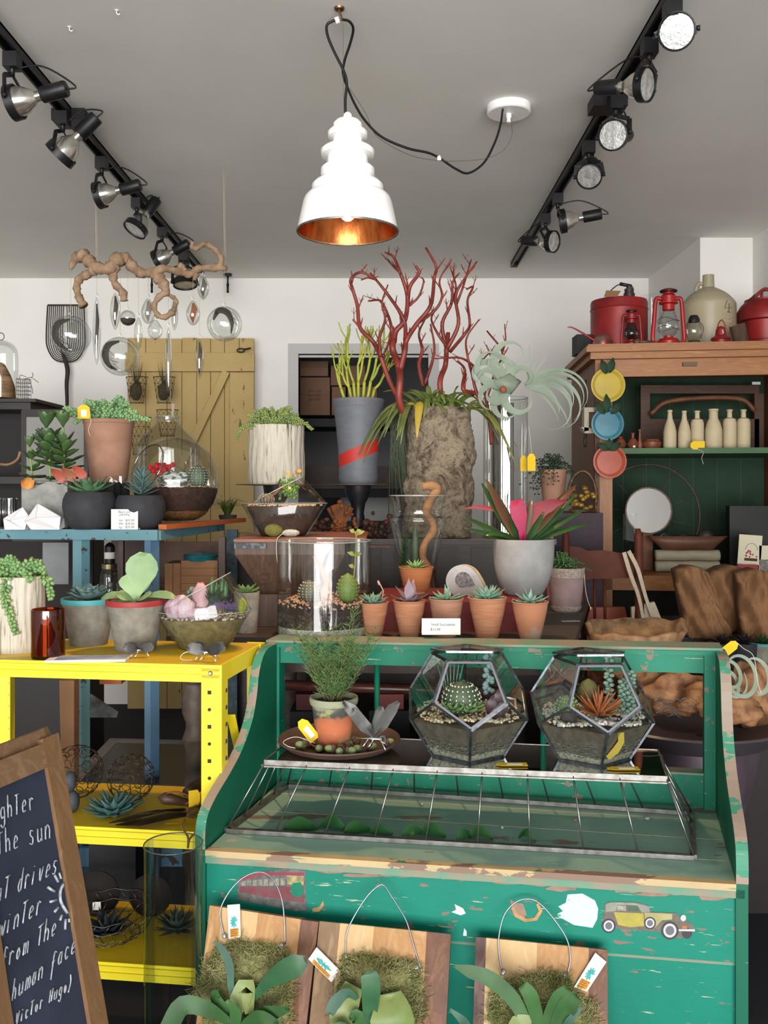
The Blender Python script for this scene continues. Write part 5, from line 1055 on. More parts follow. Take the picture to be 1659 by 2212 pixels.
orn = [(153, 724, 43, 43, 'large glass ball ornament with a dark curled feather at left of the mobile'), (209, 715, 9, 74, 'long thin glass spindle ornament left of the mobile centre'), (249, 672, 11, 41, 'pointed glass ornament holding a brown striped feather'),
       (276, 687, 17, 17, 'small glass ball ornament half filled with dark brown fluff'), (320, 672, 15, 28, 'small glass teardrop below the driftwood knot, the upper left one'), (299, 721, 9, 37, 'slim clear glass ornament in front of the yellow door top'),
       (260, 770, 42, 42, 'large glass ball ornament with feathers overlapping the yellow door corner'), (335, 712, 16, 22, 'clear glass teardrop at the centre of the mobile'), (377, 680, 8, 35, 'slim glass ornament hanging from the curled driftwood tip'),
       (417, 676, 15, 27, 'glass teardrop with a rust coloured feather'), (439, 622, 13, 26, 'oval glass ornament near the last left track spotlight'), (364, 778, 8, 73, 'longest glass spindle ornament hanging before the yellow door'), (431, 774, 10, 44, 'glass spindle with speckled feather before the yellow door rail'), (485, 700, 38, 38, 'large glass ball with a curved plume at right of the mobile')]
gorn = glassm('ornament_glass', 'f6f8f6', .08, .4)
fmats = [feather, M('dark_feather2', '3a332e', None, .8), M('striped_feather', '5c4638', '2e2420', .8, 0, 12, (.2, .2, 8)), M('moss_fluff', '3c302a', '55463c', .9, 0, 60), M('pale_plume', '8a8078', None, .8), None, feather, None, M('pale_plume2', 'a09890', None, .8), M('rust_feather', 'a8623a', '8a4a28', .8, 0, 20), M('grey_plume', '77706a', '4a4440', .8, 0, 30), MC['striped_feather'] if 'striped_feather' in MC else feather, None, feather]
fmats[11] = MC['pale_plume2']; fmats[12] = MC['striped_feather']
for i, (x, y, rx, ry, lb) in enumerate(orn):
    dd = 3.2 if i not in (0, 6, 13) else 3.15; kk = K(dd); c = W(x, y, dd); t = thing('glass_ornament', lb, 'ornament', c, 'glass ornaments of the driftwood mobile')
    b = MB(); prof = []
    m = 16; tear = i in (4, 7, 9); spin = rx < ry*.55 and not tear
    for j in range(m+1):
        th = math.pi*j/m; z = -math.cos(th); r = math.sin(th)
        if spin: r = r**1.5
        if tear: r = math.sin(th)*(1-.42*max(0, z))*1.02
        prof.append((max(r, 0)*rx*kk, z*ry*kk))
    b.lathe(prof, n=28); b.build('glass_shell', gorn, t)
    b = MB(); b.tube([(3*kk*math.cos(q), 0, (ry+3)*kk+4*kk*math.sin(q)) for q in [6.283*j/10 for j in range(10)]], .001, 4, True); b.build('hanging_loop', silver, t)
    f = fmats[i]
    if f:
        if i == 3:
            b = MB(); b.lathe([(0, -rx*kk*.96), (rx*kk*.6, -rx*kk*.76), (rx*kk*.9, -rx*kk*.35), (rx*kk*.95, -.1*rx*kk), (0, 0)], n=18); b.build('fluff', f, t)
        elif rx > 30:
            b = MB(); P_ = spline([(rx*kk*q[0], -rx*kk*.2, rx*kk*q[1]) for q in (((.0, .75), (-.55, .55), (-.72, 0), (-.5, -.5), (-.1, -.72)) if i != 13 else ((-.6, .2), (-.3, .72), (.2, .6), (.45, 0), (.4, -.6)))], 5)
            b.leaf(P_, [rx*kk*q for q in (.1, .34, .36, .22, .04)], .001, (0, -1, 0)); b.build('plume', f, t); b = MB()
            for q in range(26):
                s0 = P_[int(len(P_)*.35)+q % (len(P_)//2)]; s1 = s0+V((rx*kk*rn.uniform(.25, .7), rn.uniform(-.01, .02), -rx*kk*rn.uniform(.2, .6)))
                if s1.length < rx*kk*.93: b.tube([s0, s0.lerp(s1, .5)+V((.004, 0, -.004)), s1], .0007, 3)
            b.build('barbs', f, t)
        else:
            b = MB(); b.leaf([(0, 0, ry*kk*.8), (rx*kk*.2, 0, ry*kk*.3), (-rx*kk*.1, 0, -ry*kk*.3), (0, 0, -ry*kk*.8)], [rx*kk*.3, rx*kk*.9, rx*kk*.8, rx*kk*.1], .001, (0, -1, 0)); b.build('feather', f, t)
    ty = {0: 575, 1: 585, 2: 590, 3: 592, 4: 600, 5: 590, 6: 590, 7: 615, 8: 640, 9: 595, 10: 585, 11: 640, 12: 595, 13: 583}[i]
    b = MB(); b.tube([(0, 0, (ry+6)*kk), W(x, ty, dd)-c], .0008, 4); b.build('thread', jute, t)
b = MB(); q = [W(367, 815, 3.2), W(368, 860, 3.2), W(372, 880, 3.2)]; t = thing('string_tag', 'small pale paper tag dangling on a string before the yellow door', 'tag', q[0]); b.tube(q, .0008, 4); b.build('string', jute, t, True); b = MB(); b.prism(pix([(371, 872), (377, 872), (375, 901), (370, 901)], 3.2), (0, .001, 0)); b.build('card', M('pale_tag', 'b8a898', None, .9), t, True)
LF = 0.72
# ================================================================= DISPLAY TABLE THINGS
r5 = random.Random(33)
# row of small terracotta pots
cupprof = [(0, 0), (.56, 0), (.62, .12), (.76, .42), (.88, .7), (.96, .95), (1.0, .97), (1.0, 1.0), (.93, 1.0), (.9, .9), (0, .88)]
def tcup(px, d, z, wpx, hpx, label, m=terra, **kw):
    k = K(d); p = onz(px, d, z); t = thing('terracotta_cup_pot', label, 'potted plant', p, kw.get('group')); b = MB(); b.lathe([(r*wpx/2*k, q*hpx*k) for r, q in cupprof], n=40); b.build('pot', m, t)
    s_ = MB(); s_.lathe([(0, hpx*k*.9), (wpx*.45*k, hpx*k*.9)], n=20); s_.build('soil', soil, t); return t, k, hpx*k
g = 'small terracotta pots in a row'
t, k, h = tcup(805, 2.13, ZT, 70, 74, 'first terracotta pot from left, pale green rosette with a pink flower stalk', group=g)
b = MB(); rosette(b, (0, 0, h*.93), [(10, 36*k, 14), (8, 32*k, 32), (6, 22*k, 55), (4, 12*k, 75)], .4, .003); b.build('rosette', mint, t)
b = MB(); b.tube([(20*k, 0, h), (23*k, 0, h+24*k), (16*k, 0, h+38*k)], .0018, 5); b.seed((16*k, 0, h+34*k), (-.4, 0, 1), 14*k, 3*k); b.build('flower_stalk', M('pink_stalk', 'd8a090', None, .6), t)
t, k, h = tcup(884, 2.13, ZT, 72, 78, 'second terracotta pot, dusky mauve succulent', group=g)
b = MB(); rosette(b, (0, 0, h*.93), [(6, 40*k, 8)], .5, .003, .3); 
for az, L, pit in ((95, 50, 78), (65, 50, 60), (150, 46, 45)): rosette(b, (0, 0, h*.93), [(1, L*k, pit)], .42, .003, .1, 0, r5, ph=rad(az))
b.leaf([V((0, 0, h)), V((16*k, -6*k, h+14*k)), V((34*k, -8*k, h+16*k))], [6*k, 18*k, 2*k], .003); b.build('rosette', purp, t)
t, k, h = tcup(964, 2.13, ZT, 76, 82, 'third terracotta pot, green rosette, behind the white price card', M('dull_terracotta', 'ab7a60', 'bd8b70', .8, 0, 25, (.5, .5, 5), bump=.3), group=g)
b = MB(); rosette(b, (0, 0, h*.93), [(8, 40*k, 12), (5, 36*k, 30), (2, 36*k, 80)], .34, .0045, .12); b.build('rosette', mint, t)
t, k, h = tcup(1053, 2.12, ZT, 84, 86, 'fourth terracotta pot, fullest pale blue-green rosette', group=g)
b = MB(); rosette(b, (0, 0, h*.93), [(13, 42*k, 8), (11, 40*k, 24), (8, 38*k, 42), (5, 34*k, 62), (3, 30*k, 80)], .3, .003, .1); b.build('rosette', M('pale_mint', '9cc4ae', '7fae9c', .5, 0, 22), t)
t, k, h = tcup(1145, 2.1, ZT, 80, 80, 'fifth and rightmost terracotta pot, chalky rim and round leaved rosette', terra3, group=g)
b = MB(); rosette(b, (0, 0, h*.93), [(9, 40*k, 10), (6, 34*k, 30), (3, 32*k, 76)], .32, .0045, .12); b.build('rosette', M('pale_mint_b', '8fb5a2', '78a090', .5, 0, 22), t)
t, k, h = tcup(899, 2.29, ZR, 76, 66, 'small terracotta pot raised on the red box before the glass jar', M('orange_terracotta', 'b8703e', 'a86236', .8, 0, 25, (.5, .5, 5), bump=.3))
b = MB(); rosette(b, (0, 0, h*.93), [(8, 28*k, 10), (7, 26*k, 40), (4, 22*k, 70)], .4, .004, .1); b.build('rosette', sagelt, t)
t = card(951, 2.085, 80, 34, ZT, 'white price card for small succulents standing on the bench ledge', [('Small Succulents', 4, 19, 'CENTER'), ('$12.00', -12, 9, 'CENTER')], [7.5, 7.5])
p = onz(953, 1.99, ZT+.0); t.location = onz(953, 2.0, RT+.0025); t['_loc'] = tuple(t.location)
# cylinder terrarium
p = onz(700, 2.16, ZT); k = K(2.16); t = thing('cylinder_terrarium', 'wide straight-sided glass cylinder terrarium with two ball cacti', 'terrarium', p); r = 101*k; h = 202*k
b = MB(); b.lathe([(0, .001), (r*.97, .001), (r, .006), (r, h)], n=56); b.build('glass_body', glass, t); b = MB(); b.tube([(r*math.cos(6.283*i/50), r*math.sin(6.283*i/50), h) for i in range(50)], .0016, 5, True); b.build('rim', MC['glass_edge'], t)
b = MB(); b.lathe([(0, .003), (r*.96, .003), (r*.975, .008), (r*.975, 22*k), (0, 22*k)], n=50); b.build('white_gravel', M('white_gravel_layer', 'e2e0d4', 'a8a698', .8, 0, 90, bump=.8), t)
b = MB(); b.lathe([(0, 22*k), (r*.97, 22*k), (r*.97, 72*k), (0, 74*k)], n=50); b.build('soil', M('dark_terrarium_soil', '3a2a22', '2c201b', .95, 0, 60, bump=.5), t)
b = MB()
for i in range(260): a = r5.uniform(3.3, 6.1); z = r5.uniform(22, 50)*k; q = V((r*.975*math.cos(a), r*.975*math.sin(a), z)); a2 = a+r5.uniform(-.14, .14); b.tube([q, V((r*.98*math.cos((a+a2)/2), r*.98*math.sin((a+a2)/2), z+r5.uniform(0, 6)*k)), V((r*.975*math.cos(a2), r*.975*math.sin(a2), z+r5.uniform(-6, 6)*k))], .0006, 3)
stuff(b.build('dry_moss_fibres', M('grey_fibre', '8c8478', '6c6458', .9), t))
b = MB(); pts = discpts(r*.95, 74*k, 420, r5, lambda x, y: .006*math.sin(x*60)); pebbles(b, pts, .0045, r5)
pts = [(r*.95*math.cos(a), r*.95*math.sin(a), 70*k+r5.uniform(-5, 4)*k) for a in [r5.uniform(3.1, 6.3) for _ in range(110)]]; pebbles(b, pts, .0045, r5); stuff(b.build('gravel', pebt, t))
spm = M('pale_spines', 'd8d4c4', None, .7)
for x, y, rr, hh, lb, m in ((-30, -20, 24, 48, 0, M('brown_green_cactus', '6a6a50', '585040', .6, 0, 20)), (52, -20, 24, 62, 0, M('bright_cactus', '6f8f3f', '5a7a34', .6, 0, 20))):
    b = MB(); s_ = MB(); cactus(b, (x*k, y*k, 72*k), rr*k, hh*k, 16, s_); b.build('ball_cactus', m, t); stuff(s_.build('spines', spm if x < 0 else M('gold_spines', 'c9a84a', None, .7), t))
b = MB(); b.tube(spline([V(q)*k for q in ((0, -30, 72), (6, -30, 95), (10, -28, 112), (2, -26, 130), (-10, -24, 155), (-24, -22, 170))], 5), lerpl([.012, .016, .012, .009, .006, .002], 26), 8); b.ball((4*k, -32*k, 86*k), (13*k, 9*k, 18*k), 10, .5, 4); b.build('orange_driftwood', M('orange_driftwood', 'a8663c', '8a4e2c', .8, 0, 20, bump=.5), t)
b = MB(); S0 = spline([V(q)*k for q in ((64, -10, 120), (68, -12, 160), (70, -14, 205), (68, -14, 222))], 5); b.tube(S0, .002, 6)
for f, a, L in ((.98, 160, 14), (.98, 30, 14), (.85, 20, 20), (.4, 170, 18), (.45, 15, 14), (.2, 160, 14)):
    q = S0[int(f*(len(S0)-1))]; aa = rad(a); b.leaf([q, q+V((math.cos(aa)*L*.5, -3, L*.35))*k, q+V((math.cos(aa)*L, -3, L*.45))*k], [2*k, 10*k, 1*k], .001, (0, -1, .3))
b.build('leafy_sprig', M('sprig_green', '7f9a44', 'a8963c', .5, 0, 12), t)
# diamond terrarium on the hopper
ZH = zc+.0086
p = V((W(612, 0, 2.43).x, 2.43*S, ZH)); k = K(2.43); t = thing('glass_terrarium', 'angular glass terrarium of dark soil with cacti on the wooden hopper', 'terrarium', p)
gemglass(t, k, 50, -92, 95, 70, (-12, 98, .52), 54)
fillcone(t, k, 50, -92, 95, 62, M('dark_layered_soil2', '3a2a22', '4c3a2e', .95, 0, 70, bump=.5), 'soil'); 
b = MB(); pebbles(b, [((x*1.72+2)*k, y*1.3*k, 66*k) for x, y, z in discpts(48, 0, 200, r5)], .0045, r5); stuff(b.build('gravel', M('cream_pebbles', 'e3c6a0', 'd8a880', .6, 0, 60), t))
b = MB(); b.ball((-16*k, -44*k, 14*k), (20*k, 5*k, 14*k), 12); b.build('lime_moss', M('dim_lime', '7d7a34', '5f5c2c', .9, 0, 30), t); b = MB(); b.ball((20*k, -42*k, 8*k), (20*k, 5*k, 8*k), 10); b.build('white_gravel', MC['white_gravel_layer'], t)
b = MB(); s_ = MB(); cactus(b, (-34*k, -20*k, 68*k), 17*k, 24*k, 14, s_); b.build('ball_cactus', M('olive_cactus', '6e5a40', '5a4c38', .6, 0, 20), t); s_.build('spines', spm, t)
b = MB(); cactus(b, (-6*k, -4*k, 80*k), 6*k, 44*k, 8); b.build('column_cactus', M('dark_cactus', '4e4634', '3a3426', .6), t)
b = MB()
for i in range(110): b.ball(((14+r5.gauss(0, 10))*k, (-14+r5.gauss(0, 5))*k, (100+r5.gauss(0, 10))*k), 3.6*k, 5)
b.build('bright_sedum', M('bright_sedum', '6d9a3c', '55802f', .5, 0, 30), t)
b = MB(); b.tube(spline([V(q)*k for q in ((20, 0, 90), (26, 0, 120), (22, -4, 132), (34, -4, 138))], 4), .0022, 5); b.leaf([V((20, -4, 130))*k, V((10, -6, 136))*k, V((2, -6, 132))*k], [2*k, 10*k, 1*k], .001, (0, -1, .4)); b.ball((34*k, -4*k, 138*k), (8*k, 5*k, 6*k), 8); b.build('orange_sprig', M('orange_sprig', 'b8764a', '8a9a50', .5, 0, 15), t)
b = MB(); b.tube(spline([V(q)*k for q in ((-30, -12, 84), (-14, -18, 92), (-2, -20, 104), (6, -20, 100))], 4), .005, 6); b.build('twig', M('brown_twig', '8a5c38', None, .8), t)
t = thing('twine_loop', 'white twine hanging over the front of the wooden hopper', 'string', W(600, 1160, 2.25)); b = MB(); b.tube(spline(pix([(612, 1152), (604, 1158), (598, 1166), (597, 1190), (599, 1215)], 2.255), 5), .001, 5); b.build('twine', twine, t, True)
# geode
k = K(2.3); p = onz(1003, 2.31, ZR); t = thing('geode_slice', 'halved grey geode with dark crystal hollow standing on the red box', 'stone', p)
ol = [(-22, 0), (-38, 22), (-39, 42), (-28, 60), (-8, 68), (14, 62), (30, 44), (42, 20), (44, 6), (14, 2)]; P_ = spline([V((x*k, 0, z*k)) for x, z in ol+[ol[0]]], 3)[:-1]
b = MB(); n = len(P_); b.add(P_+[q+V((.012, .03, 0)) for q in P_], [(i, (i+1) % n, (i+1) % n+n, i+n) for i in range(n)]+[tuple(range(2*n-1, n-1, -1))], True); b.build('rind', M('cream_rind', 'd8c8a0', 'b8a078', .8, 0, 30, bump=.6), t)
b = MB(); b.prism([q+V((0, -.001, 0)) for q in P_], (0, .004, 0)); b.build('cut_face', M('grey_agate', 'a9a39f', '8f8985', .4, 0, 20), t)
b = MB(); b.prism([V((0, -.0018, 36*k))+(q-V((0, 0, 34*k)))*.5 for q in P_], (0, .002, 0)); b.build('crystal_hollow', M('dark_crystals', '4a4648', '8d8788', .25, 0, 90, bump=1), t)
# grey planter with bromeliad
k = K(2.34); p = onz(1131, 2.345, ZR); t = thing('grey_planter', 'large smooth grey concrete planter with a pink-centred bromeliad', 'potted plant', p)
b = MB(); b.lathe([(q.x*k, q.y*k) for q in spline([V(x) for x in ((0, 0, 0), (34, 0, 0), (44, 8, 0), (57, 36, 0), (64, 70, 0), (66, 117, 0), (63, 118, 0), (61, 100, 0), (0, 100, 0))], 3)], n=48); b.build('pot', M('smooth_concrete', '9b9b98', '8b8b8a', .8, 0, 18, bump=.08), t)
b = MB(); b.lathe([(0, 108*k), (62*k, 106*k)], n=24); b.build('soil', soil, t)
def strap(b, az, L, pit, w_, drop=.5, base_=(0, 0, 0), n=9, tipw=.15, th=.002, z0=0, up=None):
    a = rad(az); pt = rad(pit); P_ = []
    for i in range(n): f = i/(n-1); P_.append(V(base_)+V((math.cos(a)*L*f*math.cos(pt), math.sin(a)*L*f*math.cos(pt)*.7, L*f*math.sin(pt)-drop*L*f*f)))
    b.leaf(P_, [w_*.75, w_*.8, w_, w_, w_*.9, w_*.6, w_*tipw], th, up or (0, -.6, 1), -.18)
brg = M('bromeliad_green', '35562a', '264420', .3, 0, 10); brr = M('bromeliad_bronze', '5c5230', '6a3a2c', .3, 0, 7); pk = M('hot_pink_leaf', 'b81258', '9c1040', .6, 0, 8); rd = M('red_leaf_b', '9c1a2c', '7c1a2c', .6, 0, 8)
b = MB(); c = (-3*k, 0, 108*k)
for az, L, pit, dr, w_ in ((180, 165, 58, .04, 24), (186, 150, 32, .12, 22), (0, 165, 46, .06, 23), (-4, 165, 36, .12, 21), (-6, 160, 27, .16, 20), (205, 125, 42, .5, 19), (330, 100, 60, .15, 24), (192, 140, 22, .1, 19), (215, 80, 65, .1, 18), (90, 90, 70, .1, 20), (60, 90, 60, .3, 16), (120, 90, 60, .3, 16), (270, 60, 80, 0, 20)): strap(b, az, L*k, pit, w_*k*1.15, dr, c, th=.0025)
b.build('green_leaves', brg, t)
b = MB()
for az, L, pit, dr, w_ in ((176, 178, 64, .1, 27), (4, 200, 54, .16, 26), (198, 155, 60, .06, 25), (300, 110, 72, .05, 20)): strap(b, az, L*k, pit, w_*k*1.1, dr, c, th=.0025)
b.build('bronze_leaves', brr, t)
b = MB(); b.leaf([V((-2, -8, 108))*k, V((-6, -16, 140))*k, V((-12, -20, 170))*k, V((-16, -20, 192))*k, V((-18, -18, 205))*k], [12*k, 16*k, 34*k, 36*k, 26*k], .003, (0, -1, .1)); b.build('pink_heart_leaf', pk, t)
b = MB(); b.leaf([V((8, -4, 120))*k, V((20, -8, 160))*k, V((34, -10, 185))*k, V((62, -12, 198))*k, V((92, -12, 203))*k], [12*k, 30*k, 36*k, 22*k, 3*k], .003, (0, -1, .3)); b.build('red_leaf', rd, t)
b = MB(); b.leaf([V((-20, -4, 150))*k, V((-60, 0, 185))*k, V((-100, 4, 190))*k, V((-128, 2, 186))*k], [10*k, 12*k, 7*k, 2*k], .003, (0, -1, .3)); b.build('red_tip_leaf', rd, t)
# pink cement pot with fern
k = K(2.56); p = onz(1223, 2.56, ZT); t = thing('pink_cement_pot', 'dusty pink glazed pot with pale rough rim and fern', 'potted plant', p)
b = MB(); b.lathe([(0, 0), (27*k, 0), (31*k, 6*k), (36*k, 50*k), (39*k, 92*k), (36*k, 93*k), (34*k, 80*k), (0, 80*k)], n=36); b.build('pot', M('dusty_pink_glaze', '9c8484', '8a7474', .8, 0, 18, bump=.2), t)
b = MB(); b.lathe([(38.6*k, 74*k), (39.8*k, 92*k), (38.5*k, 94*k), (36*k, 93.5*k)], n=36); b.build('rough_rim', M('rough_rim', 'b8aca0', '8f8278', .95, 0, 120, bump=1), t); b = MB(); b.lathe([(29*k, 2*k), (32.3*k, 8*k), (33*k, 13*k)], n=36); b.build('rough_base', MC['rough_rim'], t); b = MB(); b.lathe([(0, 84*k), (36*k, 84*k)], n=16); b.build('soil', soil, t)
def fern(b, c, n, L, rnd, lp=.006, droop=.6, wide=1, minp=20):
    for i in range(n):
        az = rnd.uniform(0, 360); pit = rnd.uniform(minp, 85); a = rad(az); l = L*rnd.uniform(.5, 1); pt = rad(pit); P_ = []
        for j in range(8): f = j/7; P_.append(V(c)+V((math.cos(a)*l*f*math.cos(pt)*wide, math.sin(a)*l*f*math.cos(pt)*.7, l*f*math.sin(pt)-droop*l*f*f)))
        b.tube(P_, .0007, 3)
        for j in range(1, 8):
            for s_ in (-1, 1):
                q = P_[j]; q2 = q+V((math.sin(a)*s_*lp*1.4+rnd.uniform(-.002, .002), -math.cos(a)*s_*lp, lp*.5)); b.ball(q2, (lp*.62, lp*.3, lp*.55), 6)
b = MB(); fern(b, (-12*k, 0, 86*k), 44, 75*k, r5, .006, .45, .9); fern(b, (0, 0, 86*k), 10, 80*k, r5, .005, .5, 1.2, 10); b.build('fern_fronds', leafg, t)
q = V(t['_loc'])+V((38*k, -.01, 88*k)); t2 = thing('hanging_string_tag', 'white string with tiny yellow tag hanging from the dusty pink pot', 'tag', q); b = MB(); b.tube(spline([V((0, 0, 0)), V((.001, -.01, -.06)), V((.008, -.012, -.1)), V((.018, -.012, -.13))], 4), .001, 5); b.build('string', twine, t2); b = MB(); b.cbox((.02, -.012, -.134), (.004, .002, .01)); b.build('tag_card', tagm, t2)
p = onz(1232, 2.36, ZT+.0005); t = thing('paper_slip', 'small pale paper slip lying on the right end of the table', 'paper', p); b = MB(); b.cbox((0, 0, .001), (.062, .02, .002), Matrix.Rotation(.1, 3, 'Z')); b.build('slip', M('pale_slip', 'a89c8e', None, .9), t)
# hurricane jar
k = K(2.42); p = onz(905, 2.42, ZR); 
p = onz(903, 2.62, ZT); k = K(2.62); t = thing('glass_hurricane', 'tall shouldered glass jar with cacti and driftwood handle-like branch behind the small pots', 'terrarium', p)
HP = [(0, 2), (44, 2), (48, 10), (44, 40), (40, 66), (40, 90), (48, 130), (58, 170), (63, 188), (62, 194), (54, 200), (53, 210), (56, 224), (60, 240), (61, 243)]
b = MB(); b.lathe([(q.x*k, q.y*k) for q in spline([V((a, c, 0)) for a, c in HP], 3)], n=44); b.build('glass_body', glass, t); b = MB(); b.tube([(61*k*math.cos(6.283*i/36), 61*k*math.sin(6.283*i/36), 243*k) for i in range(36)], .0018, 5, True); b.build('rim', MC['glass_edge'], t)
b = MB(); b.lathe([(0, 3*k), (43*k, 3*k), (46.5*k, 10*k), (42.5*k, 40*k), (38.5*k, 66*k), (38.5*k, 84*k), (0, 86*k)], n=30); b.build('soil', M('brown_grainy_soil', '5a3a2a', '3a261c', .9, 0, 50, bump=.5), t)
b = MB(); P_ = spline([V(q)*k for q in ((22, -10, 84), (10, -14, 110), (14, -18, 140), (32, -22, 168), (28, -24, 190), (16, -30, 206), (26, -34, 235), (40, -34, 258), (26, -34, 264), (8, -34, 262))], 5); b.tube(P_, [q*k*(1+.1*math.sin(i)) for i, q in enumerate(lerpl([9, 8, 8, 9, 8, 9, 10, 10, 10, 9], len(P_)))], 10); b.build('driftwood', M('tan_driftwood', 'a88058', '8a6444', .8, 0, 14, (1, 1, 3), bump=.3), t)
b = MB(); cactus(b, (-6*k, 0, 84*k), 10*k, 92*k, 8); b.build('column_cactus', M('blue_cactus', '4e6a4c', '3e5640', .6), t)
b = MB()
for i in range(16): rosette(b, (-34*k*(1-.2*(i/16)), -8*k, (86+i*4.4)*k), [(6, (15-.4*i)*k, 30)], .28, .0015, .1, .3, r5, ph=i)
b.build('spiky_succulent', leafg, t); b = MB(); rosette(b, (-4*k, -26*k, 88*k), [(8, 20*k, 5)], .6, .002); b.build('mauve_leaves', purp, t)
# ================================================================= CHEST THINGS
barkc = N('cork_bark'); f1 = barkc.noise(13, (1, 1, 1), 10, .75, .8); f2 = barkc.noise(55, (1, 1, 1), 6, .7); barkc.bump(barkc.mix(.5, f1, f2), 1, .02)
barkc.fin(barkc.mix(barkc.step(f2, .56, .7), barkc.ramp(f1, [(.36, lf('33281f')), (.45, lf('8a7862')), (.55, lf('b8a68c')), (.66, lf('6a5a48'))]), lin('3a2d22')), .9)
k = K(3.08); p = onz(948, 3.08, ZC+.0006); t = thing('cork_bark_planter', 'tall rough cork bark tube planted with strap leaves and air plants', 'planter', p)
b = MB(); n = 70; rows = 46; vs = []; fs = []; H = 276*k
for j in range(rows+1):
    for i in range(n):
        a = 6.28318*i/n; q = 75*k*(1+.16*mnoise.noise(V((math.cos(a)*1.6, math.sin(a)*1.6, j*.14)))+.07*mnoise.noise(V((math.cos(a)*6, math.sin(a)*6, j*.5)))+.03*mnoise.noise(V((a*9, 5, j*1.2)))); z = H*j/rows+(.012*mnoise.noise(V((a*2, 0, 3))) if j == rows else 0)
        vs.append((q*math.cos(a)*.97, q*math.sin(a)*.8, z))
for j in range(rows):
    for i in range(n): q = (i+1) % n; fs.append((j*n+i, j*n+q, (j+1)*n+q, (j+1)*n+i))
fs.append(tuple(range(rows*n, rows*n+n))); b.add(vs, fs); b.build('bark_tube', barkc.m, t)
b = MB(); zt = H-6*k
for i in range(46):
    az = r5.uniform(0, 360); L = r5.uniform(95, 150)*k; strap(b, az, L, r5.uniform(45, 80), 12*k, r5.uniform(.5, 1.0), (r5.uniform(-40, 40)*k, r5.uniform(-40, 20)*k, zt), th=.0015)
b.build('strap_leaves', olive, t)
b = MB()
for i in range(26): strap(b, r5.uniform(150, 260) if i < 17 else r5.uniform(-40, 40), r5.uniform(90, 150)*k, r5.uniform(20, 60), 9*k, r5.uniform(.9, 1.4), ((-55 if i < 17 else 55)*k, -20*k, zt), th=.0012)
b.build('drooping_leaves', M('dusky_olive', '5c6a34', '8a8a44', .5, 0, 9), t)
b = MB()
for x, z, L in ((-64, 250, 1), (-82, 236, 1)): strap(b, 200, 70*k, 60, 14*k, .8, (x*k+40*k, -30*k, zt), th=.002)
strap(b, 262, 92*k, 30, 17*k, 1.3, (-40*k, -48*k, zt+12*k), th=.002); b.build('yellow_leaf', M('yellow_tip_leaf', 'c9a83c', '9aa040', .5, 0, 8), t)
b = MB()
for i in range(60): a = r5.uniform(0, 6.283); q = V((-75*k+r5.uniform(-16, 14)*k, -10*k, zt-r5.uniform(0, 40)*k)); b.tube(spline([q, q+V((-14*k, -8*k, -30*k)), q+V((r5.uniform(-20, 10)*k, 0, -r5.uniform(70, 190)*k))], 4), .0022, 4)
b.build('trailing_stems', M('trailing_dark_green', '3c4a2a', '2c381f', .6), t)
# red branches
redb = M('red_bark', '9c4030', '702620', .5, 0, 12); tipb = M('orange_bark_tip', 'b8643c', 'a0482e', .5)
BR = random.Random(77)
def twig(b, P_, r0, r1, lvl, dd):
    pts = spline([W(x, y, dd+(BR.uniform(-.03, .03))) for x, y in P_], 5); b.tube([q-b.off for q in pts], lerpl([r0, r1], len(pts)), 7)
    m = len(pts)
    for i in range(4, m-1, 3 if lvl else 4):
        q = pts[i]; t_ = (pts[min(i+2, m-1)]-pts[i-1]).normalized(); s_ = BR.choice((-1, 1)); dr = (t_+V((s_*BR.uniform(.4, .9), BR.uniform(-.3, .3), BR.uniform(.1, .5)))).normalized()
        L = BR.uniform(.012, .03) if lvl else BR.uniform(.02, .07); e = q+dr*L; f = i/m; rr = (r0*(1-f)+r1*f)*.5
        b.tube([q-b.off, (q+dr*L*.5+V((0, 0, .003)))-b.off, e+V((0, 0, .008))-b.off], [rr, rr*.8, .0012], 5)
        if not lvl and L > .045:
            for s2 in (-1, 1): b.tube([q+dr*L*.6-b.off, q+dr*L*.6+V((s2*.012, 0, .02))-b.off], [rr*.6, .001], 4)
def branches(label, base_, d, trunks):
    t = thing('red_branch', label, 'branch', W(base_[0], base_[1], d), 'bare red branches'); b = MB(); b.off = V(t['_loc'])
    for P_, r0, r1, lvl in trunks: twig(b, P_, r0*K(d), r1*K(d), lvl, d)
    b.build('twigs', redb, t); return t
branches('thickest bare red branch rising from the left of the cork planter', (875, 900), 3.0, [
 ([(876, 900), (862, 862), (864, 820), (860, 790), (848, 755), (850, 735)], 8.5, 7, 1), ([(862, 862), (840, 820), (822, 770), (805, 737), (778, 708), (772, 660), (762, 625), (758, 603), (780, 588), (812, 604)], 6, 2.5, 0), ([(850, 740), (855, 715), (875, 690), (880, 640), (865, 590), (850, 555), (832, 545)], 7, 2, 0),
 ([(864, 800), (874, 760), (878, 735), (900, 700), (930, 660), (938, 600), (942, 575), (920, 535)], 7, 2.5, 0), ([(876, 735), (872, 690), (840, 640), (812, 604), (800, 590)], 5, 2, 0), ([(880, 660), (885, 620), (905, 590), (898, 575)], 5, 3, 0), ([(822, 770), (820, 730), (832, 690), (825, 655), (838, 615)], 4, 1.5, 0), ([(900, 700), (940, 670), (955, 640), (950, 605), (975, 560)], 4, 1.5, 0), ([(850, 750), (846, 710), (838, 680), (822, 650), (796, 650)], 4, 2, 0), ([(865, 590), (845, 570), (838, 560)], 3, 1.5, 0), ([(885, 660), (905, 640), (915, 610), (912, 600)], 3, 1.5, 0), ([(846, 712), (838, 745), (828, 765)], 3, 2, 1), ([(812, 604), (795, 600), (780, 605)], 2.5, 1.5, 0), ([(778, 708), (762, 690)], 2.5, 2, 0)])
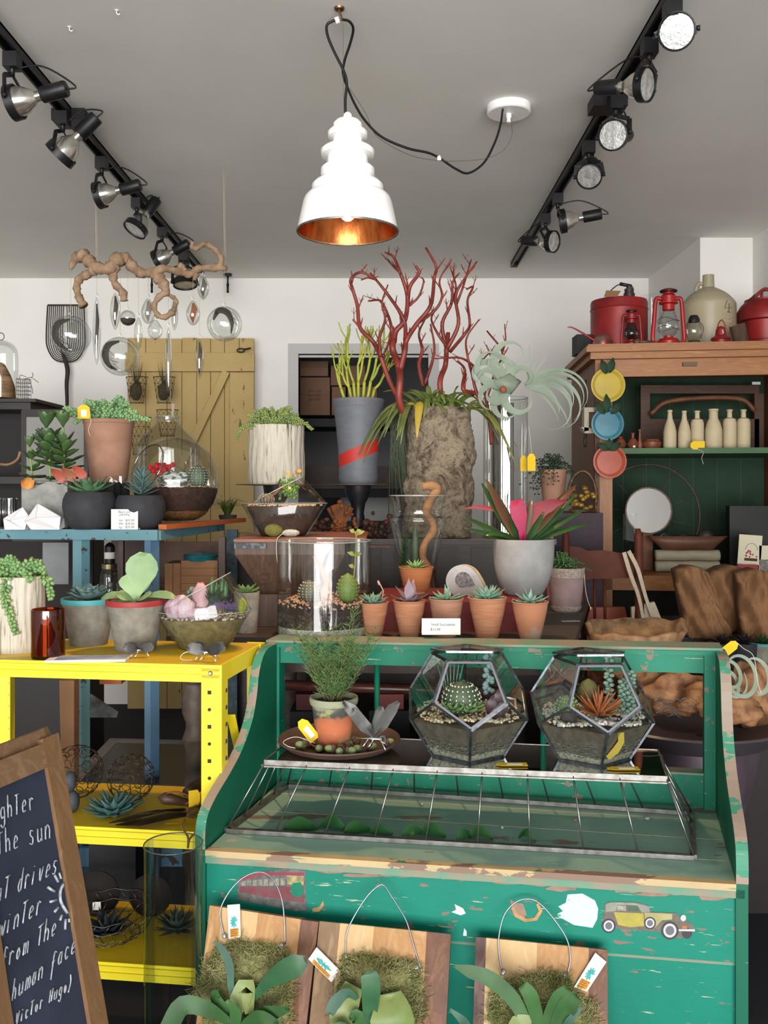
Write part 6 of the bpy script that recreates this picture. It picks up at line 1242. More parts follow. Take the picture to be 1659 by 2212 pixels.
branches('middle bare red branch standing behind the strap leaves', (955, 880), 3.15, [
 ([(962, 900), (950, 830), (962, 790), (965, 755), (968, 720)], 6.5, 5, 1), ([(965, 755), (990, 700), (984, 640), (1005, 600), (1030, 565)], 5, 1.8, 0), ([(965, 755), (955, 700), (975, 655), (978, 610), (992, 590)], 5, 1.8, 0), ([(966, 750), (945, 720), (932, 690), (940, 670)], 3.5, 1.5, 0), ([(972, 760), (1005, 720), (1015, 700), (1010, 650), (1022, 620), (1008, 625)], 4, 1.8, 0), ([(915, 835), (905, 790), (912, 755), (905, 720), (918, 690)], 5, 1.8, 0), ([(918, 830), (938, 760), (930, 700)], 4, 1.8, 0), ([(985, 660), (1000, 620), (1012, 580), (1018, 560)], 3, 1.5, 0), ([(975, 655), (985, 620), (972, 575)], 3, 1.5, 0)])
branches('slender orange-tipped red branch leaning in the tall glass vase', (1050, 870), 3.05, [
 ([(1062, 960), (1055, 900), (1030, 850), (1020, 810), (1010, 770), (1008, 730), (1035, 690)], 5, 1.5, 0), ([(1056, 905), (1048, 850), (1030, 800), (1000, 775), (965, 773), (940, 775)], 4, 1.5, 0), ([(1022, 850), (1000, 840), (1004, 800), (990, 780)], 6, 1.8, 0), ([(1050, 860), (1072, 800), (1085, 760), (1052, 715)], 4, 1.8, 0), ([(1068, 810), (1060, 770), (1050, 745)], 3, 1.5, 0), ([(1085, 760), (1092, 735), (1090, 700)], 2.5, 1.2, 0), ([(1030, 800), (1045, 775), (1065, 755)], 2.5, 1.2, 0)])
# glass vases
for px, wd, ht, d, lb in ((1088, 62, 292, 3.12, 'tall narrow clear glass cylinder vase holding the large pale air plant'), (1120, 78, 270, 3.2, 'second tall glass cylinder vase just behind right')):
    pass
k = K(3.1); p = onz(1092, 3.1, ZC+.0006); t = thing('glass_cylinder_vase', 'tall clear glass cylinder vase under the curly silver air plant', 'vase', p); r = 48*k; h = 298*k
b = MB(); b.lathe([(0, .004), (r, .004), (r, h)], n=44); b.build('glass_body', gorn, t); b = MB(); b.lathe([(0, .0), (r, .0), (r, .012), (0, .012)], n=44); b.build('thick_base', glassm('thick_base_glass', 'b8c0c0', .25, .9), t); b = MB(); b.tube([(r*math.cos(6.283*i/36), r*math.sin(6.283*i/36), h) for i in range(36)], .002, 5, True); b.build('rim', MC['glass_edge'], t)
k = K(3.02); p = onz(1086, 3.1, ZC+.014); t = thing('mirrored_glass_tube', 'silvery ridged glass tube inside the tall clear vase', 'vase', p); b = MB(); n = 72; vs = []; fs = []
for j, z in enumerate((0, 1)):
    for i in range(n): a = 6.283*i/n; q = 24*k*(1+.05*math.sin(a*9+math.sin(a*4))); vs.append((q*math.cos(a), q*math.sin(a), z*288*k))
b.add(vs, [(i, (i+1) % n, n+(i+1) % n, n+i) for i in range(n)]); b.build('tube_body', M('streaky_silver_glass', 'c8c4c0', '8a8078', .12, .9, 30, (3, 3, .1)), t)
# xerographica
k = K(3.0); c0 = W(1092, 830, 3.0); t = thing('silver_air_plant', 'large curly silver-green air plant resting on the tall glass vase', 'air plant', c0); b = MB(); ag = M('silver_green_leaf', '9aa894', '84937e', .6, 0, 8)
def curl(az, L, w_, turns, z0=0, tilt=0, cx_=0, cz_=0):
    L *= .8; w_ *= 1.25
    P_ = []; n = 22; x = 0; y = 0; z = 0; ang = rad(az); 
    for i in range(n):
        f = i/(n-1); P_.append(V((cx_*k+x, y, cz_*k+z))); st = L*k/n; x += math.cos(ang)*st; z += math.sin(ang)*st; y += tilt*st; ang += turns*6.283/n*(.4+1.2*f)
    b.leaf(P_, [w_*k*.8, w_*k, w_*k*.9, w_*k*.7, w_*k*.45, w_*k*.2, .0008], .0014, (0, -1, .2), .12)
for a in ((100, 190, 16, .8, 0, -.1), (140, 210, 17, -.75, 0, -.2), (60, 170, 15, .9, 0, -.15), (190, 200, 16, -.8, 0, -.25), (215, 170, 15, .7, 0, -.1), (80, 150, 14, -.9, 0, -.2), (250, 180, 16, .8, 0, -.2), (170, 150, 14, .6, 0, -.3), (30, 140, 14, 1.0, 0, -.1), (120, 120, 18, .5, 0, -.4), (280, 130, 15, -.8, 0, -.2)): curl(*a)
for az, L, tn, w_ in ((35, 290, -.48, 9), (28, 260, -.52, 8), (22, 300, -.5, 9), (15, 240, -.42, 7), (40, 330, -.55, 7), (48, 150, .06, 5), (75, 140, .08, 5), (-10, 170, -.25, 18), (-20, 220, -.2, 9), (20, 350, -.62, 7), (60, 120, .05, 4), (10, 330, -.66, 6), (-30, 180, -.15, 7)): curl(az, L*.82, w_, tn, 0, -.05, 42, 0)
b.build('curled_leaves', ag, t); b = MB(); b.ball((0, 0, 0), (30*k, 20*k, 22*k), 12, .3, 2); b.build('leaf_core', ag, t); b = MB(); b.ball((-8*k, -24*k, -14*k), (7*k, 5*k, 8*k), 8); b.build('dried_base', M('rusty_base', 'a8542c', None, .7), t)
q = W(1148, 980, 2.98); tag(q, .034, .072, 'yellow price tag hanging from the tall glass vase', None, string=[W(1142, 920, 2.99), W(1146, 950, 2.98), q], window=False)
q = W(1131, 984, 3.03); tag(q, .026, .066, 'narrow yellow tag just left behind the larger tag on the glass vase', None, string=[W(1138, 925, 3.02), q], window=False)
# maidenhair fern
k = K(3.3); p = W(1195, 1108, 3.28); t = thing('maidenhair_fern', 'airy dark maidenhair fern behind the silver air plant', 'potted plant', V((p.x, p.y, W(0, 1108, 3.15).z+.001))); b = MB(); b.lathe([(0, 0), (20*k, 0), (30*k, 90*k), (28*k, 90*k), (0, 80*k)], n=24); b.build('pot', terra2, t)
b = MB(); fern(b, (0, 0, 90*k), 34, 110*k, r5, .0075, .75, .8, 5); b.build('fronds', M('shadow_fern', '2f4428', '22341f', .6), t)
# wreath/bird cage on plinth
k = K(3.17); p = W(1258, 1107.5, 3.17); t = thing('gilded_wreath_ornament', 'arched golden-brown wreath ornament on the purple-grey plinth', 'ornament', p); b = MB()
b.tube([(30*k*math.cos(x), 0, 35*k+55*k*max(-.6, math.sin(x))) for x in [rad(-20+i*10) for i in range(23)]], .008, 8); b.tube([(-28*k, 0, .008), (30*k, 0, .008)], .008, 8); b.build('arch', M('dark_gold', '6a4a24', '3a2a18', .5, .3, 40, bump=.6), t); b = MB()
for i in range(22): b.ball((r5.uniform(-24, 24)*k, r5.uniform(-.012, .01), r5.uniform(6, 60)*k), (r5.uniform(5, 9)*k, 5*k, 5*k), 7, .3, i)
b.build('golden_fruit', M('dull_gold', 'a8842c', '6a4a20', .4, .2, 20), t)
# cake stands
for px, rp_, zpl, lb in ((598, 88, 0, 'left dark iron cake stand under the ribbed white pot'), (773, 83, 0, 'right dark iron cake stand under the grey pot with red stripe')):
    d = 3.1; k = K(d); p = onz(px, d, ZC+.0006); t = thing('cake_stand', lb, 'cake stand', p, 'iron cake stands'); h = W(0, 1047, d).z-p.z
    b = MB(); b.lathe([(0, h-.004), (rp_*k*.5, h-.004), (rp_*k, h-.001), (rp_*k, h+.002), (rp_*k*.4, h), (0, h)], n=44); b.build('plate', rust, t)
    b = MB(); b.lathe([(0, 0), (42*k, 0), (40*k, 8*k), (18*k, 22*k), (13*k, 50*k), (16*k, 70*k), (27*k, 90*k), (30*k, h-.004)], n=32); b.build('pedestal', black, t)
ZP = W(0, 1047, 3.1).z+.0025
t = barkpot(onz(597, 3.1, ZP), 60*K(3.1), 126*K(3.1), 'white ribbed bark-like pot of sedum on the left cake stand'); k = K(3.1)
sedum(t, (0, 0, 124*k), 66*k, 46, .02, .0055, 44*k, M('yellow_green_sedum', 'a3ad5c', '7f9a5c', .5, 0, 20), r5, .35, [[(-30*k, -40*k, 124*k), (-66*k, -46*k, 120*k), (-78*k, -44*k, 98*k)], [(30*k, -40*k, 126*k), (62*k, -44*k, 130*k), (80*k, -40*k, 116*k)]])
k = K(3.1); p = onz(774, 3.1, ZP); t = thing('striped_stoneware_pot', 'tall blue-grey flared pot with diagonal red stripe and yellow pencil cactus', 'potted plant', p); h = 179*k
n_ = N('blue_grey_stoneware'); sx = n_.n('ShaderNodeSeparateXYZ'); n_.l(n_.coord(), sx.inputs[0])
def mth(op, a, b_): 
    q = n_.n('ShaderNodeMath', operation=op)
    for i, z in enumerate((a, b_)):
        if hasattr(z, 'links'): n_.l(z, q.inputs[i])
        else: q.inputs[i].default_value = z
    return q.outputs[0]
cx_ = mth('SUBTRACT', sx.outputs[2], mth('MULTIPLY', sx.outputs[0], .42)); c1 = mth('GREATER_THAN', cx_, 52*k); c2_ = mth('LESS_THAN', cx_, 80*k); ms = mth('MULTIPLY', c1, c2_)
ms = mth('MULTIPLY', ms, mth('LESS_THAN', sx.outputs[1], .01))
bs_ = n_.mix(n_.noise(14, (1, 1, 3), 6), lf('5a5f68'), lf('74767c')); n_.bump(n_.noise(30, (.2, .2, 6)), .2, .002); n_.fin(n_.mix(ms, bs_, lf('c22a1e')), .6)
b = MB(); b.lathe([(q.x*k, q.y*k) for q in spline([V(x) for x in ((0, 0, 0), (39, 0, 0), (42, 40, 0), (45, 90, 0), (50, 140, 0), (56, 179, 0), (53, 180, 0), (50, 160, 0), (0, 158, 0))], 3)], n=44); b.build('pot', n_.m, t)
b = MB(); b.tube([(55*k*math.cos(6.283*i/40), 55*k*math.sin(6.283*i/40), 179.5*k) for i in range(40)], .0022, 5, True); b.build('painted_rim', M('red_rim_glaze', 'c0654a', 'c9998a', .5, 0, 20), t); b = MB(); b.lathe([(0, 168*k), (51*k, 168*k)], n=20); b.build('soil', soil, t)
b = MB(); pc = random.Random(9)
def pencil(p, dr, L, r, lv):
    e = p+dr*L; m_ = p+dr*L*.5+V((dr.x*L*.12, 0, -abs(dr.x)*L*.06)); b.tube(spline([p, m_, e], 4), [r]*9 if lv < 2 else lerpl([r, r*.7], 9), 6)
    if lv < 3:
        for i in range(pc.choice((2, 2, 3))):
            a = pc.uniform(0, 6.283); s_ = pc.uniform(.25, .6); nd = (dr*.9+V((math.cos(a)*s_, math.sin(a)*s_*.6, .35))).normalized(); pencil(e, nd, L*pc.uniform(.6, .95), r*.78, lv+1)
for x, tz in ((-18, -.6), (-8, -.35), (0, .0), (8, .12), (14, .3), (-4, -.15), (20, .45)):
    pencil(V((x*k, pc.uniform(-12, 12)*k, 166*k)), V((tz*.8, pc.uniform(-.25, .2), 1)).normalized(), (44 if abs(tz) > .3 else 56)*k, 3.6*k, 0)
b.build('pencil_stems', M('yellow_green_stem', 'b8b83c', '9aa83a', .5, 0, 12), t)
# dried bunch, dark rosettes on chest
k = K(2.98); p = onz(735, 2.99, ZC+.0006); t = thing('dried_fungus_bunch', 'bunch of orange-brown dried pods and bark pieces between the cake stands', 'dried flowers', p); b = MB()
for i in range(60): q = V((r5.gauss(0, 18)*k, r5.gauss(0, 8)*k, abs(r5.gauss(30, 16))*k+.004)); b.ball(q, (r5.uniform(3, 7)*k, 5*k, r5.uniform(3, 7)*k), 7, .4, i)
for i in range(16): a = r5.uniform(-.7, .7); b.tube([(0, 0, 10*k), (math.sin(a)*44*k, -6*k, 30*k+math.cos(a)*44*k)], [.004, .008], 6)
b.build('pods', M('dried_orange', 'a8622e', '6a3a1e', .7, 0, 20), t)
for px, lb in ((688, 'dim heap of brown dried pods left of the bunch'), (812, 'dim heap of dark red-brown pods right of the pedestal')):
    p = onz(px, 3.02, ZC+.0006); t = thing('pod_heap', lb, 'dried flowers', p); b = MB()
    for i in range(50): q = V((r5.gauss(0, 16)*k, r5.gauss(0, 10)*k, abs(r5.gauss(14, 12))*k+.006)); b.ball(q, (r5.uniform(4, 8)*k,)*3, 7, .4, i)
    b.build('pods', M('dim_pods', '5a3222', '34211a', .7, 0, 20), t)
# black frame cards at chest back
LF = 0.68
# ================================================================= WIRE RACK AND THINGS ON THE GREEN BENCH
r6 = random.Random(5)
NF = lambda x, d, z: V((x*S, d*S, z))
ZK = DK+.003; ZG = EYE-.515*S
bot = [NF(-.29, 1.71, ZK), NF(.53, 1.585, ZK), NF(.598, 1.80, ZK), NF(-.205, 1.965, ZK)]; top = [NF(-.222, 1.722, ZG), NF(.496, 1.625, ZG), NF(.53, 1.79, ZG), NF(-.175, 1.90, ZG)]
rk = thing('wire_display_rack', 'low grey steel wire rack with a glass top standing on the green bench', 'display rack', (bot[0].x, bot[0].y, ZK)); 
for i in range(4):
    b = MB(); a, c = bot[i], bot[(i+1) % 4]; b.bar(a+V((0, 0, .005)), c+V((0, 0, .005)), .014, .01); b.build('base_bar', steel, rk, True)
    b = MB(); a, c = top[i], top[(i+1) % 4]; b.bar(a, c, .004, .016); b.bar(a+V((0, 0, -.006)), c+V((0, 0, -.006)), .018, .003); b.build('top_bar', steel, rk, True)
    n = 9 if i % 2 == 0 else 4
    for j in range(n+1):
        if (i % 2) and j in (0, n): continue
        f = j/n; b = MB(); b.tube([bot[i].lerp(bot[(i+1) % 4], f)+V((0, 0, .008)), top[i].lerp(top[(i+1) % 4], f)], .0022, 6); b.build('wire_rod', M('bright_steel_rod', 'a3a3a0', None, .3, .9), rk, True)
b = MB(); b.prism([p+V((0, 0, .004)) for p in top], (0, 0, .003)); b.build('glass_top', glassm('rack_glass', 'b4c4bc', .25, .95), rk, True); ZG2 = ZG+.0075
leadm = M('lead_came', '8a9098', '5a5f66', .3, .9, 60)
a_ = 94
def dodeca(px, yb, label, name, seed, rot=0):
    rn = random.Random(seed); d = F*.515/(yb-1050)+.85*a_/F*1.75*1.0; k = K(d); a = a_*k; p = V(((px-829.5)*k, d*S, ZG2+.002)); t = thing('dodecahedron_terrarium', label, 'terrarium', p)
    H = 1.1135*a; A = [rad(-90+36+72*i+rot) for i in range(5)]; B_ = [rad(-90+72*i+rot) for i in range(5)]
    T = [V((.8507*a*math.cos(q), .8507*a*math.sin(q), 2*H)) for q in A]; U = [V((1.3764*a*math.cos(q), 1.3764*a*math.sin(q), H+.2629*a)) for q in A]
    L = [V((1.3764*a*math.cos(q), 1.3764*a*math.sin(q), H-.2629*a)) for q in B_]; Bt = [V((.8507*a*math.cos(q), .8507*a*math.sin(q), 0)) for q in B_]
    # upper ring i sits between lower rings i and i+1
    faces = [[T[i-1], T[i], U[i], L[i], U[i-1]] for i in range(5)]+[[Bt[i], Bt[(i+1) % 5], L[(i+1) % 5], U[i], L[i]] for i in range(5)]
    for j, f in enumerate(faces):
        if j == 0: continue
        b = MB(); b.add(f, [tuple(range(5))], False); b.build('glass_pane', paneglass, t)
    b = MB(); b.add(Bt, [tuple(range(5))], False); b.build('base_pane', paneglass, t)
    b = MB(); E_ = []
    for i in range(5): E_ += [(T[i], T[(i+1) % 5]), (T[i], U[i]), (U[i], L[i]), (U[i], L[(i+1) % 5]), (L[i], Bt[i]), (Bt[i], Bt[(i+1) % 5])]
    for x, y in E_: b.bar(x, y, .0055, .0055, (.3, .9, .2))
    b.build('lead_frame', leadm, t)
    b = MB(); f = faces[0]; c = sum(f, V((0, 0, 0)))/5
    for i in range(5): b.bar(f[i].lerp(c, .06)+V((0, -.002, 0)), f[(i+1) % 5].lerp(c, .06)+V((0, -.002, 0)), .005, .004, (0, -1, .5))
    b.build('door_frame', M('bright_solder', 'c4c8d0', None, .25, .9), t)
    lid = [V((q.x*1.02, q.y*1.02, q.z+.010+.012*(q.y < 0))) for q in T]; b = MB(); b.prism(lid, (0, 0, .002)); o = b.build('glass_lid', paneglass, t); b = MB()
    for i in range(5): b.bar(lid[i], lid[(i+1) % 5], .006, .005)
    b.build('lid_frame', leadm, o)
    b = MB()
    for s_ in (-.25, .15): b.tube([V((s_*a, -.6*a, 2*H+.012)), V((s_*a, -.6*a, 2*H-.01)), V((s_*a+.01, -.5*a, 2*H-.014))], .0012, 5)
    b.build('lid_hook', black, o)
    def frust(z0, z1, m, nm, e=.965):
        f0, f1 = z0/(H-.2629*a), z1/(H-.2629*a); lo = [V((q.x*e, q.y*e, 0)).lerp(V((w_.x*e, w_.y*e, 0)), f0)+V((0, 0, z0+.001)) for q, w_ in zip(Bt, L)]; hi = [V((q.x*e, q.y*e, 0)).lerp(V((w_.x*e, w_.y*e, 0)), f1)+V((0, 0, z1)) for q, w_ in zip(Bt, L)]
        b = MB(); b.add(lo+hi, [(4, 3, 2, 1, 0), (5, 6, 7, 8, 9)]+[(i, (i+1) % 5, (i+1) % 5+5, i+5) for i in range(5)], False); return b.build(nm, m, t)
    zt = H-.2629*a
    frust(0, zt*.22, M('fine_gravel', 'c2bcaa', '86806e', .8, 0, 120, bump=.9), 'lower_gravel'); frust(zt*.22, zt*.97, soild, 'soil')
    b = MB()
    for i in range(280):
        j = rn.choice((4, 0)); f = rn.random(); z = rn.uniform(.16, .55)*zt; q = Bt[j].lerp(Bt[(j+1) % 5], f).lerp(L[j].lerp(L[(j+1) % 5], f), z/zt)*.972; q.z = z+.001; b.tube([q, q+V((rn.uniform(-.006, .006), 0, rn.uniform(-.003, .003))), q+V((rn.uniform(-.012, .012), 0, rn.uniform(-.004, .004)))], .0008, 3)
    stuff(b.build('dry_moss_fibres', M('pale_fibre', '8f9488', '6a7068', .9), t))
    b = MB()
    for i in range(620):
        q = rn.random()**.5; th = rn.uniform(0, 6.283); j = th; 
        rmax = 1.15*a; x, y = q*rmax*math.cos(th), q*rmax*math.sin(th); z = zt+(.10*q*q+.06*math.sin(th*3))*a+rn.uniform(-.02, .03)*a
        pebbles(b, [(x, y, z)], .0042 if seed == 1 else .0052, rn, 5)
    pm_ = M('cream_gravel', 'f4e6c8', 'd8c098', .6, 0, 50) if seed == 1 else M('white_grey_gravel', 'f2f0ea', 'cfccc4', .5, 0, 50); stuff(b.build('gravel', pm_, t))
    return t, k, a, zt, H
t, k, a, zt, H = dodeca(1010, 1657, 'left glass dodecahedron terrarium with round spotted cactus and purple leaves', '', 1, -2)
b = MB(); s_ = MB(); cactus(b, (-.15*a, -.15*a, zt+.1*a), .44*a, .72*a, 18, s_); b.build('ball_cactus', M('grey_green_cactus', '566b50', '41553f', .6), t); stuff(s_.build('spines', spm, t))
b = MB()
for x, y in ((-.35, -.55), (-.05, -.6), (.1, -.5), (-.5, -.45)): rosette(b, (x*a, y*a, zt+.22*a), [(7, .34*a, 12), (5, .28*a, 45)], .4, .004, .2, .3, r6)
b.build('green_succulent', M('soft_green_succulent', '7fa069', '5f8450', .5, 0, 18), t)
b = MB()
for x, z in ((.45, .3), (.6, .45), (.55, .15), (.7, .25)): b.leaf([V((x*a, -.35*a, zt+z*a-.2*a)), V(((x+.05)*a, -.4*a, zt+z*a)), V(((x+.1)*a, -.4*a, zt+(z+.25)*a))], [.1*a, .3*a, .04*a], .003, (0, -1, .3))
b.build('purple_leaves', M('dark_purple_leaf', '4f2f3a', '3a2430', .45, 0, 12), t)
b = MB()
for i in range(26): b.ball((.5*a+r6.gauss(0, .06)*a, .1*a, zt+(.5+i*.035)*a), (.07*a, .03*a, .06*a), 6)
b.build('trailing_silver_leaves', sageblue, t); b = MB()
for i in range(7): b.tube([V((-.35*a, .2*a, zt)), V(((-.75+.12*i)*a, .2*a, zt+1.35*a))], [.004, .001], 5)
b.build('upright_leaves', M('dull_sage', '5f7a68', '4a6254', .5), t); b = MB(); b.box((.09*a, -.9*a, zt*.42), (.16*a, -.88*a, zt*.92)); b.M = None
t, k, a, zt, H = dodeca(1278, 1665, 'right glass dodecahedron terrarium with orange spiky rosette and white pebbles', '', 2, 2)
b = MB(); rosette(b, (.05*a, -.45*a, zt+.2*a), [(14, .62*a, 12), (13, .62*a, 35), (10, .62*a, 58), (6, .55*a, 78)], .10, .0035, .12, .2, r6, (.7, 1, .9, .6, .1)); b.build('orange_rosette', M('orange_spiky_leaf', 'b5713f', '9a5630', .5, 0, 15), t)
b = MB(); s_ = MB(); cactus(b, (-.62*a, -.25*a, zt+.1*a), .28*a, .5*a, 14, s_); b.build('round_cactus', M('bright_cactus2', '6f8f3c', '587a30', .6), t); stuff(s_.build('spines', spm, t))
b = MB(); s_ = MB(); cactus(b, (-.05*a, .1*a, zt+.3*a), .25*a, .6*a, 14, s_); b.build('rear_cactus', M('olive_cactus2', '6a6a3a', None, .6), t)
for x, y, hh, nm in ((.42, .1, 1.25, 0), (.85, -.2, .95, 1), (.7, -.1, .75, 1)):
    b = MB()
    for i in range(30): f = i/29; b.ball((x*a+math.sin(i*2.4)*.07*a, y*a+math.cos(i*2.4)*.05*a, zt+(.15+hh*f)*a), (.075*a, .04*a, .05*a), 6)
    b.build('stacked_leaf_stem', M('eucalyptus_green', '86a592', '6a8a78', .55, 0, 20), t)
b = MB(); b.leaf([V((.12*a, -1.02*a, zt*.28)), V((.3*a, -.98*a, zt*.45)), V((.42*a, -1.02*a, zt*.7)), V((.4*a, -1.06*a, zt*.95))], [.1*a, .16*a, .14*a, .14*a], .002, (0, -1, 0)); b.build('buried_yellow_tag', M('olive_card', 'a09030', None, .9), t)
b = MB(); b.ball((-.62*a, -.55*a, zt+.17*a), (.2*a, .12*a, .13*a), 10, .2); b.build('lava_rock', M('lava_rock', '5a5356', '3f3a3e', .9, 0, 60, bump=1), t)
for x, y, lb in ((1107, 1662, 'yellow and white price tag lying before the left dodecahedron'), (1348, 1671, 'yellow and white price tag lying before the right dodecahedron')):
    d = F*.513/(y-1050)+.012; p = NF((x-829.5)*d/F, d, ZG2+.002); t = tag(p+V((-.04, 0, .001)), .026, .075, lb, Matrix(((0, 0, -1), (1, 0, 0), (0, -1, 0))), window=True)
# dish with rosemary
p = NF((733-829.5)*1.80/F, 1.80, ZG2); k = K(1.80); t = thing('brown_dish', 'wide shallow brown clay dish under the rosemary pot', 'dish', p)
b = MB(); b.lathe([(0, 0), (85*k, 0), (115*k, 8*k), (132*k, 21*k), (131*k, 24*k), (127*k, 23*k), (110*k, 12*k), (84*k, 5*k), (0, 5*k)], n=56); b.build('dish', M('brown_clay', '5f4234', '4a342a', .6, 0, 12, bump=.2), t)
zd = p.z+5.2*k; q = p+V((-12*k, 0, 5.2*k)); t = thing('clay_saucer', 'small orange clay saucer under the rosemary pot', 'saucer', q); b = MB(); b.lathe([(0, 0), (46*k, 0), (54*k, 9*k), (52*k, 10*k), (45*k, 3*k), (0, 3*k)], n=44); b.build('saucer', M('fresh_terracotta', 'c97848', 'bd6e40', .8, 0, 20), t)
q = p+V((-12*k, 0, 8.3*k)); n_ = N('mossy_old_terracotta'); sx = n_.n('ShaderNodeSeparateXYZ'); n_.l(n_.coord(), sx.inputs[0]); ad = n_.n('ShaderNodeMath', operation='ADD'); n_.l(sx.outputs[2], ad.inputs[0]); ml = n_.n('ShaderNodeMath', operation='MULTIPLY'); n_.l(n_.noise(18, detail=8), ml.inputs[0]); ml.inputs[1].default_value = .07; n_.l(ml.outputs[0], ad.inputs[1])
cr = n_.ramp(ad.outputs[0], [(.0, lin('8a4e36')), (.085, lin('b06440')), (.105, lin('9c5c3e')), (.112, lin('383c36')), (.128, lin('454c44')), (.14, lin('8d9076'))]); n_.fin(n_.mix(n_.step(n_.noise(22), .58, .66), cr, lin('8d8a62')), .85); n_.bump(n_.noise(60), .3)
t = thing('rosemary_pot', 'old mossy terracotta pot of bushy rosemary in the brown dish', 'potted plant', q); b = MB(); b.lathe([(0, 0), (35*k, 0), (37*k, 3*k), (47*k, 86*k), (51*k, 88*k), (53*k, 96*k), (52*k, 103*k), (48*k, 103*k), (45*k, 92*k), (0, 90*k)], n=44); b.build('pot', n_.m, t); b = MB(); b.lathe([(0, 94*k), (45*k, 93*k)], n=20); b.build('soil', soil, t)
b = MB(); sm = MB()
for i in range(44):
    az = r6.uniform(0, 6.283); sp = r6.uniform(.1, 1)**.6; L = r6.uniform(110, 205)*k*(1-.22*sp); o = V((r6.uniform(-18, 18)*k, r6.uniform(-18, 18)*k, 94*k)); dr = V((math.cos(az)*sp*.85, math.sin(az)*sp*.6, 1)).normalized(); P_ = spline([o, o+dr*L*.5+V((0, 0, -4*k)), o+dr*L+V((math.cos(az)*3*k, 0, 8*k))], 7); sm.tube(P_, lerpl([.0016, .0007], len(P_)), 4)
    m = len(P_)
    for j in range(2, m):
        for q_ in range(5):
            a1 = r6.uniform(0, 6.283); nd = V((math.cos(a1), math.sin(a1), r6.uniform(.2, 1))).normalized(); L2 = r6.uniform(12, 24)*k; s0 = P_[j]; b.tube([s0, s0+nd*L2*.6, s0+nd*L2+V((0, 0, .002))], [.0007, .0008, .0003], 3)
sm.build('woody_stems', M('rosemary_stem', '7a8a52', '6a5a3c', .7, 0, 20), t); b.build('needles', M('rosemary_needles', '7da05c', '587d42', .5, 0, 16), t)
for i, (x, y, az) in enumerate([(652, 1618, 200), (682, 1607, 80), (690, 1622, 260), (706, 1613, 20), (716, 1627, 190), (736, 1622, 100), (735, 1632, 250), (752, 1615, 60), (756, 1631, 330), (776, 1623, 200), (768, 1606, 130), (800, 1618, 350), (838, 1613, 20), (665, 1609, 150)]):
    d = F*.505/(y+4-1050); rr = .0105; q = NF((x-829.5)*d/F, d, zd+rr+(.004 if y > 1626 or x < 660 or x > 820 else 0)); t = thing('acorn', 'green acorn with brown cap scattered in the brown dish', 'acorn', q, 'acorns in the dish'); a1 = rad(az); Mx = Matrix.Rotation(a1, 4, 'Z') @ Matrix.Rotation(rad(80), 4, 'Y')
    b = MB(); b.M = Mx; b.ball((0, 0, .004), (rr*.9, rr*.9, rr*1.25), 12); b.build('nut', M('acorn_green', 'b4c084', '8fa468', .4, 0, 60), t); b = MB(); b.M = Mx; b.lathe([(rr*1.1, .001), (rr*1.12, -.004), (rr*.8, -.010), (rr*.3, -.0125), (0, -.013)], n=14); b.build('cap', M('acorn_cap', '947a66', '74604e', .9, 0, 160, bump=1), t)
t = dragonfly(V((NF((808-829.5)*1.735/F, 1.735, 0).x, 1.735*S, zd+.016)), .095, 'shiny metal dragonfly ornament perched on the brown dish edge', -.3)
q = NF((648-829.5)*1.78/F, 1.78, W(0, 1556, 1.78).z); tag(q, .03, .062, 'yellow price tag leaning on the rosemary pot', Matrix.Rotation(rad(-38), 3, 'Y'), string=[W(680, 1605, 1.76), W(640, 1592, 1.74), W(612, 1602, 1.72), W(622, 1612, 1.7), W(638, 1616, 1.7)])
gl = M('waxy_dark_leaf', '2a5c2e', '1c4422', .35, 0, 8)
for i, (x, y, L, az, bd) in enumerate([(650, 1797, 78, 8, .2), (718, 1796, 62, -18, .5), (772, 1803, 60, 14, .3), (822, 1808, 52, -10, .3), (893, 1811, 52, 12, .4), (934, 1812, 58, -15, .5), (1004, 1817, 44, 30, .4), (1038, 1819, 52, -10, .6), (1138, 1822, 38, -30, .6)]):
    d = F*.638/(y-1050)+.01; k = K(d); q = NF((x-829.5)*d/F, d, ZK); t = thing('fallen_leaf', ['leftmost dark leaf on the bench deck, lying flat', 'second leaf on deck, peaked in the middle', 'third leaf, long with a raised tip', 'small leaf right of the long one', 'fifth leaf, pointing left between two rods', 'sixth leaf, folded against the fifth', 'seventh leaf, small and leaning', 'eighth leaf, rounded and arched', 'lone short leaf farthest right on the deck'][i], 'leaf', q, 'dark leaves on the green deck', rz=rad(az))
    b = MB(); n = 8; b.leaf([V(((j/(n-1)-.5)*L*k, math.sin(j)*.002, +.004+.026*bd*math.sin(j/(n-1)*math.pi))) for j in range(n)], [.05*L*k, .4*L*k, .6*L*k, .5*L*k, .28*L*k, .01], .0012, (0, -.6, 1), .15); b.build('blade', gl, t)
for x, y, lb in ((712, 1767, 'tiny pale glass chip at left of the bench deck'), (1085, 1789, 'tiny pale stone mid deck of bench'), (1398, 1769, 'largest pale glass pebble at right of bench deck'), (1243, 1773, 'tiny orange stone on the bench deck'), (912, 1738, 'small pale pebble near the back of bench deck')):
    d = F*.638/(y-1050); b = MB(); o = MB(); o.ball((0, 0, 0), (.004 if x != 1398 else .007,)*2+(.0035,), 8, .2); ob = o.build('pebble', M('pale_glass_chip', 'b4c4bc', None, .3) if x != 1243 else M('orange_chip', 'b8744a', None, .6)); ob.location = NF((x-829.5)*d/F, d, ZK+.003); solo(ob, lb, 'pebble')
LF = 0.92
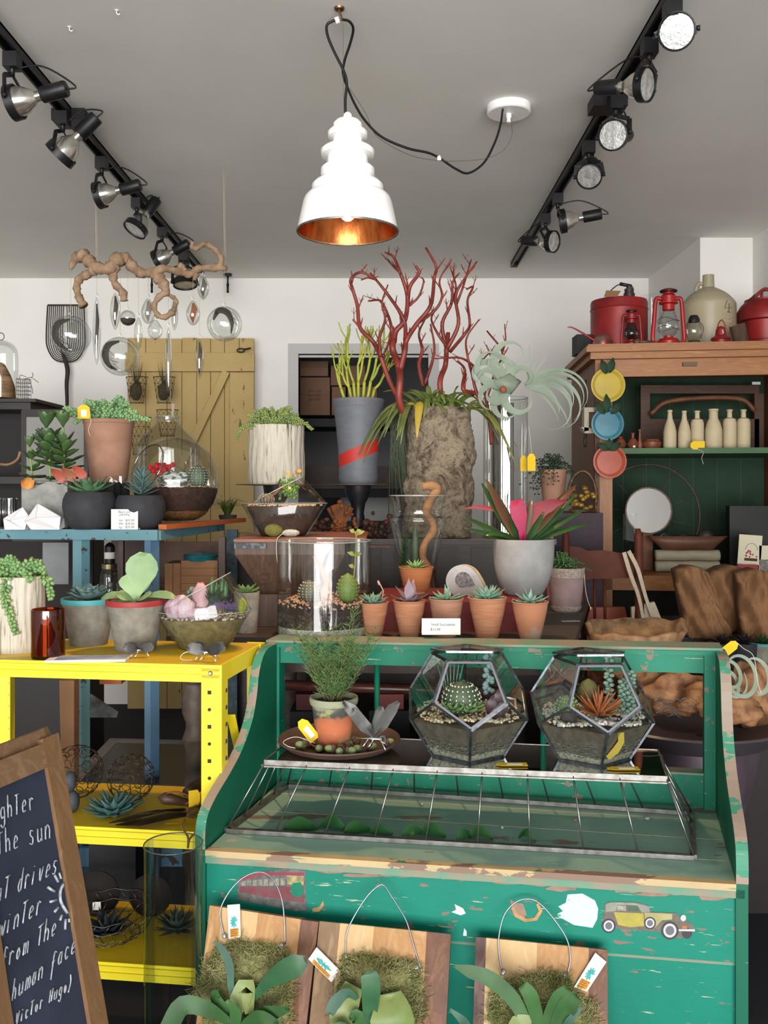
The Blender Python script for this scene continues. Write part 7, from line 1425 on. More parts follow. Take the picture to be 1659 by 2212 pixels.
# ================================================================= CUPBOARD AT RIGHT
r7 = random.Random(8)
CU = quadmap((.775, 3.40), (1.60, 3.29), (1.62, 3.93), (.815, 4.02)); zy = lambda y, d=3.4: EYE-(y-1050)*K(d)
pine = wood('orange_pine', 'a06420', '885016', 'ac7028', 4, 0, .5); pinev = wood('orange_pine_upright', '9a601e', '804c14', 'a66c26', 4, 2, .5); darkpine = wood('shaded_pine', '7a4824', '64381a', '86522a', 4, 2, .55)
cg = M('dark_green_boards', '13351e', '0e2a17', .8, 0, 8)
cu = thing('pine_cupboard', 'tall open pine cupboard with dark green inside standing in the right corner', 'cupboard', (CU(.5, .5, 0).x, CU(.5, .5, 0).y, 0))
def cub(name, a0, a1, b0, b1, y0, y1, m, par=None): return qbox(CU, a0, a1, b0, b1, zy(y1), zy(y0)).build(name, m, par or cu, True)
cub('top_board', -.035, 1, -.05, 1, 746, 752, pine); cub('cornice', -.045, 1, -.08, 1, 752, 764, pine); cub('cornice_step', -.025, 1, -.05, 1, 764, 778, pine); cub('frieze', 0, 1, -.01, .03, 778, 815, pine)
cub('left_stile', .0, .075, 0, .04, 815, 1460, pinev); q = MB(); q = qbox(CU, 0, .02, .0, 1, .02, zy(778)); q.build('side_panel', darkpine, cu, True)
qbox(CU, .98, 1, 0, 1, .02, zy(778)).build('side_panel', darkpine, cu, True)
o = qbox(CU, .02, .98, .96, .99, .02, zy(778)).build('back_board', cg, cu, True); 
for i in range(1, 8): q = qbox(CU, .02+i*.12, .023+i*.12, .955, .96, .1, zy(790)); q.build('board_groove', M('groove_green', '2c4a36', None, .7), o, True)
cub('upper_shelf', .07, .98, .03, .95, 968, 980, M('green_shelf_edge', '2f5a2a', '274e24', .6, 0, 10)); cub('lower_shelf', .02, .98, .0, .95, 1242, 1274, pine)
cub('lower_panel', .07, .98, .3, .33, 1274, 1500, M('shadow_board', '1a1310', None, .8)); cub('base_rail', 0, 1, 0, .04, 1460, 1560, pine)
cub('small_latch', .37, .43, -.03, -.01, 787, 795, M('old_latch', '5a4630', None, .6)); q = MB(); q.box((W(1624, 0, 3.78).x, 3.776*S, W(0, 831, 3.78).z), (W(1642, 0, 3.78).x, 3.779*S, W(0, 825, 3.78).z)); PLB = q
ZT2 = zy(746); ZS = zy(968); ZL = zy(1242)
def cu_on(px, d, z): p = W(px, 1050, d); p.z = z+.0006; return p
redp = M('old_red_paint', '951c1b', '641616', .45, .1, 7, bump=.1, bs=20); redb2 = M('bright_red_enamel', 'b02020', '941c1c', .35, .1, 10)
# big red can
k = K(3.62); t = thing('red_fuel_can', 'large old red oil can with wire bail handle at left on the cupboard top', 'can', cu_on(1337, 3.62, ZT2)); b = MB(); r = 61*k
b.lathe([(0, 0), (r, 0), (r, 6*k), (r*.99, 7*k), (r*.99, 92*k), (r*1.01, 93*k), (r*.99, 96*k), (r*.99, 108*k), (r*.96, 113*k), (r*.5, 119*k), (0, 120*k)], n=44); b.build('can_body', redp, t)
b = MB(); b.lathe([(0, 118*k), (12*k, 118*k), (12*k, 130*k), (10*k, 131*k), (10*k, 140*k), (6*k, 141*k), (6*k, 146*k), (0, 147*k)], (22*k, 0, 0), 18); b.build('spout_cap', M('dark_cap', '3a2c2e', None, .5, .3), t)
b = MB(); b.tube(spline([V(q)*k for q in ((-28, 0, 120), (-18, 0, 136), (2, 0, 150), (28, 0, 146), (30, 0, 132))], 5), .003, 6); b.build('wire_bail', black, t); b = MB(); b.tube([V((2, 0, 151))*k, V((27, 0, 146))*k], .009, 10); b.build('wooden_grip', black, t)
b = MB(); b.prism([V(q)*k for q in ((-45, -52, 112), (-18, -56, 112), (-10, -56, 124), (-40, -52, 126))], (0, .002, 0)); b.build('kraft_tag', cardb, t)
def lantern(px, d, z, s_, m, label, gm=gorn):
    k = K(d)*s_; t = thing('kerosene_lantern', label, 'lantern', cu_on(px, d, z)); b = MB()
    b.lathe([(0, 0), (21, 0), (24, 4), (24, 12), (19, 18), (10, 20), (10, 24), (0, 24)] and [(q*k, w_*k) for q, w_ in [(0, 0), (21, 0), (24, 4), (24, 12), (19, 18), (10, 20), (10, 24), (0, 24)]], n=28); b.build('fuel_base', m, t)
    b = MB(); b.lathe([(q.x*k, q.y*k) for q in spline([V(x) for x in ((12, 24, 0), (19, 34, 0), (22, 46, 0), (18, 64, 0), (12, 80, 0))], 3)], n=26); b.build('glass_globe', gm, t)
    b = MB(); b.lathe([(q*k, w_*k) for q, w_ in [(13, 80), (13, 92), (20, 94), (20, 97), (16, 98), (16, 110), (13, 114), (9, 116), (9, 118), (18, 120), (16, 124), (6, 126), (0, 126)]], n=26); b.build('burner_top', m, t); b = MB(); b.lathe([(0, 118*k), (18*k, 119*k), (19*k, 122*k), (10*k, 126*k), (0, 126*k)], n=20); b.build('cap', black, t)
    for s2 in (-1, 1): b = MB(); b.tube(spline([V((s2*q*k, 0, w_*k)) for q, w_ in ((15, 104), (24, 106), (28, 98), (31, 60), (34, 20), (30, 10), (20, 8))], 4), 4.6*k, 8); b.build('side_tube', m, t)
    b = MB()
    for zz_ in (40, 58): b.tube([(23*k*math.cos(6.283*i/20), 23*k*math.sin(6.283*i/20), zz_*k+4*k*math.sin(6.283*i/20*2)) for i in range(20)], .0012, 4, True)
    b.build('guard_wire', black, t)
lantern(1444, 3.45, ZT2, 1.0, redb2, 'bright red lantern with clear globe standing before the stoneware jug')
lantern(1364, 3.44, ZT2, .64, redp, 'small dull red lantern in front of the large red can', darkglass)
k = K(3.47); t = thing('glass_lamp', 'small lamp with clear globe and dark top between red lantern and jug', 'lantern', cu_on(1499, 3.47, ZT2)); b = MB(); b.lathe([(0, 0), (16*k, 0), (13*k, 14*k), (12*k, 16*k), (0, 16*k)], n=20); b.build('base', M('tarnished_base', '4a4a3e', None, .5, .5), t)
b = MB(); b.lathe([(q.x*k, q.y*k) for q in spline([V(x) for x in ((9, 16, 0), (17, 28, 0), (18, 42, 0), (12, 58, 0))], 3)], n=24); b.build('glass_globe', gorn, t); b = MB(); b.lathe([(12*k, 56*k), (12*k, 62*k), (8*k, 70*k), (0, 72*k)], n=20); b.build('top_cap', black, t); b = MB(); b.tube(spline([V(q)*k for q in ((-10, 0, 60), (-19, 0, 42), (-12, 0, 18))], 4), .0015, 5); b.tube(spline([V(q)*k for q in ((10, 0, 60), (21, 0, 44), (14, 0, 20))], 4), .0015, 5); b.build('wire_frame', black, t)
# jug
k = K(3.66); t = thing('stoneware_jug', 'big cream stoneware jug marked with a 4 on the cupboard top', 'jug', cu_on(1530, 3.7, ZT2)); b = MB(); stone = M('cream_stoneware', 'a89d82', '9a8f75', .35, 0, 5)
b.lathe([(q.x*k, q.y*k) for q in spline([V(x) for x in ((0, 0, 0), (56, 0, 0), (58, 8, 0), (58, 100, 0), (57, 114, 0), (50, 124, 0), (38, 136, 0), (22, 146, 0), (14, 150, 0), (13, 152, 0), (12, 175, 0), (11, 178, 0), (0, 178, 0))], 3)], n=52); b.build('jug_body', stone, t)
b = MB(); b.tube(spline([V(q)*k for q in ((-13, 0, 158), (-20, 0, 160), (-26, 0, 150), (-27, 0, 142))], 4), 4*k, 8); b.build('handle', stone, t)
b = MB()
for P_ in ([(21, 112), (15, 95), (33, 98)], [(26, 106), (25, 88)], [(21, 88), (29, 87)]): b.tube([V((x*k, -math.sqrt(58.6**2-x*x)*k, z*k)) for x, z in P_], .0015, 4)
b.build('painted_four', blackink, t)
b = MB()
for P_ in ([(5, 66), (14, 74), (28, 72), (42, 80)], [(4, 62), (16, 66), (30, 62), (40, 74)], [(3, 57), (16, 60), (28, 56)], [(6, 54), (14, 56), (22, 52)]): b.tube([V((x*k, -math.sqrt(58.6**2-x*x)*k, z*k)) for x, z in P_], .0012, 4)
b.build('faded_orange_mark', M('faded_orange_print', 'b8785c', None, .6), t); b = MB()
for x, z in ((14, 34), (22, 30), (18, 26)): b.tube([V(((x-4)*k, -58.6*k*.97, z*k)), V(((x+5)*k, -58.6*k*.96, z*k+1*k))], .003, 4)
b.build('blue_oval_mark', M('faded_blue_print', '77809a', None, .6), t)
k = K(3.44); t = thing('oil_torch', 'small dark red oil burner with numeral and loop handle before the jug', 'lantern', cu_on(1557, 3.44, ZT2)); b = MB(); b.lathe([(0, 0), (18*k, 0), (19*k, 14*k), (21*k, 16*k), (20*k, 19*k), (12*k, 24*k), (10*k, 38*k), (5*k, 44*k), (0, 45*k)], n=24); b.build('body', redp, t)
b = MB(); b.tube(spline([V(q)*k for q in ((-8, 0, 40), (-4, 0, 52), (2, 0, 58), (8, 0, 50), (10, 0, 36))], 4), .003, 6); b.build('loop_handle', redp, t); text('5', 11*k, T3(0, -12.4*k, 27*k) @ RX, paper, t, 'numeral')
k = K(3.48); t = thing('wood_log', 'short rough brown log leaning on the red can at right', 'log', cu_on(1606, 3.5, ZT2)); b = MB(); b.M = Matrix.Rotation(rad(-16), 4, 'Y'); b.lathe([(0, 3*k), (17*k, 3*k), (16*k, 30*k), (17*k, 54*k), (0, 55*k)], n=16, wob=.08); b.build('log', M('rough_log', '5f4634', '3f2e24', .9, 0, 22, (1, 1, .3), bump=.9), t)
k = K(3.62); t = thing('red_milk_can', 'red metal can with raised strap handle cut off by the right edge', 'can', cu_on(1654, 3.66, ZT2)); b = MB(); b.lathe([(q*k, w_*k) for q, w_ in [(0, 0), (44, 0), (45, 30), (46, 31), (46, 33), (50, 72), (60, 74), (60, 78), (60, 94), (52, 108), (44, 116), (44, 120), (0, 122)]], n=40); b.build('can_body', redp, t)
b = MB(); b.bar(V((-36, 0, 118))*k, V((-4, 0, 144))*k, .006, .02); b.bar(V((-4, 0, 144))*k, V((44, 0, 142))*k, .006, .02); b.build('strap_handle', redp, t); b = MB(); b.bar(V((-10, 0, 118))*k, V((-8, 0, 142))*k, .02, .008); b.build('handle_post', redp, t); b = MB(); b.bar(V((-42, -4, 110))*k, V((-26, -4, 130))*k, .012, .01); b.build('spout', black, t)
k = K(3.42); t = thing('long_spout_oiler', 'flat red and silver oiler with a long thin spout at the cupboard corner', 'oil can', cu_on(1302, 3.42, ZT2)); b = MB(); b.lathe([(0, 0), (20*k, 0), (21*k, 8*k), (17*k, 18*k), (9*k, 24*k), (0, 26*k)], n=26); b.build('body', M('silver_red_tin', '8a8078', '7a2c28', .4, .6, 9), t); b = MB(); b.tube(spline([V(q)*k for q in ((-12, 0, 8), (-40, 0, 26), (-66, 0, 40), (-76, 0, 40))], 4), lerpl([.006, .002], 13), 6); b.build('long_spout', redp, t)
t = thing('rusty_pipe_piece', 'rusty brown pipe piece lying between the two red lanterns', 'pipe', cu_on(1402, 3.4, ZT2)); b = MB(); k = K(3.4); b.tube([V((-26, 0, 8))*k, V((12, 0, 5))*k], 4.5*k, 8); b.ball(V((-26, 0, 7))*k, 7*k, 10); b.build('pipe', rust, t)
k = K(3.75); t = thing('glass_pitcher', 'clear glass pitcher mostly hidden behind the red lanterns', 'pitcher', cu_on(1408, 3.75, ZT2)); b = MB(); b.lathe([(0, .001), (22*k, 0), (22*k, 125*k), (26*k, 135*k)], n=26); b.build('glass_body', glass, t)
q = MB(); a = W(1246, 722, 3.62); c = W(1282, 722, 3.62); q.box((a.x, a.y, ZT2+.001), (c.x, a.y+.12, a.z)); solo(q.build('black_speaker', blackmatte), 'black speaker box behind the red can at the cupboard corner', 'speaker')
# bottles and vases on upper shelf
cream = M('matte_cream_glaze', 'bdae8e', 'b2a382', .7, 0, 10)
shp = {'wine': [(0, 0), (13, 0), (14, 3), (14, 36), (11, 50), (6, 64), (4.5, 78), (5.5, 79), (5.5, 83), (4, 83), (0, 82)], 'sq': [(0, 0), (13.5, 0), (14.5, 3), (14.5, 56), (12, 64), (5.5, 67), (5, 80), (6.5, 81), (6.5, 84), (4, 84), (0, 83)], 'milk': [(0, 0), (18, 0), (19, 4), (19, 40), (15, 56), (10, 66), (9.5, 82), (11, 83), (11, 87), (8, 87), (0, 86)]}
for px, st, s_, lb in ((1447, 'wine', 1, 'leftmost cream bottle with a long sloping neck'), (1478, 'wine', .98, 'second cream bottle from left, slender sloping neck'), (1506, 'sq', .97, 'third cream bottle, square shouldered, above the yellow tag'), (1541, 'milk', .98, 'fourth and widest cream bottle, milk bottle shape'), (1576, 'sq', 1, 'fifth cream bottle with round shoulders'), (1606, 'sq', 1, 'sixth cream bottle at the right end of the row')):
    k = K(3.45); t = thing('cream_bottle', lb, 'bottle', cu_on(px, 3.45, ZS), 'cream bottles on the green shelf'); b = MB(); b.lathe([(q*k*s_, w_*k*s_) for q, w_ in shp[st]], n=26); b.build('bottle', cream, t)
rv = M('red_clay', '7d432a', '6a3824', .5, 0, 12)
for px, P_, lb in ((1340, [(0, 0), (8, 0), (13, 10), (8, 20), (4, 22), (6, 26), (0, 25)], 'leftmost red clay vase, partly behind the hanging plates'), (1367, [(0, 0), (8, 0), (13, 9), (8, 19), (3, 24), (3, 30), (5, 34), (0, 33)], 'red clay bottle vase with a small white sticker'), (1382, [(0, 0), (6, 0), (7, 8), (3, 20), (2, 36), (4, 42), (0, 41)], 'tall thin red clay vase'), (1408, [(0, 0), (16, 0), (20, 8), (20, 14), (17, 16), (15, 20), (0, 22)], 'wide low red clay lidded bowl')):
    k = K(3.45); t = thing('red_clay_vase', lb, 'vase', cu_on(px, 3.46, ZS), 'red clay vessels on the green shelf'); b = MB(); b.lathe([(q*k, w_*k) for q, w_ in P_], n=24); b.build('vessel', rv, t)
    if px == 1367: b = MB(); b.box((-3*k, -13*k, 2*k), (2*k, -12.4*k, 6*k)); b.build('sticker', paper, t)
q = W(1512, 962, 3.37); t = tag(q+V((-.045, 0, 0)), .04, .068, 'yellow tag lying over the green shelf edge', Matrix.Rotation(rad(-90), 3, 'Y'), window=False); b = MB(); b.tube(spline([V((0, -.002, -.01)), V((.055, -.01, -.03)), V((.05, -.01, -.06)), V((.058, -.01, -.09))], 4), .001, 4); b.build('string', twine, t)
# brown frame / yoke behind bottles
t = thing('wooden_frame_panel', 'old dark brown wooden panel with rounded openings behind the cream bottles', 'panel', W(1520, 967, 3.8)); fw = wood('old_brown_panel', '54341f', '3f2718', '634027', 5, 0)
for x0, y0, x1, y1 in ((1384, 832, 1640, 850), (1384, 850, 1404, 967), (1404, 905, 1640, 967), (1630, 850, 1650, 967)): a = W(x0, y0, 3.8); c = W(x1, y1, 3.8); b = MB(); b.box((a.x, a.y, c.z), (c.x, a.y+.03, a.z)); b.build('rail', fw, t, True)
b = MB(); b.tube(spline(pix([(1405, 895), (1450, 866), (1590, 860), (1632, 888)], 3.76), 5), .014, 8); PLB.build('paper_label', paper, t, True); b.build('curved_bar', M('orange_brown_bar', '7a4a2a', '5a3420', .5, 0, 8), t, True)
# lower shelf
t = thing('spoked_wheel', 'thin rusty wire wheel leaning inside the cupboard behind the mirror', 'wheel', W(1400, 1240, 3.8)); b = MB(); cxp, cyp, rp_ = 1400, 1115, 112; b.tube([W(cxp+rp_*math.cos(x), cyp+rp_*math.sin(x), 3.8) for x in [6.283*i/48 for i in range(48)]], .004, 5, True); b.build('rim', rust, t, True)
for i in range(10): b = MB(); x = 6.283*i/10+.2; b.tube([W(cxp+45*math.cos(x), cyp+45*math.sin(x), 3.8), W(cxp+rp_*math.cos(x), cyp+rp_*math.sin(x), 3.8)], .002, 4); b.build('spoke', rust, t, True)
d = 3.62; k = K(d); t = thing('round_mirror', 'round thin-framed mirror leaning in the cupboard', 'mirror', W(1401, 1103, d)); mr = N('mirror_glass'); mr.fin(lin('dcdcdc'), .03, 1); b = MB(); tm = Matrix.Rotation(rad(86), 4, 'X'); b.lathe([(0, .001), (48*k, .001)], (0, 0, 0), 44, tm); b.build('mirror_glass', mr.m, t); b = MB(); b.lathe([(48*k, -.01), (51*k, -.01), (51*k, .004), (48*k, .004), (48*k, -.01)], (0, 0, 0), 44, tm); b.build('frame', rust, t)
b = MB(); a = W(1395, 1153, d); b.box((a.x-.02, a.y-.02, ZL), (a.x+.03, a.y+.03, a.z)); solo(b.build('mirror_block', darkpine), 'dark wooden block holding up the round mirror', 'block')
k = K(3.5); t = thing('glass_candle_holder', 'clear square glass holder in front of the mirror', 'glass', cu_on(1361, 3.5, ZL)); b = MB(); b.box((-12*k, -12*k, 0), (12*k, 12*k, 126*k)); b.build('glass_body', glass, t)
for i, (dy, lb) in enumerate(((0, 'lower birch log under the wooden bowl'), (1, 'upper birch log under the wooden bowl'))):
    k = K(3.5); t = thing('birch_log', lb, 'log', cu_on(1484, 3.52, ZL+dy*24*k), 'birch logs'); b = MB(); b.tube([(x*k, 0, 12*k+math.sin(x*.1)*.5*k) for x in range(-69, 70, 6)], 12*k, 14); b.build('log', M('white_birch', 'a8a08a', '8a8068', .7, 0, 12, (.3, 1, 1), bump=.2), t)
k = K(3.5); zb = ZL+48.3*k; t = thing('wooden_dough_bowl', 'long brown boat-shaped wooden bowl on the birch logs', 'bowl', cu_on(1485, 3.52, zb)); b = MB(); n = 30; vs = []; fs = []
for z, rx, ry in ((0, 56, 16), (14, 70, 22), (30, 89, 26), (27, 84, 22), (6, 52, 12)):
    for i in range(n): a = 6.283*i/n; vs.append((rx*k*math.cos(a), ry*k*math.sin(a), z*k))
for j in range(4):
    for i in range(n): q = (i+1) % n; fs.append((j*n+i, j*n+q, (j+1)*n+q, (j+1)*n+i))
b.add(vs, fs+[tuple(range(n))[::-1], tuple(range(4*n, 5*n))]); b.build('bowl', M('brown_bowl_wood', '6a4632', '543626', .55, 0, 9), t)
for i, (x, r_, lb) in enumerate([(40, 17, 'largest smoky glass ball in the wooden bowl'), (-8, 11, 'small glass ball at the middle of wooden bowl'), (-48, 12, 'small glass ball at the left of wooden bowl')]): t = thing('smoky_glass_ball', lb, 'ball', cu_on(1485, 3.52, zb+.01)+V((x*k, 0, 13*k+r_*k*.5)), 'glass balls in the wooden bowl'); b = MB(); b.ball((0, 0, 0), r_*k, 18); b.build('ball', M('smoky_mirror_ball', '7a7068', '5a524e', .15, .7, 10), t)
t = thing('greeting_card', 'white greeting card with a drawn flower basket in the red holder', 'card', cu_on(1618, 3.42, ZL+.02)); k = K(3.42); b = MB(); b.M = Matrix.Rotation(.07, 4, 'Y'); b.box((-26*k, 0, 12*k), (24*k, .004, 76*k)); b.build('card', M('cream_card', 'cdc6ae', None, .9), t)
b = MB(); b.M = Matrix.Rotation(.07, 4, 'Y'); b.tube([(2*k+13*k*math.cos(x), -.001, 44*k+14*k*math.sin(x)) for x in [3.1416*i/12 for i in range(13)]], .001, 4); b.box((-12*k, -.002, 20*k), (16*k, -.0005, 26*k)); b.build('drawn_basket', M('brown_ink', '4a3228', None, .9), t); b = MB(); b.M = Matrix.Rotation(.07, 4, 'Y')
for i in range(14): b.ball((r7.uniform(-10, 14)*k, -.001, r7.uniform(27, 42)*k), (2*k, .001, 2*k), 5)
b.build('drawn_flowers', M('red_ink', 'a83a3a', None, .9), t)
a = cu_on(1612, 3.41, ZL); t = thing('red_card_holder', 'small red metal box holding the greeting cards', 'holder', a); b = MB(); b.box((-22*k, -.02, 0), (22*k, -.002, 22*k)); b.build('front', M('red_tin2', '8c1420', None, .4), t)
t = thing('sketch_card', 'second pale card with a grey sketch at the right edge', 'card', cu_on(1656, 3.42, ZL)); b = MB(); b.box((-16*k, 0, 2*k), (20*k, .004, 62*k)); b.build('card', MC['cream_card'], t); b = MB(); b.box((-15*k, -.001, 3*k), (20*k, -.0003, 32*k)); b.build('sketch', M('grey_scribble', '8a8880', '5c5a56', .9, 0, 120, lo=.45, hi=.55), t)
q = MB(); q.box((W(1576, 0, 3.56).x, 3.56*S, ZL+.001), (W(1700, 0, 3.56).x, 3.6*S, W(0, 1093, 3.56).z)); solo(q.build('black_board', M('black_board', '0e1512', None, .5)), 'black board standing behind the greeting cards', 'board')
# corbel on the cupboard's side, hanging plates
t = thing('white_corbel', 'chippy white wall bracket on the cupboard side beside the plates', 'bracket', W(1273, 925, 3.5)); cw = M('chippy_white', 'a8a08c', '5a4f40', .8, 0, 14, lo=.55, hi=.6)
for P_ in ([(1262, 880), (1290, 880), (1290, 890), (1272, 890), (1272, 930), (1262, 932)], [(1256, 922), (1278, 925), (1284, 936), (1262, 936)]): b = MB(); b.prism(pix(P_, 3.38), (0, .05, 0)); b.build('bracket', cw, t, True)
b = MB(); b.tube(pix([(1265, 937), (1263, 955), (1265, 966)], 3.38), .007, 6); b.build('drop_finial', iron, t, True); b = MB(); b.tube(pix([(1266, 820), (1264, 850), (1266, 880)], 3.38), .004, 5); b.build('hanging_chain', iron, t, True)
lfm = M('ceramic_dark_leaf', '1a3a20', '122816', .6, 0, 8, spec=.2)
def cplate(px, py, r_, m, label, leaves, d=3.34):
    k = K(d); t = thing('hanging_plate', label, 'plate', W(px, py, d), 'hanging round ceramic fruit plates'); tm = Matrix.Rotation(rad(90), 4, 'X'); b = MB(); b.lathe([(0, -.002), (r_*k*.75, -.002), (r_*k*.92, .008), (r_*k, .008), (r_*k, .002), (r_*k*.8, -.012), (0, -.012)], (0, 0, 0), 44, tm); b.build('plate', m, t)
    for x, z, L, az in leaves: a1 = rad(az); b = MB(); P0 = V((x*k, -.012, z*k)); dr = V((math.cos(a1), 0, math.sin(a1)))*L*k; b.leaf([P0, P0+dr*.3, P0+dr*.65, P0+dr], [4*k, 17*k, 15*k, 1*k], .003, (0, -1, 0)); b.build('leaf', lfm, t)
    return t
cplate(1313, 832, 37, M('yellow_glaze', 'b8a03a', 'a89030', .15, 0, 6), 'yellow round ceramic plate, uppermost of the hanging three', [(-4, 24, 34, 110), (2, 26, 34, 75)])
cplate(1312, 916, 35, M('teal_blue_glaze', '2c6274', '437c8c', .15, 0, 6), 'teal blue round ceramic plate, middle of the hanging three', [(0, 25, 40, 95), (-6, 22, 34, 130), (8, 22, 32, 50)])
cplate(1317, 997, 36, M('coral_glaze', '94402c', 'a85440', .15, 0, 6), 'coral red round ceramic plate, lowest of the hanging three', [(-2, 25, 30, 150), (-2, 25, 30, 30), (0, 24, 26, 95)])
# chair, totes, bags
d = 2.88; k = K(d); ch_ = thing('wooden_chair', 'reddish brown wooden chair with shaped back rail behind the table end', 'chair', NF(.70, 3.0, 0)); cwd = M('red_brown_chair', '5a2b1a', '472014', .6, 0, 8, spec=.2)
b = MB(); b.prism(pix([(1215, 1190), (1232, 1180), (1252, 1182), (1270, 1190), (1300, 1188), (1335, 1194), (1372, 1196), (1374, 1242), (1370, 1248), (1262, 1252), (1215, 1250)], d), (0, .02, 0)); b.build('back_rail', cwd, ch_, True)
for x0, w_ in ((1379, 9), (1222, 8)):
    b = MB(); b.tube([W(x0-1, 1142, d), W(x0, 1160, d), W(x0+1, 1250, d), W(x0+3, 1345, d-.03), V((W(x0+5, 0, d).x, (d-.02)*S, 0))], [w_*.6*k, w_*k, w_*k*1.15, w_*k*1.1, w_*k*.8], 10); b.build('back_post', cwd, ch_, True)
for x0 in (1258, 1284, 1306): b = MB(); b.tube([W(x0, 1250, d), W(x0+1, 1352, d-.02)], 3.3*k, 8); b.build('spindle', cwd, ch_, True)
b = MB(); a = W(1262, 1352, d); c = W(1392, 1352, d); b.box((a.x, a.y-.35, a.z-.03), (c.x, a.y+.0, a.z)); b.build('seat', M('orange_seat', '9a4a24', '843c1c', .45, 0, 8), ch_, True)
for x0 in (1275, 1385): b = MB(); q = W(x0, 1352, d); b.tube([(q.x, q.y-.3, 0), (q.x, q.y-.3, q.z-.02)], .016, 8); b.build('front_leg', cwd, ch_, True)
b = MB(); b.prism(pix([(1268, 1338), (1276, 1312), (1350, 1312), (1354, 1330)], 3.05)+[V((W(1354, 0, 3.05).x, 3.05*S, 0)), V((W(1268, 0, 3.05).x, 3.05*S, 0))], (0, .03, 0)); t = b.build('orange_board', M('orange_paint', '9c4420', '8a3a1a', .5, 0, 8)); solo(t, 'orange painted panel seen through the chair back', 'panel')
t = thing('canvas_straps', 'pair of cream canvas tote straps hung over the chair corner', 'bag straps', W(1360, 1190, 2.84)); cv = M('cream_canvas', 'b0a48e', 'a09480', .9, 0, 60)
for P_ in ([(1348, 1193), (1362, 1240), (1380, 1290), (1392, 1350)], [(1358, 1190), (1378, 1230), (1395, 1290), (1416, 1350)]): b = MB(); b.leaf(spline(pix(P_, 2.84), 4), [.016, .016, .014, .012], .001, (0, -1, 0)); b.build('strap', cv, t, True)
b = MB(); b.prism(pix([(1364, 1312), (1414, 1300), (1430, 1340), (1432, 1352), (1366, 1352)], 2.86), (0, .02, 0)); b.build('tote_top', cv, t, True)
kraft = M('crumpled_kraft', '7d5836', '6f4d30', .85, 0, 9, bump=.35, bs=20)
def bag(label, xb, xt, yb, tops, d, dep, seed):
    t = thing('paper_bag', label, 'paper bag', V((W((xb[0]+xb[1])/2, 0, d).x, d*S, ZBN)), 'brown kraft paper bags'); b = MB(); nu, nv = 26, 18; fr = []
    for j in range(nv+1):
        v = j/nv
        for i in range(nu+1):
            u = i/nu; f = u*(len(tops)-1); q = int(min(f, len(tops)-2)); yt = tops[q]*(1-f+q)+tops[q+1]*(f-q); x = (xb[0]*(1-v)+xt[0]*v)*(1-u)+(xb[1]*(1-v)+xt[1]*v)*u
            p = W(x, yb*(1-v)+yt*v, d); p.z = max(p.z, ZBN+.001); c = abs(mnoise.noise(V((u*2.6+v*1.1, v*.8, seed*5))))*.1+abs(mnoise.noise(V((u*5-v*3, v*3+u*2, seed*3))))*.035; p.y += -.05*math.sin(u*3.14)+c-.02; fr.append(p)
    n = len(fr); w1 = nu+1; bk = [V((p.x, d*S+dep, p.z)) for p in fr]; fs = []
    for j in range(nv):
        for i in range(nu): o = j*w1+i; fs += [(o, o+1, o+w1+1), (o, o+w1+1, o+w1), (n+o+1, n+o, n+o+w1, n+o+w1+1)]
    for i in range(nu): fs += [(i+1, i, n+i, n+i+1), (nv*w1+i, nv*w1+i+1, n+nv*w1+i+1, n+nv*w1+i)]
    for j in range(nv): fs += [(j*w1, (j+1)*w1, n+(j+1)*w1, n+j*w1), ((j+1)*w1+nu, j*w1+nu, n+j*w1+nu, n+(j+1)*w1+nu)]
    b.add(fr+bk, fs, True); b.build('bag_body', kraft, t, True)
bag('front left paper bag with a folded crumpled top', (1492, 1588), (1462, 1530), 1385, [1232, 1222, 1224, 1240], 2.74, .08, 1)
bag('large middle paper bag with vertical creases', (1540, 1625), (1508, 1616), 1385, [1262, 1240, 1226, 1222, 1235], 2.86, .1, 2)
bag('right paper bag cut by the photo edge', (1612, 1705), (1598, 1695), 1385, [1240, 1228, 1236, 1245], 2.72, .08, 3)
# small dark plants on the bench at right
for px, lb, teal in ((1560, 'black-leaved rosette plant left of the other by the paper bags', 0), (1607, 'black-leaved rosette plant in the middle by the paper bags', 0), (1648, 'dark spiky plant in a teal-rimmed pot at the right edge', 1)):
    p = V(((px-829.5)*K(2.62), 2.62*S, 0)); k = K(2.62)
    t = thing('dark_rosette_plant', lb, 'potted plant', V((p.x, p.y, W(0, 1440, 2.62).z))); b = MB(); b.lathe([(0, 0), (24*k, 0), (30*k, 52*k), (27*k, 52*k), (0, 46*k)], n=24); b.build('pot', concw if teal else blk, t)
    if teal: b = MB(); b.lathe([(30*k, 48*k), (31*k, 52*k), (27*k, 53*k)], n=24); b.build('painted_rim', MC['teal_rim'], t)
    b = MB(); rosette(b, (0, 0, 50*k), [(9, 30*k, 15), (8, 26*k, 45), (5, 22*k, 75)], .5 if not teal else .25, .002, .1); b.build('rosette', M('black_rosette', '2a1d20', '1f1619', .45) if not teal else leafd, t)
b = MB(); a = W(1520, 1440, 2.5); b.hexa([V((a.x, 2.5*S, 0)), NF(1.4, 2.5, 0), NF(1.4, 2.69, 0), V((a.x, 2.69*S, 0)), V((a.x, 2.5*S, a.z-.07)), V((NF(1.4, 2.5, 0).x, 2.5*S, a.z-.07)), V((NF(1.4, 2.5, 0).x, 2.69*S, a.z-.07)), V((a.x, 2.69*S, a.z-.07))])
for q in range(len(b.v)): b.v[q].z = b.v[q].z if b.v[q].z < .01 else W(0, 1440, 2.62).z-.0005
solo(b.build('dark_plant_stand', MC['almost_black_wood']), 'dark plant stand carrying the black rosettes behind the big bowl', 'stand')
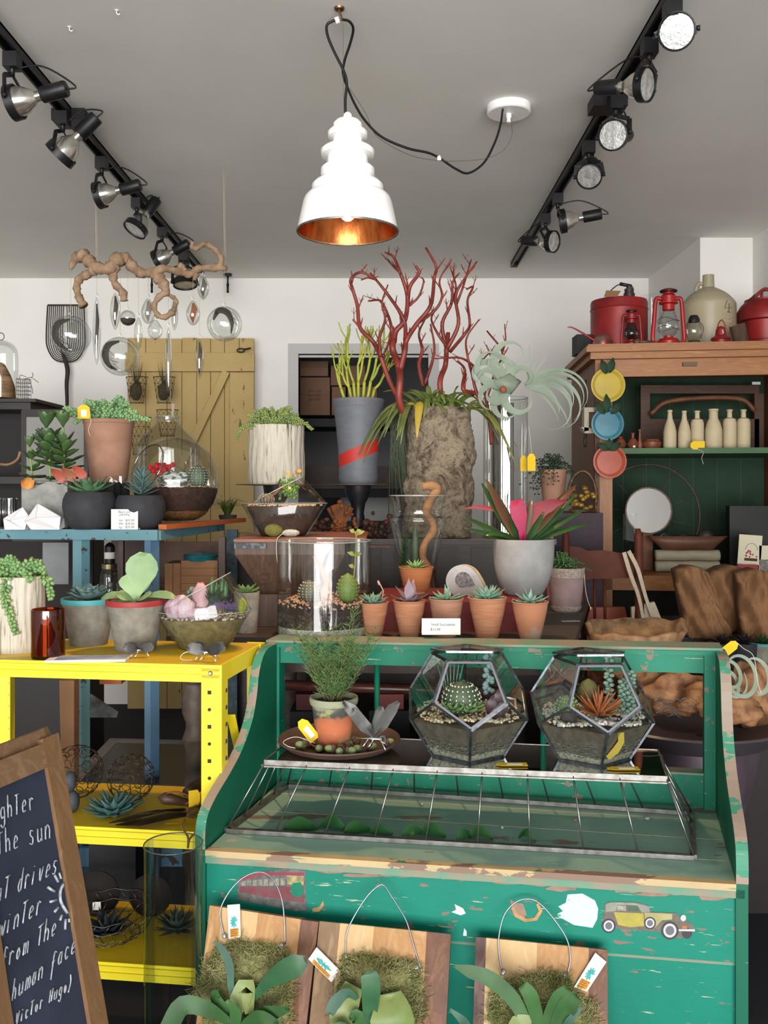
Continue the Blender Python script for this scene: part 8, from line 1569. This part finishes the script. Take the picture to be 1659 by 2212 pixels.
# big purple bowl planter with burl wood
k = K(2.25); p = V(((1490-829.5)*k, 2.25*S, 0)); t = thing('purple_bowl_planter', 'huge purple-grey ceramic bowl on a tapering pedestal, full of burl wood', 'planter', p); zr = W(0, 1552, 2.25).z; pc_ = M('purple_ceramic', '4f414b', '3d333d', .45, 0, 12, (1, 1, .3))
b = MB(); b.lathe([(0, zr-.06), (120*k, zr-.065), (160*k, zr-.055), (186*k, zr-.02), (200*k, zr), (196*k, zr+.006), (180*k, zr-.012), (120*k, zr-.04), (0, zr-.045)], n=64); b.build('bowl_rim', M('dark_slate_glaze', '3e3a40', '4a4248', .4, 0, 10), t)
b = MB(); b.lathe([(0, 0), (70*k, 0), (80*k, .05), (105*k, zr-.32), (128*k, zr-.2), (140*k, zr-.1), (140*k, zr-.062)], n=56); b.build('pedestal', pc_, t)
burl = M('burl_wood', 'b08258', '5c3820', .75, 0, 22, bump=1, bs=40, lo=.3, hi=.7)
def burlp(px, py, d, rx, rz_, ry, label, seed, nz=.55, m=burl):
    k = K(d); t = thing('burl_wood_piece', label, 'driftwood', W(px, py, d), 'pieces of burl wood'); b = MB(); b.ball((0, 0, 0), (rx*k, ry*k, rz_*k), 26, nz, seed); b.build('burl', m, t)
burlp(1450, 1500, 2.3, 78, 48, 50, 'reddish burl root piece left in the purple bowl', 3); burlp(1540, 1515, 2.2, 62, 40, 50, 'pale knotty burl piece at the middle of purple bowl', 5); burlp(1628, 1500, 2.3, 62, 70, 50, 'tall pocked burl piece at the right edge', 9, .5); burlp(1600, 1535, 2.14, 40, 30, 30, 'small twisted burl piece at the front rim', 12)
burlp(1372, 1450, 2.35, 50, 40, 45, 'orange burl stump under the carved slab', 15)
t = thing('burl_bowl', 'broad carved burl wood bowl with jagged rim behind the bench ledge', 'bowl', W(1375, 1372, 2.34)); k = K(2.34); b = MB(); n = 40; vs = []; fs = []
for j, (rr, z) in enumerate(((.5, -35), (.85, -22), (1, 10), (.93, 16), (.8, -6), (.4, -16))):
    for i in range(n): a = 6.283*i/n; q = rr*(1+.08*mnoise.noise(V((math.cos(a)*2, math.sin(a)*2, j*.3)))); zz_ = z+(14*mnoise.noise(V((math.cos(a)*1.8, math.sin(a)*1.8, 4)))+(16 if math.sin(a) > 0 else -4)*(j in (2, 3))); vs.append((108*k*q*math.cos(a), 62*k*q*math.sin(a), zz_*k))
for j in range(5):
    for i in range(n): q = (i+1) % n; fs.append((j*n+i, j*n+q, (j+1)*n+q, (j+1)*n+i))
b.add(vs, fs+[tuple(range(n))[::-1], tuple(range(5*n, 6*n))]); b.build('bowl', M('pale_burl', 'b8946a', '6f4a30', .7, 0, 22, bump=.6, lo=.3, hi=.7), t)
k = K(2.0); t = thing('silver_air_plant', 'coiled silver-green air plant leaves hanging beside the bench right post', 'air plant', W(1600, 1460, 2.05)); b = MB()
for cx_, cz_, rr, a0, a1, w_ in ((0, 0, 42, -160, 170, 9), (-22, 4, 26, -120, 200, 8), (34, 0, 36, -100, 120, 10), (-14, -10, 34, 160, 400, 6), (-30, -20, 30, -60, 140, 8)):
    P_ = [V(((cx_+rr*.8*math.cos(rad(x)))*k, .02*math.sin(rad(x)), (cz_+rr*math.sin(rad(x)))*k)) for x in range(a0, a1, 12)]; b.leaf(P_, [w_*k*.9, w_*k*1.1, w_*k*.9, w_*k*.3], .001, (0, -1, .2), .1)
b.build('curled_leaves', ag, t)
q = W(1592, 1388, 2.0); t = tag(q, .028, .055, 'yellow tag on white string beside the bench right post', Matrix.Rotation(rad(52), 3, 'Y'), string=[q, W(1605, 1400, 2), W(1628, 1418, 2), W(1636, 1470, 2.0), W(1645, 1500, 2)], window=False)
t = thing('twisted_wire', 'twisted grey chicken wire roll in front of the burl wood', 'wire', W(1450, 1520, 2.08)); b = MB()
for i in range(14): x0 = 1412+r7.uniform(0, 60); y0 = 1510+r7.uniform(0, 35); b.tube(spline(pix([(x0, y0), (x0+12, y0-6+r7.uniform(-5, 5)), (x0+26, y0+r7.uniform(-6, 10)), (x0+40, y0+r7.uniform(-4, 14))], 2.08+r7.uniform(-.02, .02)), 5), .0012, 4)
b.build('wire', wire, t, True)
LF = 0.62
# ================================================================= FOREGROUND: CHALKBOARD
r8 = random.Random(4)
TL, TR_ = W(-95, 1680, 1.162), W(128, 1592, 1.35); BRt, BLt = W(255, 2330, 1.25), W(15, 2440, 1.075)
def ext(a, c): t_ = a.z/(a.z-c.z); return a+(c-a)*t_
BR_, BL_ = ext(TR_, BRt), ext(TL, BLt); ux = (TR_-TL).normalized(); uy = (TR_-BR_).normalized(); nb = uy.cross(ux).normalized()
if nb.y > 0: nb = -nb
BP0 = BR_
cbd = thing('chalkboard_sign', 'leaning wood-framed chalkboard with a handwritten quote at lower left', 'chalkboard', tuple((BR_+BL_)/2)); fwd = wood('raw_frame_wood', 'a07850', '86623e', 'b08a60', 3, 2, .7); fwh = wood('raw_frame_wood_top', 'a07c58', '8a6848', 'b4906a', 3, 0, .7)
w_ = .034*S
def fpiece(a, c, inw, m, nm='frame_post', ex=0):
    b = MB(); b.prism([a, c, c+inw*w_, a+inw*w_], -nb*.028); b.build(nm, m, cbd, True)
sx_ = (TR_-TL).normalized()
fpiece(TR_+uy*.008, BR_, -sx_, fwd); fpiece(TL, BL_, sx_, fwd); fpiece(TL+sx_*w_, TR_-sx_*w_, -uy, fwh, 'frame_top')
b = MB(); b.prism([TL+nb*-.008, TR_+nb*-.008, BR_-nb*.008, BL_-nb*.008], -nb*.006); slate = M('blue_black_slate', '232c42', '34405a', .85, 0, 5, detail=8, bump=.05); b.build('slate', slate, cbd, True)
b = MB(); q = TR_-sx_*.0+V((-.02, .12, -.01)); T2 = TL.lerp(TR_, .72); b.prism([TL+V((0, .05, .02)), T2+V((0, .05, .02)), T2+V((0, .08, .02))-uy*.045, TL+V((0, .08, .02))-uy*.045], (0, .02, 0)); b.build('rear_leg_rail', fwh, cbd, True)
for a in (TL,): b = MB(); e = V((a.x, a.y+.62, 0)); b.bar(a+V((.02, .15, -.01)), e, .035, .02); b.build('rear_leg', fwd, cbd, True)
CAM = V((0, 0, EYE))
def onboard(px, py): dr = W(px, py, 1)-CAM; s_ = (TL-nb*.0065-CAM).dot(nb)/dr.dot(nb); return CAM+dr*s_
GL = {'u': [[(0, .6), (0, .1), (.3, 0), (.6, .15)], [(.6, .6), (.6, 0)]], 'g': [[(.6, .5), (.3, .6), (0, .35), (.2, .05), (.55, .15)], [(.6, .6), (.62, -.2), (.3, -.4), (0, -.25)]], 'h': [[(0, 1.1), (0, 0)], [(0, .4), (.3, .6), (.55, .4), (.55, 0)]], 't': [[(.3, 1), (.3, 0)], [(0, .95), (.7, 1.0)]], 'T': [[(.3, .95), (.3, 0)], [(-.1, .9), (.75, .98)]],
 'e': [[(.05, .3), (.55, .38), (.35, .6), (.05, .4), (.1, .05), (.55, .08)]], 'r': [[(0, .6), (.05, 0)], [(.05, .4), (.3, .6), (.55, .5)]], 's': [[(.55, .55), (.2, .6), (.1, .4), (.5, .25), (.4, 0), (0, .05)]], 'n': [[(0, .6), (0, 0)], [(0, .4), (.3, .62), (.55, .45), (.55, 0)]], 'd': [[(.55, 1.05), (.55, 0)], [(.55, .45), (.25, .55), (0, .25), (.25, 0), (.55, .15)]], 'i': [[(.15, .6), (.15, 0)], [(.15, .82), (.17, .85)]],
 'v': [[(0, .6), (.25, 0), (.55, .62)]], 'w': [[(0, .6), (.15, 0), (.35, .5), (.55, 0), (.8, .65)]], 'f': [[(.6, .9), (.25, .95), (.2, -.15)], [(-.05, .5), (.5, .55)]], 'F': [[(.65, .75), (.2, .8), (.1, -.5)], [(.0, .35), (.45, .4)]], 'o': [[(.3, .55), (.05, .3), (.25, 0), (.55, .25), (.3, .55)]], 'm': [[(0, .6), (0, 0)], [(0, .45), (.2, .6), (.35, .4), (.35, 0)], [(.35, .42), (.6, .6), (.75, .4), (.75, 0)]], 'a': [[(.5, .5), (.2, .6), (0, .25), (.2, 0), (.5, .15)], [(.5, .6), (.55, 0)]], 'c': [[(.5, .5), (.2, .6), (.05, .3), (.2, 0), (.5, .1)]], 'H': [[(0, .95), (0, 0)], [(.55, .98), (.55, 0)], [(0, .45), (.55, .5)]], ')': [[(.1, 1.1), (.4, .5), (.1, -.2)]], 'V': [[(0, .9), (.25, 0), (.55, .95)]]}
chalk = M('white_chalk', 'e4eaee', 'a8b0bc', .95, 0, 140, lo=.3, hi=.6)
def chalkline(s_, p0, p1, hgt, skew=.12):
    n = len(s_); b = MB(); dx, dy = (p1[0]-p0[0])/n, (p1[1]-p0[1])/n
    for i, ch in enumerate(s_):
        for st in GL.get(ch, []):
            P_ = []
            for x, y in st:
                gx = x*.82*dx+skew*y*hgt; px, py = p0[0]+dx*i+gx, p0[1]+dy*i+x*.82*dy-y*hgt; P_.append(onboard(px+r8.uniform(-.5, .5), py+r8.uniform(-.5, .5)))
            b.tube(spline(P_, 4) if len(P_) > 2 else P_, .0014, 4)
    b.build('chalk_writing', chalk, cbd, True)
chalkline('ughter', (-14, 1776), (80, 1746), 44, -.02); chalkline('The sun', (-4, 1846), (116, 1808), 48, -.02); chalkline('hat drives', (-22, 1957), (128, 1882), 48); chalkline('winter', (-2, 2026), (94, 1968), 48); chalkline('from The', (4, 2094), (126, 2015), 46); chalkline('human Face', (26, 2162), (168, 2052), 44); chalkline('Victor Hugo)', (34, 2214), (158, 2132), 30)
b = MB(); b.tube(spline([onboard(*q) for q in ((138, 1908), (131, 1925), (132, 1948), (146, 1972))], 4), .003, 4)
for a, c in (((118, 1890), (126, 1905)), ((103, 1916), (118, 1926)), ((108, 1948), (122, 1944)), ((118, 1970), (126, 1960)), ((130, 1988), (134, 1976)), ((141, 2008), (142, 1985)), ((150, 1992), (149, 1984)), ((128, 1885), (132, 1898))): b.tube([onboard(*a), onboard(*c)], .0024, 4)
b.build('chalk_sun_drawing', chalk, cbd, True)
# ================================================================= STAGHORN FERN PLAQUES
LF = .85
mossm = M('dried_moss', '8d8a5a', '5f6238', .95, 0, 70, bump=1); fib = M('moss_fibre', 'b0ac78', '7c8448', .95, 0, 30); LF = .6
plm = M('frond_green', '467a3a', '305c2c', .55, 0, 12); pln = M('frond_blue_green', '4f7e66', '3c6654', .6, 0, 12); shield = M('shield_frond', 'a3b06a', '7f9a50', .5, 0, 9)
b = MB(); b.hexa([NF(-.28, 1.38, 0), NF(.42, 1.28, 0), NF(.44, 1.44, 0), NF(-.28, 1.55, 0)]+[V((q.x, q.y, EYE-.98*S)) for q in (NF(-.28, 1.38, 0), NF(.42, 1.28, 0), NF(.44, 1.44, 0), NF(-.28, 1.55, 0))]); solo(b.build('dark_plinth', blackmatte), 'low dark plinth under the three fern plaques', 'plinth')
def plaque(label, q4, d0, d1, cols, mossq, wirep, screws, fronds, shields=(), tagq=None, tlabel='', seed=1):
    rn = random.Random(seed); A, B_, C_, D_ = W(q4[0][0], q4[0][1], d0), W(q4[1][0], q4[1][1], d0-.03), W(q4[2][0], q4[2][1], d1-.03), W(q4[3][0], q4[3][1], d1)
    t = thing('staghorn_fern_plaque', label, 'fern plaque', tuple((C_+D_)/2), 'staghorn ferns mounted on wood'); zb = EYE-.979*S
    D2 = A+(D_-A)*((A.z-zb)/(A.z-D_.z)); C2 = B_+(C_-B_)*((B_.z-zb)/(B_.z-C_.z)); nn = (B_-A).cross(D_-A).normalized()
    if nn.y > 0: nn = -nn
    x = 0
    for i, (f0, f1, m) in enumerate(cols): b = MB(); b.prism([A.lerp(B_, f0), A.lerp(B_, f1), D2.lerp(C2, f1), D2.lerp(C2, f0)], -nn*.022); b.build('board_strip', m, t, True)
    def op(px, py, off=.0): dr = W(px, py, 1)-CAM; s_ = ((A-CAM).dot(nn)+off)/dr.dot(nn); return CAM+dr*s_
    b = MB(); P_ = [op(x_, y_, .001) for x_, y_ in mossq]; c = sum(P_, V((0, 0, 0)))/len(P_); n = len(P_); vs = list(P_); 
    for f, h in ((.75, .022), (.45, .034)): vs += [p.lerp(c, 1-f)+nn*(h+rn.uniform(-.004, .004)) for p in P_]
    vs.append(c+nn*.04); fs = [(i, (i+1) % n, n+(i+1) % n, n+i) for i in range(n)]+[(n+i, n+(i+1) % n, 2*n+(i+1) % n, 2*n+i) for i in range(n)]+[(2*n+i, 2*n+(i+1) % n, 3*n) for i in range(n)]; b.add(vs, fs, True); b.build('moss_mound', mossm, t, True)
    b = MB()
    for i in range(2600):
        f = rn.random()**.5; j = rn.randrange(n); e = rn.random(); p = P_[j].lerp(P_[(j+1) % n], e).lerp(c, 1-f*1.02); h = .036*(1-f)**.5+.004; q = p+nn*h; v1 = V((rn.gauss(0, .006), rn.gauss(0, .004), rn.gauss(0, .006))); b.tube([q, q+v1, q+v1*1.3+V((rn.gauss(0, .006), rn.gauss(0, .003), rn.gauss(0, .006)))], .0006, 3)
    stuff(b.build('moss_fibres', fib, t, True))
    b = MB(); b.tube(spline([op(x_, y_, .006) for x_, y_ in wirep], 6), .0016, 6); b.build('wire_hanger', M('bright_wire', 'aab0bc', None, .3, .9), t, True)
    for s_ in screws: b = MB(); p = op(*s_, .008); b.lathe([(0, .004), (.004, .003), (.0055, 0), (.0055, -.004)], p, 14, nn.to_track_quat('Z', 'Y').to_matrix().to_4x4()); b.build('screw', M('bright_zinc', 'b8c0cc', None, .3, .8), t, True)
    for pth, ws, m in shields: b = MB(); Q = spline([op(x_, y_, o_) for x_, y_, o_ in pth], 4); b.leaf(Q, [z*K(d1) for z in ws], .003, tuple(nn), .25); b.build('shield_frond', m, t, True)
    for pth, ws, m in fronds: b = MB(); Q = spline([op(x_, y_, o_) for x_, y_, o_ in pth], 4); b.leaf(Q, [z*K(d1) for z in ws], .0018, tuple(nn), .12); b.build('antler_frond', m, t, True)
    if tagq:
        b = MB(); Tt = [op(x_, y_, .012) for x_, y_ in tagq]; g = thing('nursery_tag', tlabel, 'tag', tuple(Tt[0]), 'white plant tags with a teal picture'); b.prism(Tt, -nn*.0008); b.build('card', paper, g, True)
        def L2(u, v_): return Tt[0].lerp(Tt[1], u).lerp(Tt[3].lerp(Tt[2], u), v_)+nn*.0008
        b = MB(); b.prism([L2(.15, .72), L2(.85, .72), L2(.85, .97), L2(.15, .97)], nn*.0003); b.build('orange_panel', M('tag_orange', 'e8a82c', 'd08a3c', .8, 0, 200), g, True)
        for k_ in range(4): b = MB(); b.prism([L2(.2, .745+k_*.055), L2(.8-.1*(k_ % 2), .745+k_*.055), L2(.8-.1*(k_ % 2), .765+k_*.055), L2(.2, .765+k_*.055)], nn*.0006); b.build('print_line', M('tag_print', '8a5a2c', None, .9), g, True)
        b = MB()
        for k_ in range(9): a = rad(20+k_*35); b.leaf([L2(.5, .52), L2(.5+.18*math.cos(a), .52-.1*math.sin(a)), L2(.5+.32*math.cos(a), .52-.19*math.sin(a))], [.001, .0045, .001], .0004, tuple(nn))
        b.build('teal_plant_picture', M('tag_teal', '4fb8b4', '3a9a9c', .8, 0, 100), g, True)
    return t
LF = .8
wA = wood('plaque_pine', 'c99a62', 'b07f48', 'd8ae78', 3, 2, .55); wB = wood('plaque_brown', '7d4a28', '643a1e', '9a6238', 3, 2, .5); wC = wood('plaque_pale', 'd9b98a', 'cfa974', 'e3c89c', 3, 2, .6); wD = wood('plaque_grey', '9a7c5c', '84684a', 'ab8c6a', 3, 2, .7); wE = wood('plaque_purple_brown', '6f5048', '5c4038', '7f5e52', 3, 2, .6)
plaque('left staghorn fern plaque of orange and dark brown wood strips', [(453, 1956), (688, 1992), (662, 2212), (424, 2212)], 1.585, 1.53, [(0, .12, wA), (.12, .45, wC), (.45, .84, wA), (.84, 1, wB)],
 [(478, 2040), (520, 2030), (560, 2036), (610, 2040), (632, 2060), (628, 2110), (640, 2150), (640, 2212), (560, 2260), (450, 2250), (418, 2140), (445, 2100), (450, 2078)],
 [(484, 2020), (476, 1985), (478, 1958), (500, 1920), (530, 1893), (563, 1884), (590, 1900), (608, 1940), (614, 1985), (616, 2040)], [(484, 2022), (608, 2042)],
 [([(505, 2180, .05), (499, 2130, .06), (496, 2085, .07), (480, 2050, .08), (462, 2034, .09)], [6, 14, 18, 16, 3], pln), ([(545, 2160, .05), (575, 2125, .07), (610, 2100, .09), (640, 2085, .1), (662, 2075, .1)], [12, 24, 42, 46, 20], M('frond_dark', '33663c', '264e36', .5, 0, 12)), ([(510, 2190, .05), (480, 2176, .07), (465, 2150, .08), (475, 2144, .09)], [14, 26, 22, 12], plm), ([(500, 2210, .06), (450, 2180, .1), (395, 2172, .12), (362, 2230, .13)], [14, 30, 38, 40], plm), ([(540, 2200, .05), (580, 2190, .08), (625, 2180, .1)], [20, 34, 10], plm), ([(520, 2230, .06), (560, 2200, .09), (600, 2215, .1)], [26, 34, 20], plm), ([(500, 2240, .06), (510, 2190, .08), (490, 2160, .1)], [20, 26, 8], plm)],
 [([(500, 2200, .05), (520, 2160, .055), (535, 2130, .05), (540, 2190, .06)], [20, 44, 40, 18], shield)], [(491, 1955), (518, 1953), (520, 2024), (494, 2028)], 'upright white plant tag on the left fern plaque', 1)
plaque('middle staghorn fern plaque with pale face and brown right edge', [(690, 1990), (974, 2018), (964, 2212), (668, 2212)], 1.555, 1.50, [(0, .16, wD), (.16, .42, wC), (.42, .82, wA), (.82, 1, wB)],
 [(738, 2070), (780, 2058), (830, 2066), (868, 2072), (902, 2076), (912, 2110), (918, 2150), (922, 2200), (880, 2270), (760, 2280), (712, 2210), (722, 2150), (734, 2110)],
 [(746, 2064), (748, 2020), (762, 1985), (790, 1940), (815, 1915), (830, 1913), (845, 1935), (860, 1958), (878, 1990), (890, 2030), (905, 2080), (912, 2100)], [(746, 2066), (899, 2090)],
 [([(800, 2230, .06), (800, 2180, .08), (802, 2140, .1), (800, 2108, .11), (798, 2098, .11)], [22, 32, 40, 38, 16], M('frond_dark', '3f7048', None, .4)), ([(775, 2160, .06), (750, 2145, .09), (725, 2165, .1), (712, 2190, .1)], [8, 18, 26, 20], pln), ([(790, 2230, .06), (770, 2195, .08), (755, 2200, .09)], [22, 30, 10], plm), ([(770, 2250, .06), (740, 2222, .09), (715, 2230, .1)], [14, 26, 20], plm)],
 [([(740, 2240, .05), (745, 2180, .06), (765, 2130, .05)], [40, 62, 40], shield), ([(850, 2250, .05), (850, 2200, .07), (845, 2150, .05)], [70, 92, 46], shield)], [(684, 2046), (734, 2096), (716, 2122), (666, 2072)], 'tilted white plant tag on the left edge of the middle fern plaque', 2)
plaque('right staghorn fern plaque of pale cream wood with dark edges', [(1028, 2024), (1312, 2052), (1313, 2212), (1022, 2212)], 1.525, 1.48, [(0, .08, wE), (.08, .47, wC), (.47, .86, wA), (.86, 1, wB)],
 [(1080, 2120), (1130, 2104), (1180, 2098), (1225, 2106), (1240, 2140), (1290, 2165), (1296, 2215), (1240, 2280), (1100, 2280), (1050, 2200), (1060, 2150)],
 [(1084, 2096), (1078, 2060), (1078, 2020), (1090, 1975), (1115, 1948), (1145, 1942), (1170, 1955), (1200, 1990), (1225, 2030), (1232, 2070), (1226, 2104)], [(1088, 2100), (1221, 2108)],
 [([(1145, 2230, .06), (1110, 2160, .08), (1060, 2115, .1), (1015, 2098, .11), (980, 2086, .12)], [22, 30, 32, 26, 5], plm), ([(1170, 2240, .06), (1158, 2190, .08), (1145, 2150, .1), (1128, 2126, .11)], [16, 28, 32, 22], plm), ([(1175, 2240, .06), (1190, 2190, .08), (1210, 2155, .1), (1228, 2135, .11)], [16, 28, 34, 20], plm), ([(1190, 2250, .06), (1210, 2200, .08), (1230, 2168, .1), (1248, 2152, .11)], [20, 34, 40, 22], plm), ([(1205, 2240, .06), (1230, 2205, .09), (1258, 2174, .1)], [8, 16, 6], pln), ([(1025, 2240, .06), (1000, 2205, .09), (972, 2180, .1)], [14, 18, 5], pln), ([(1100, 2240, .05), (1120, 2210, .07), (1150, 2200, .07)], [20, 34, 12], shield)],
 [], [(1286, 2058), (1310, 2078), (1268, 2142), (1240, 2132)], 'tilted white plant tag on the right edge of the right fern plaque', 3)
# ================================================================= CLEAN UP
for o in sc.objects:
    if '_loc' in o.keys(): del o['_loc']
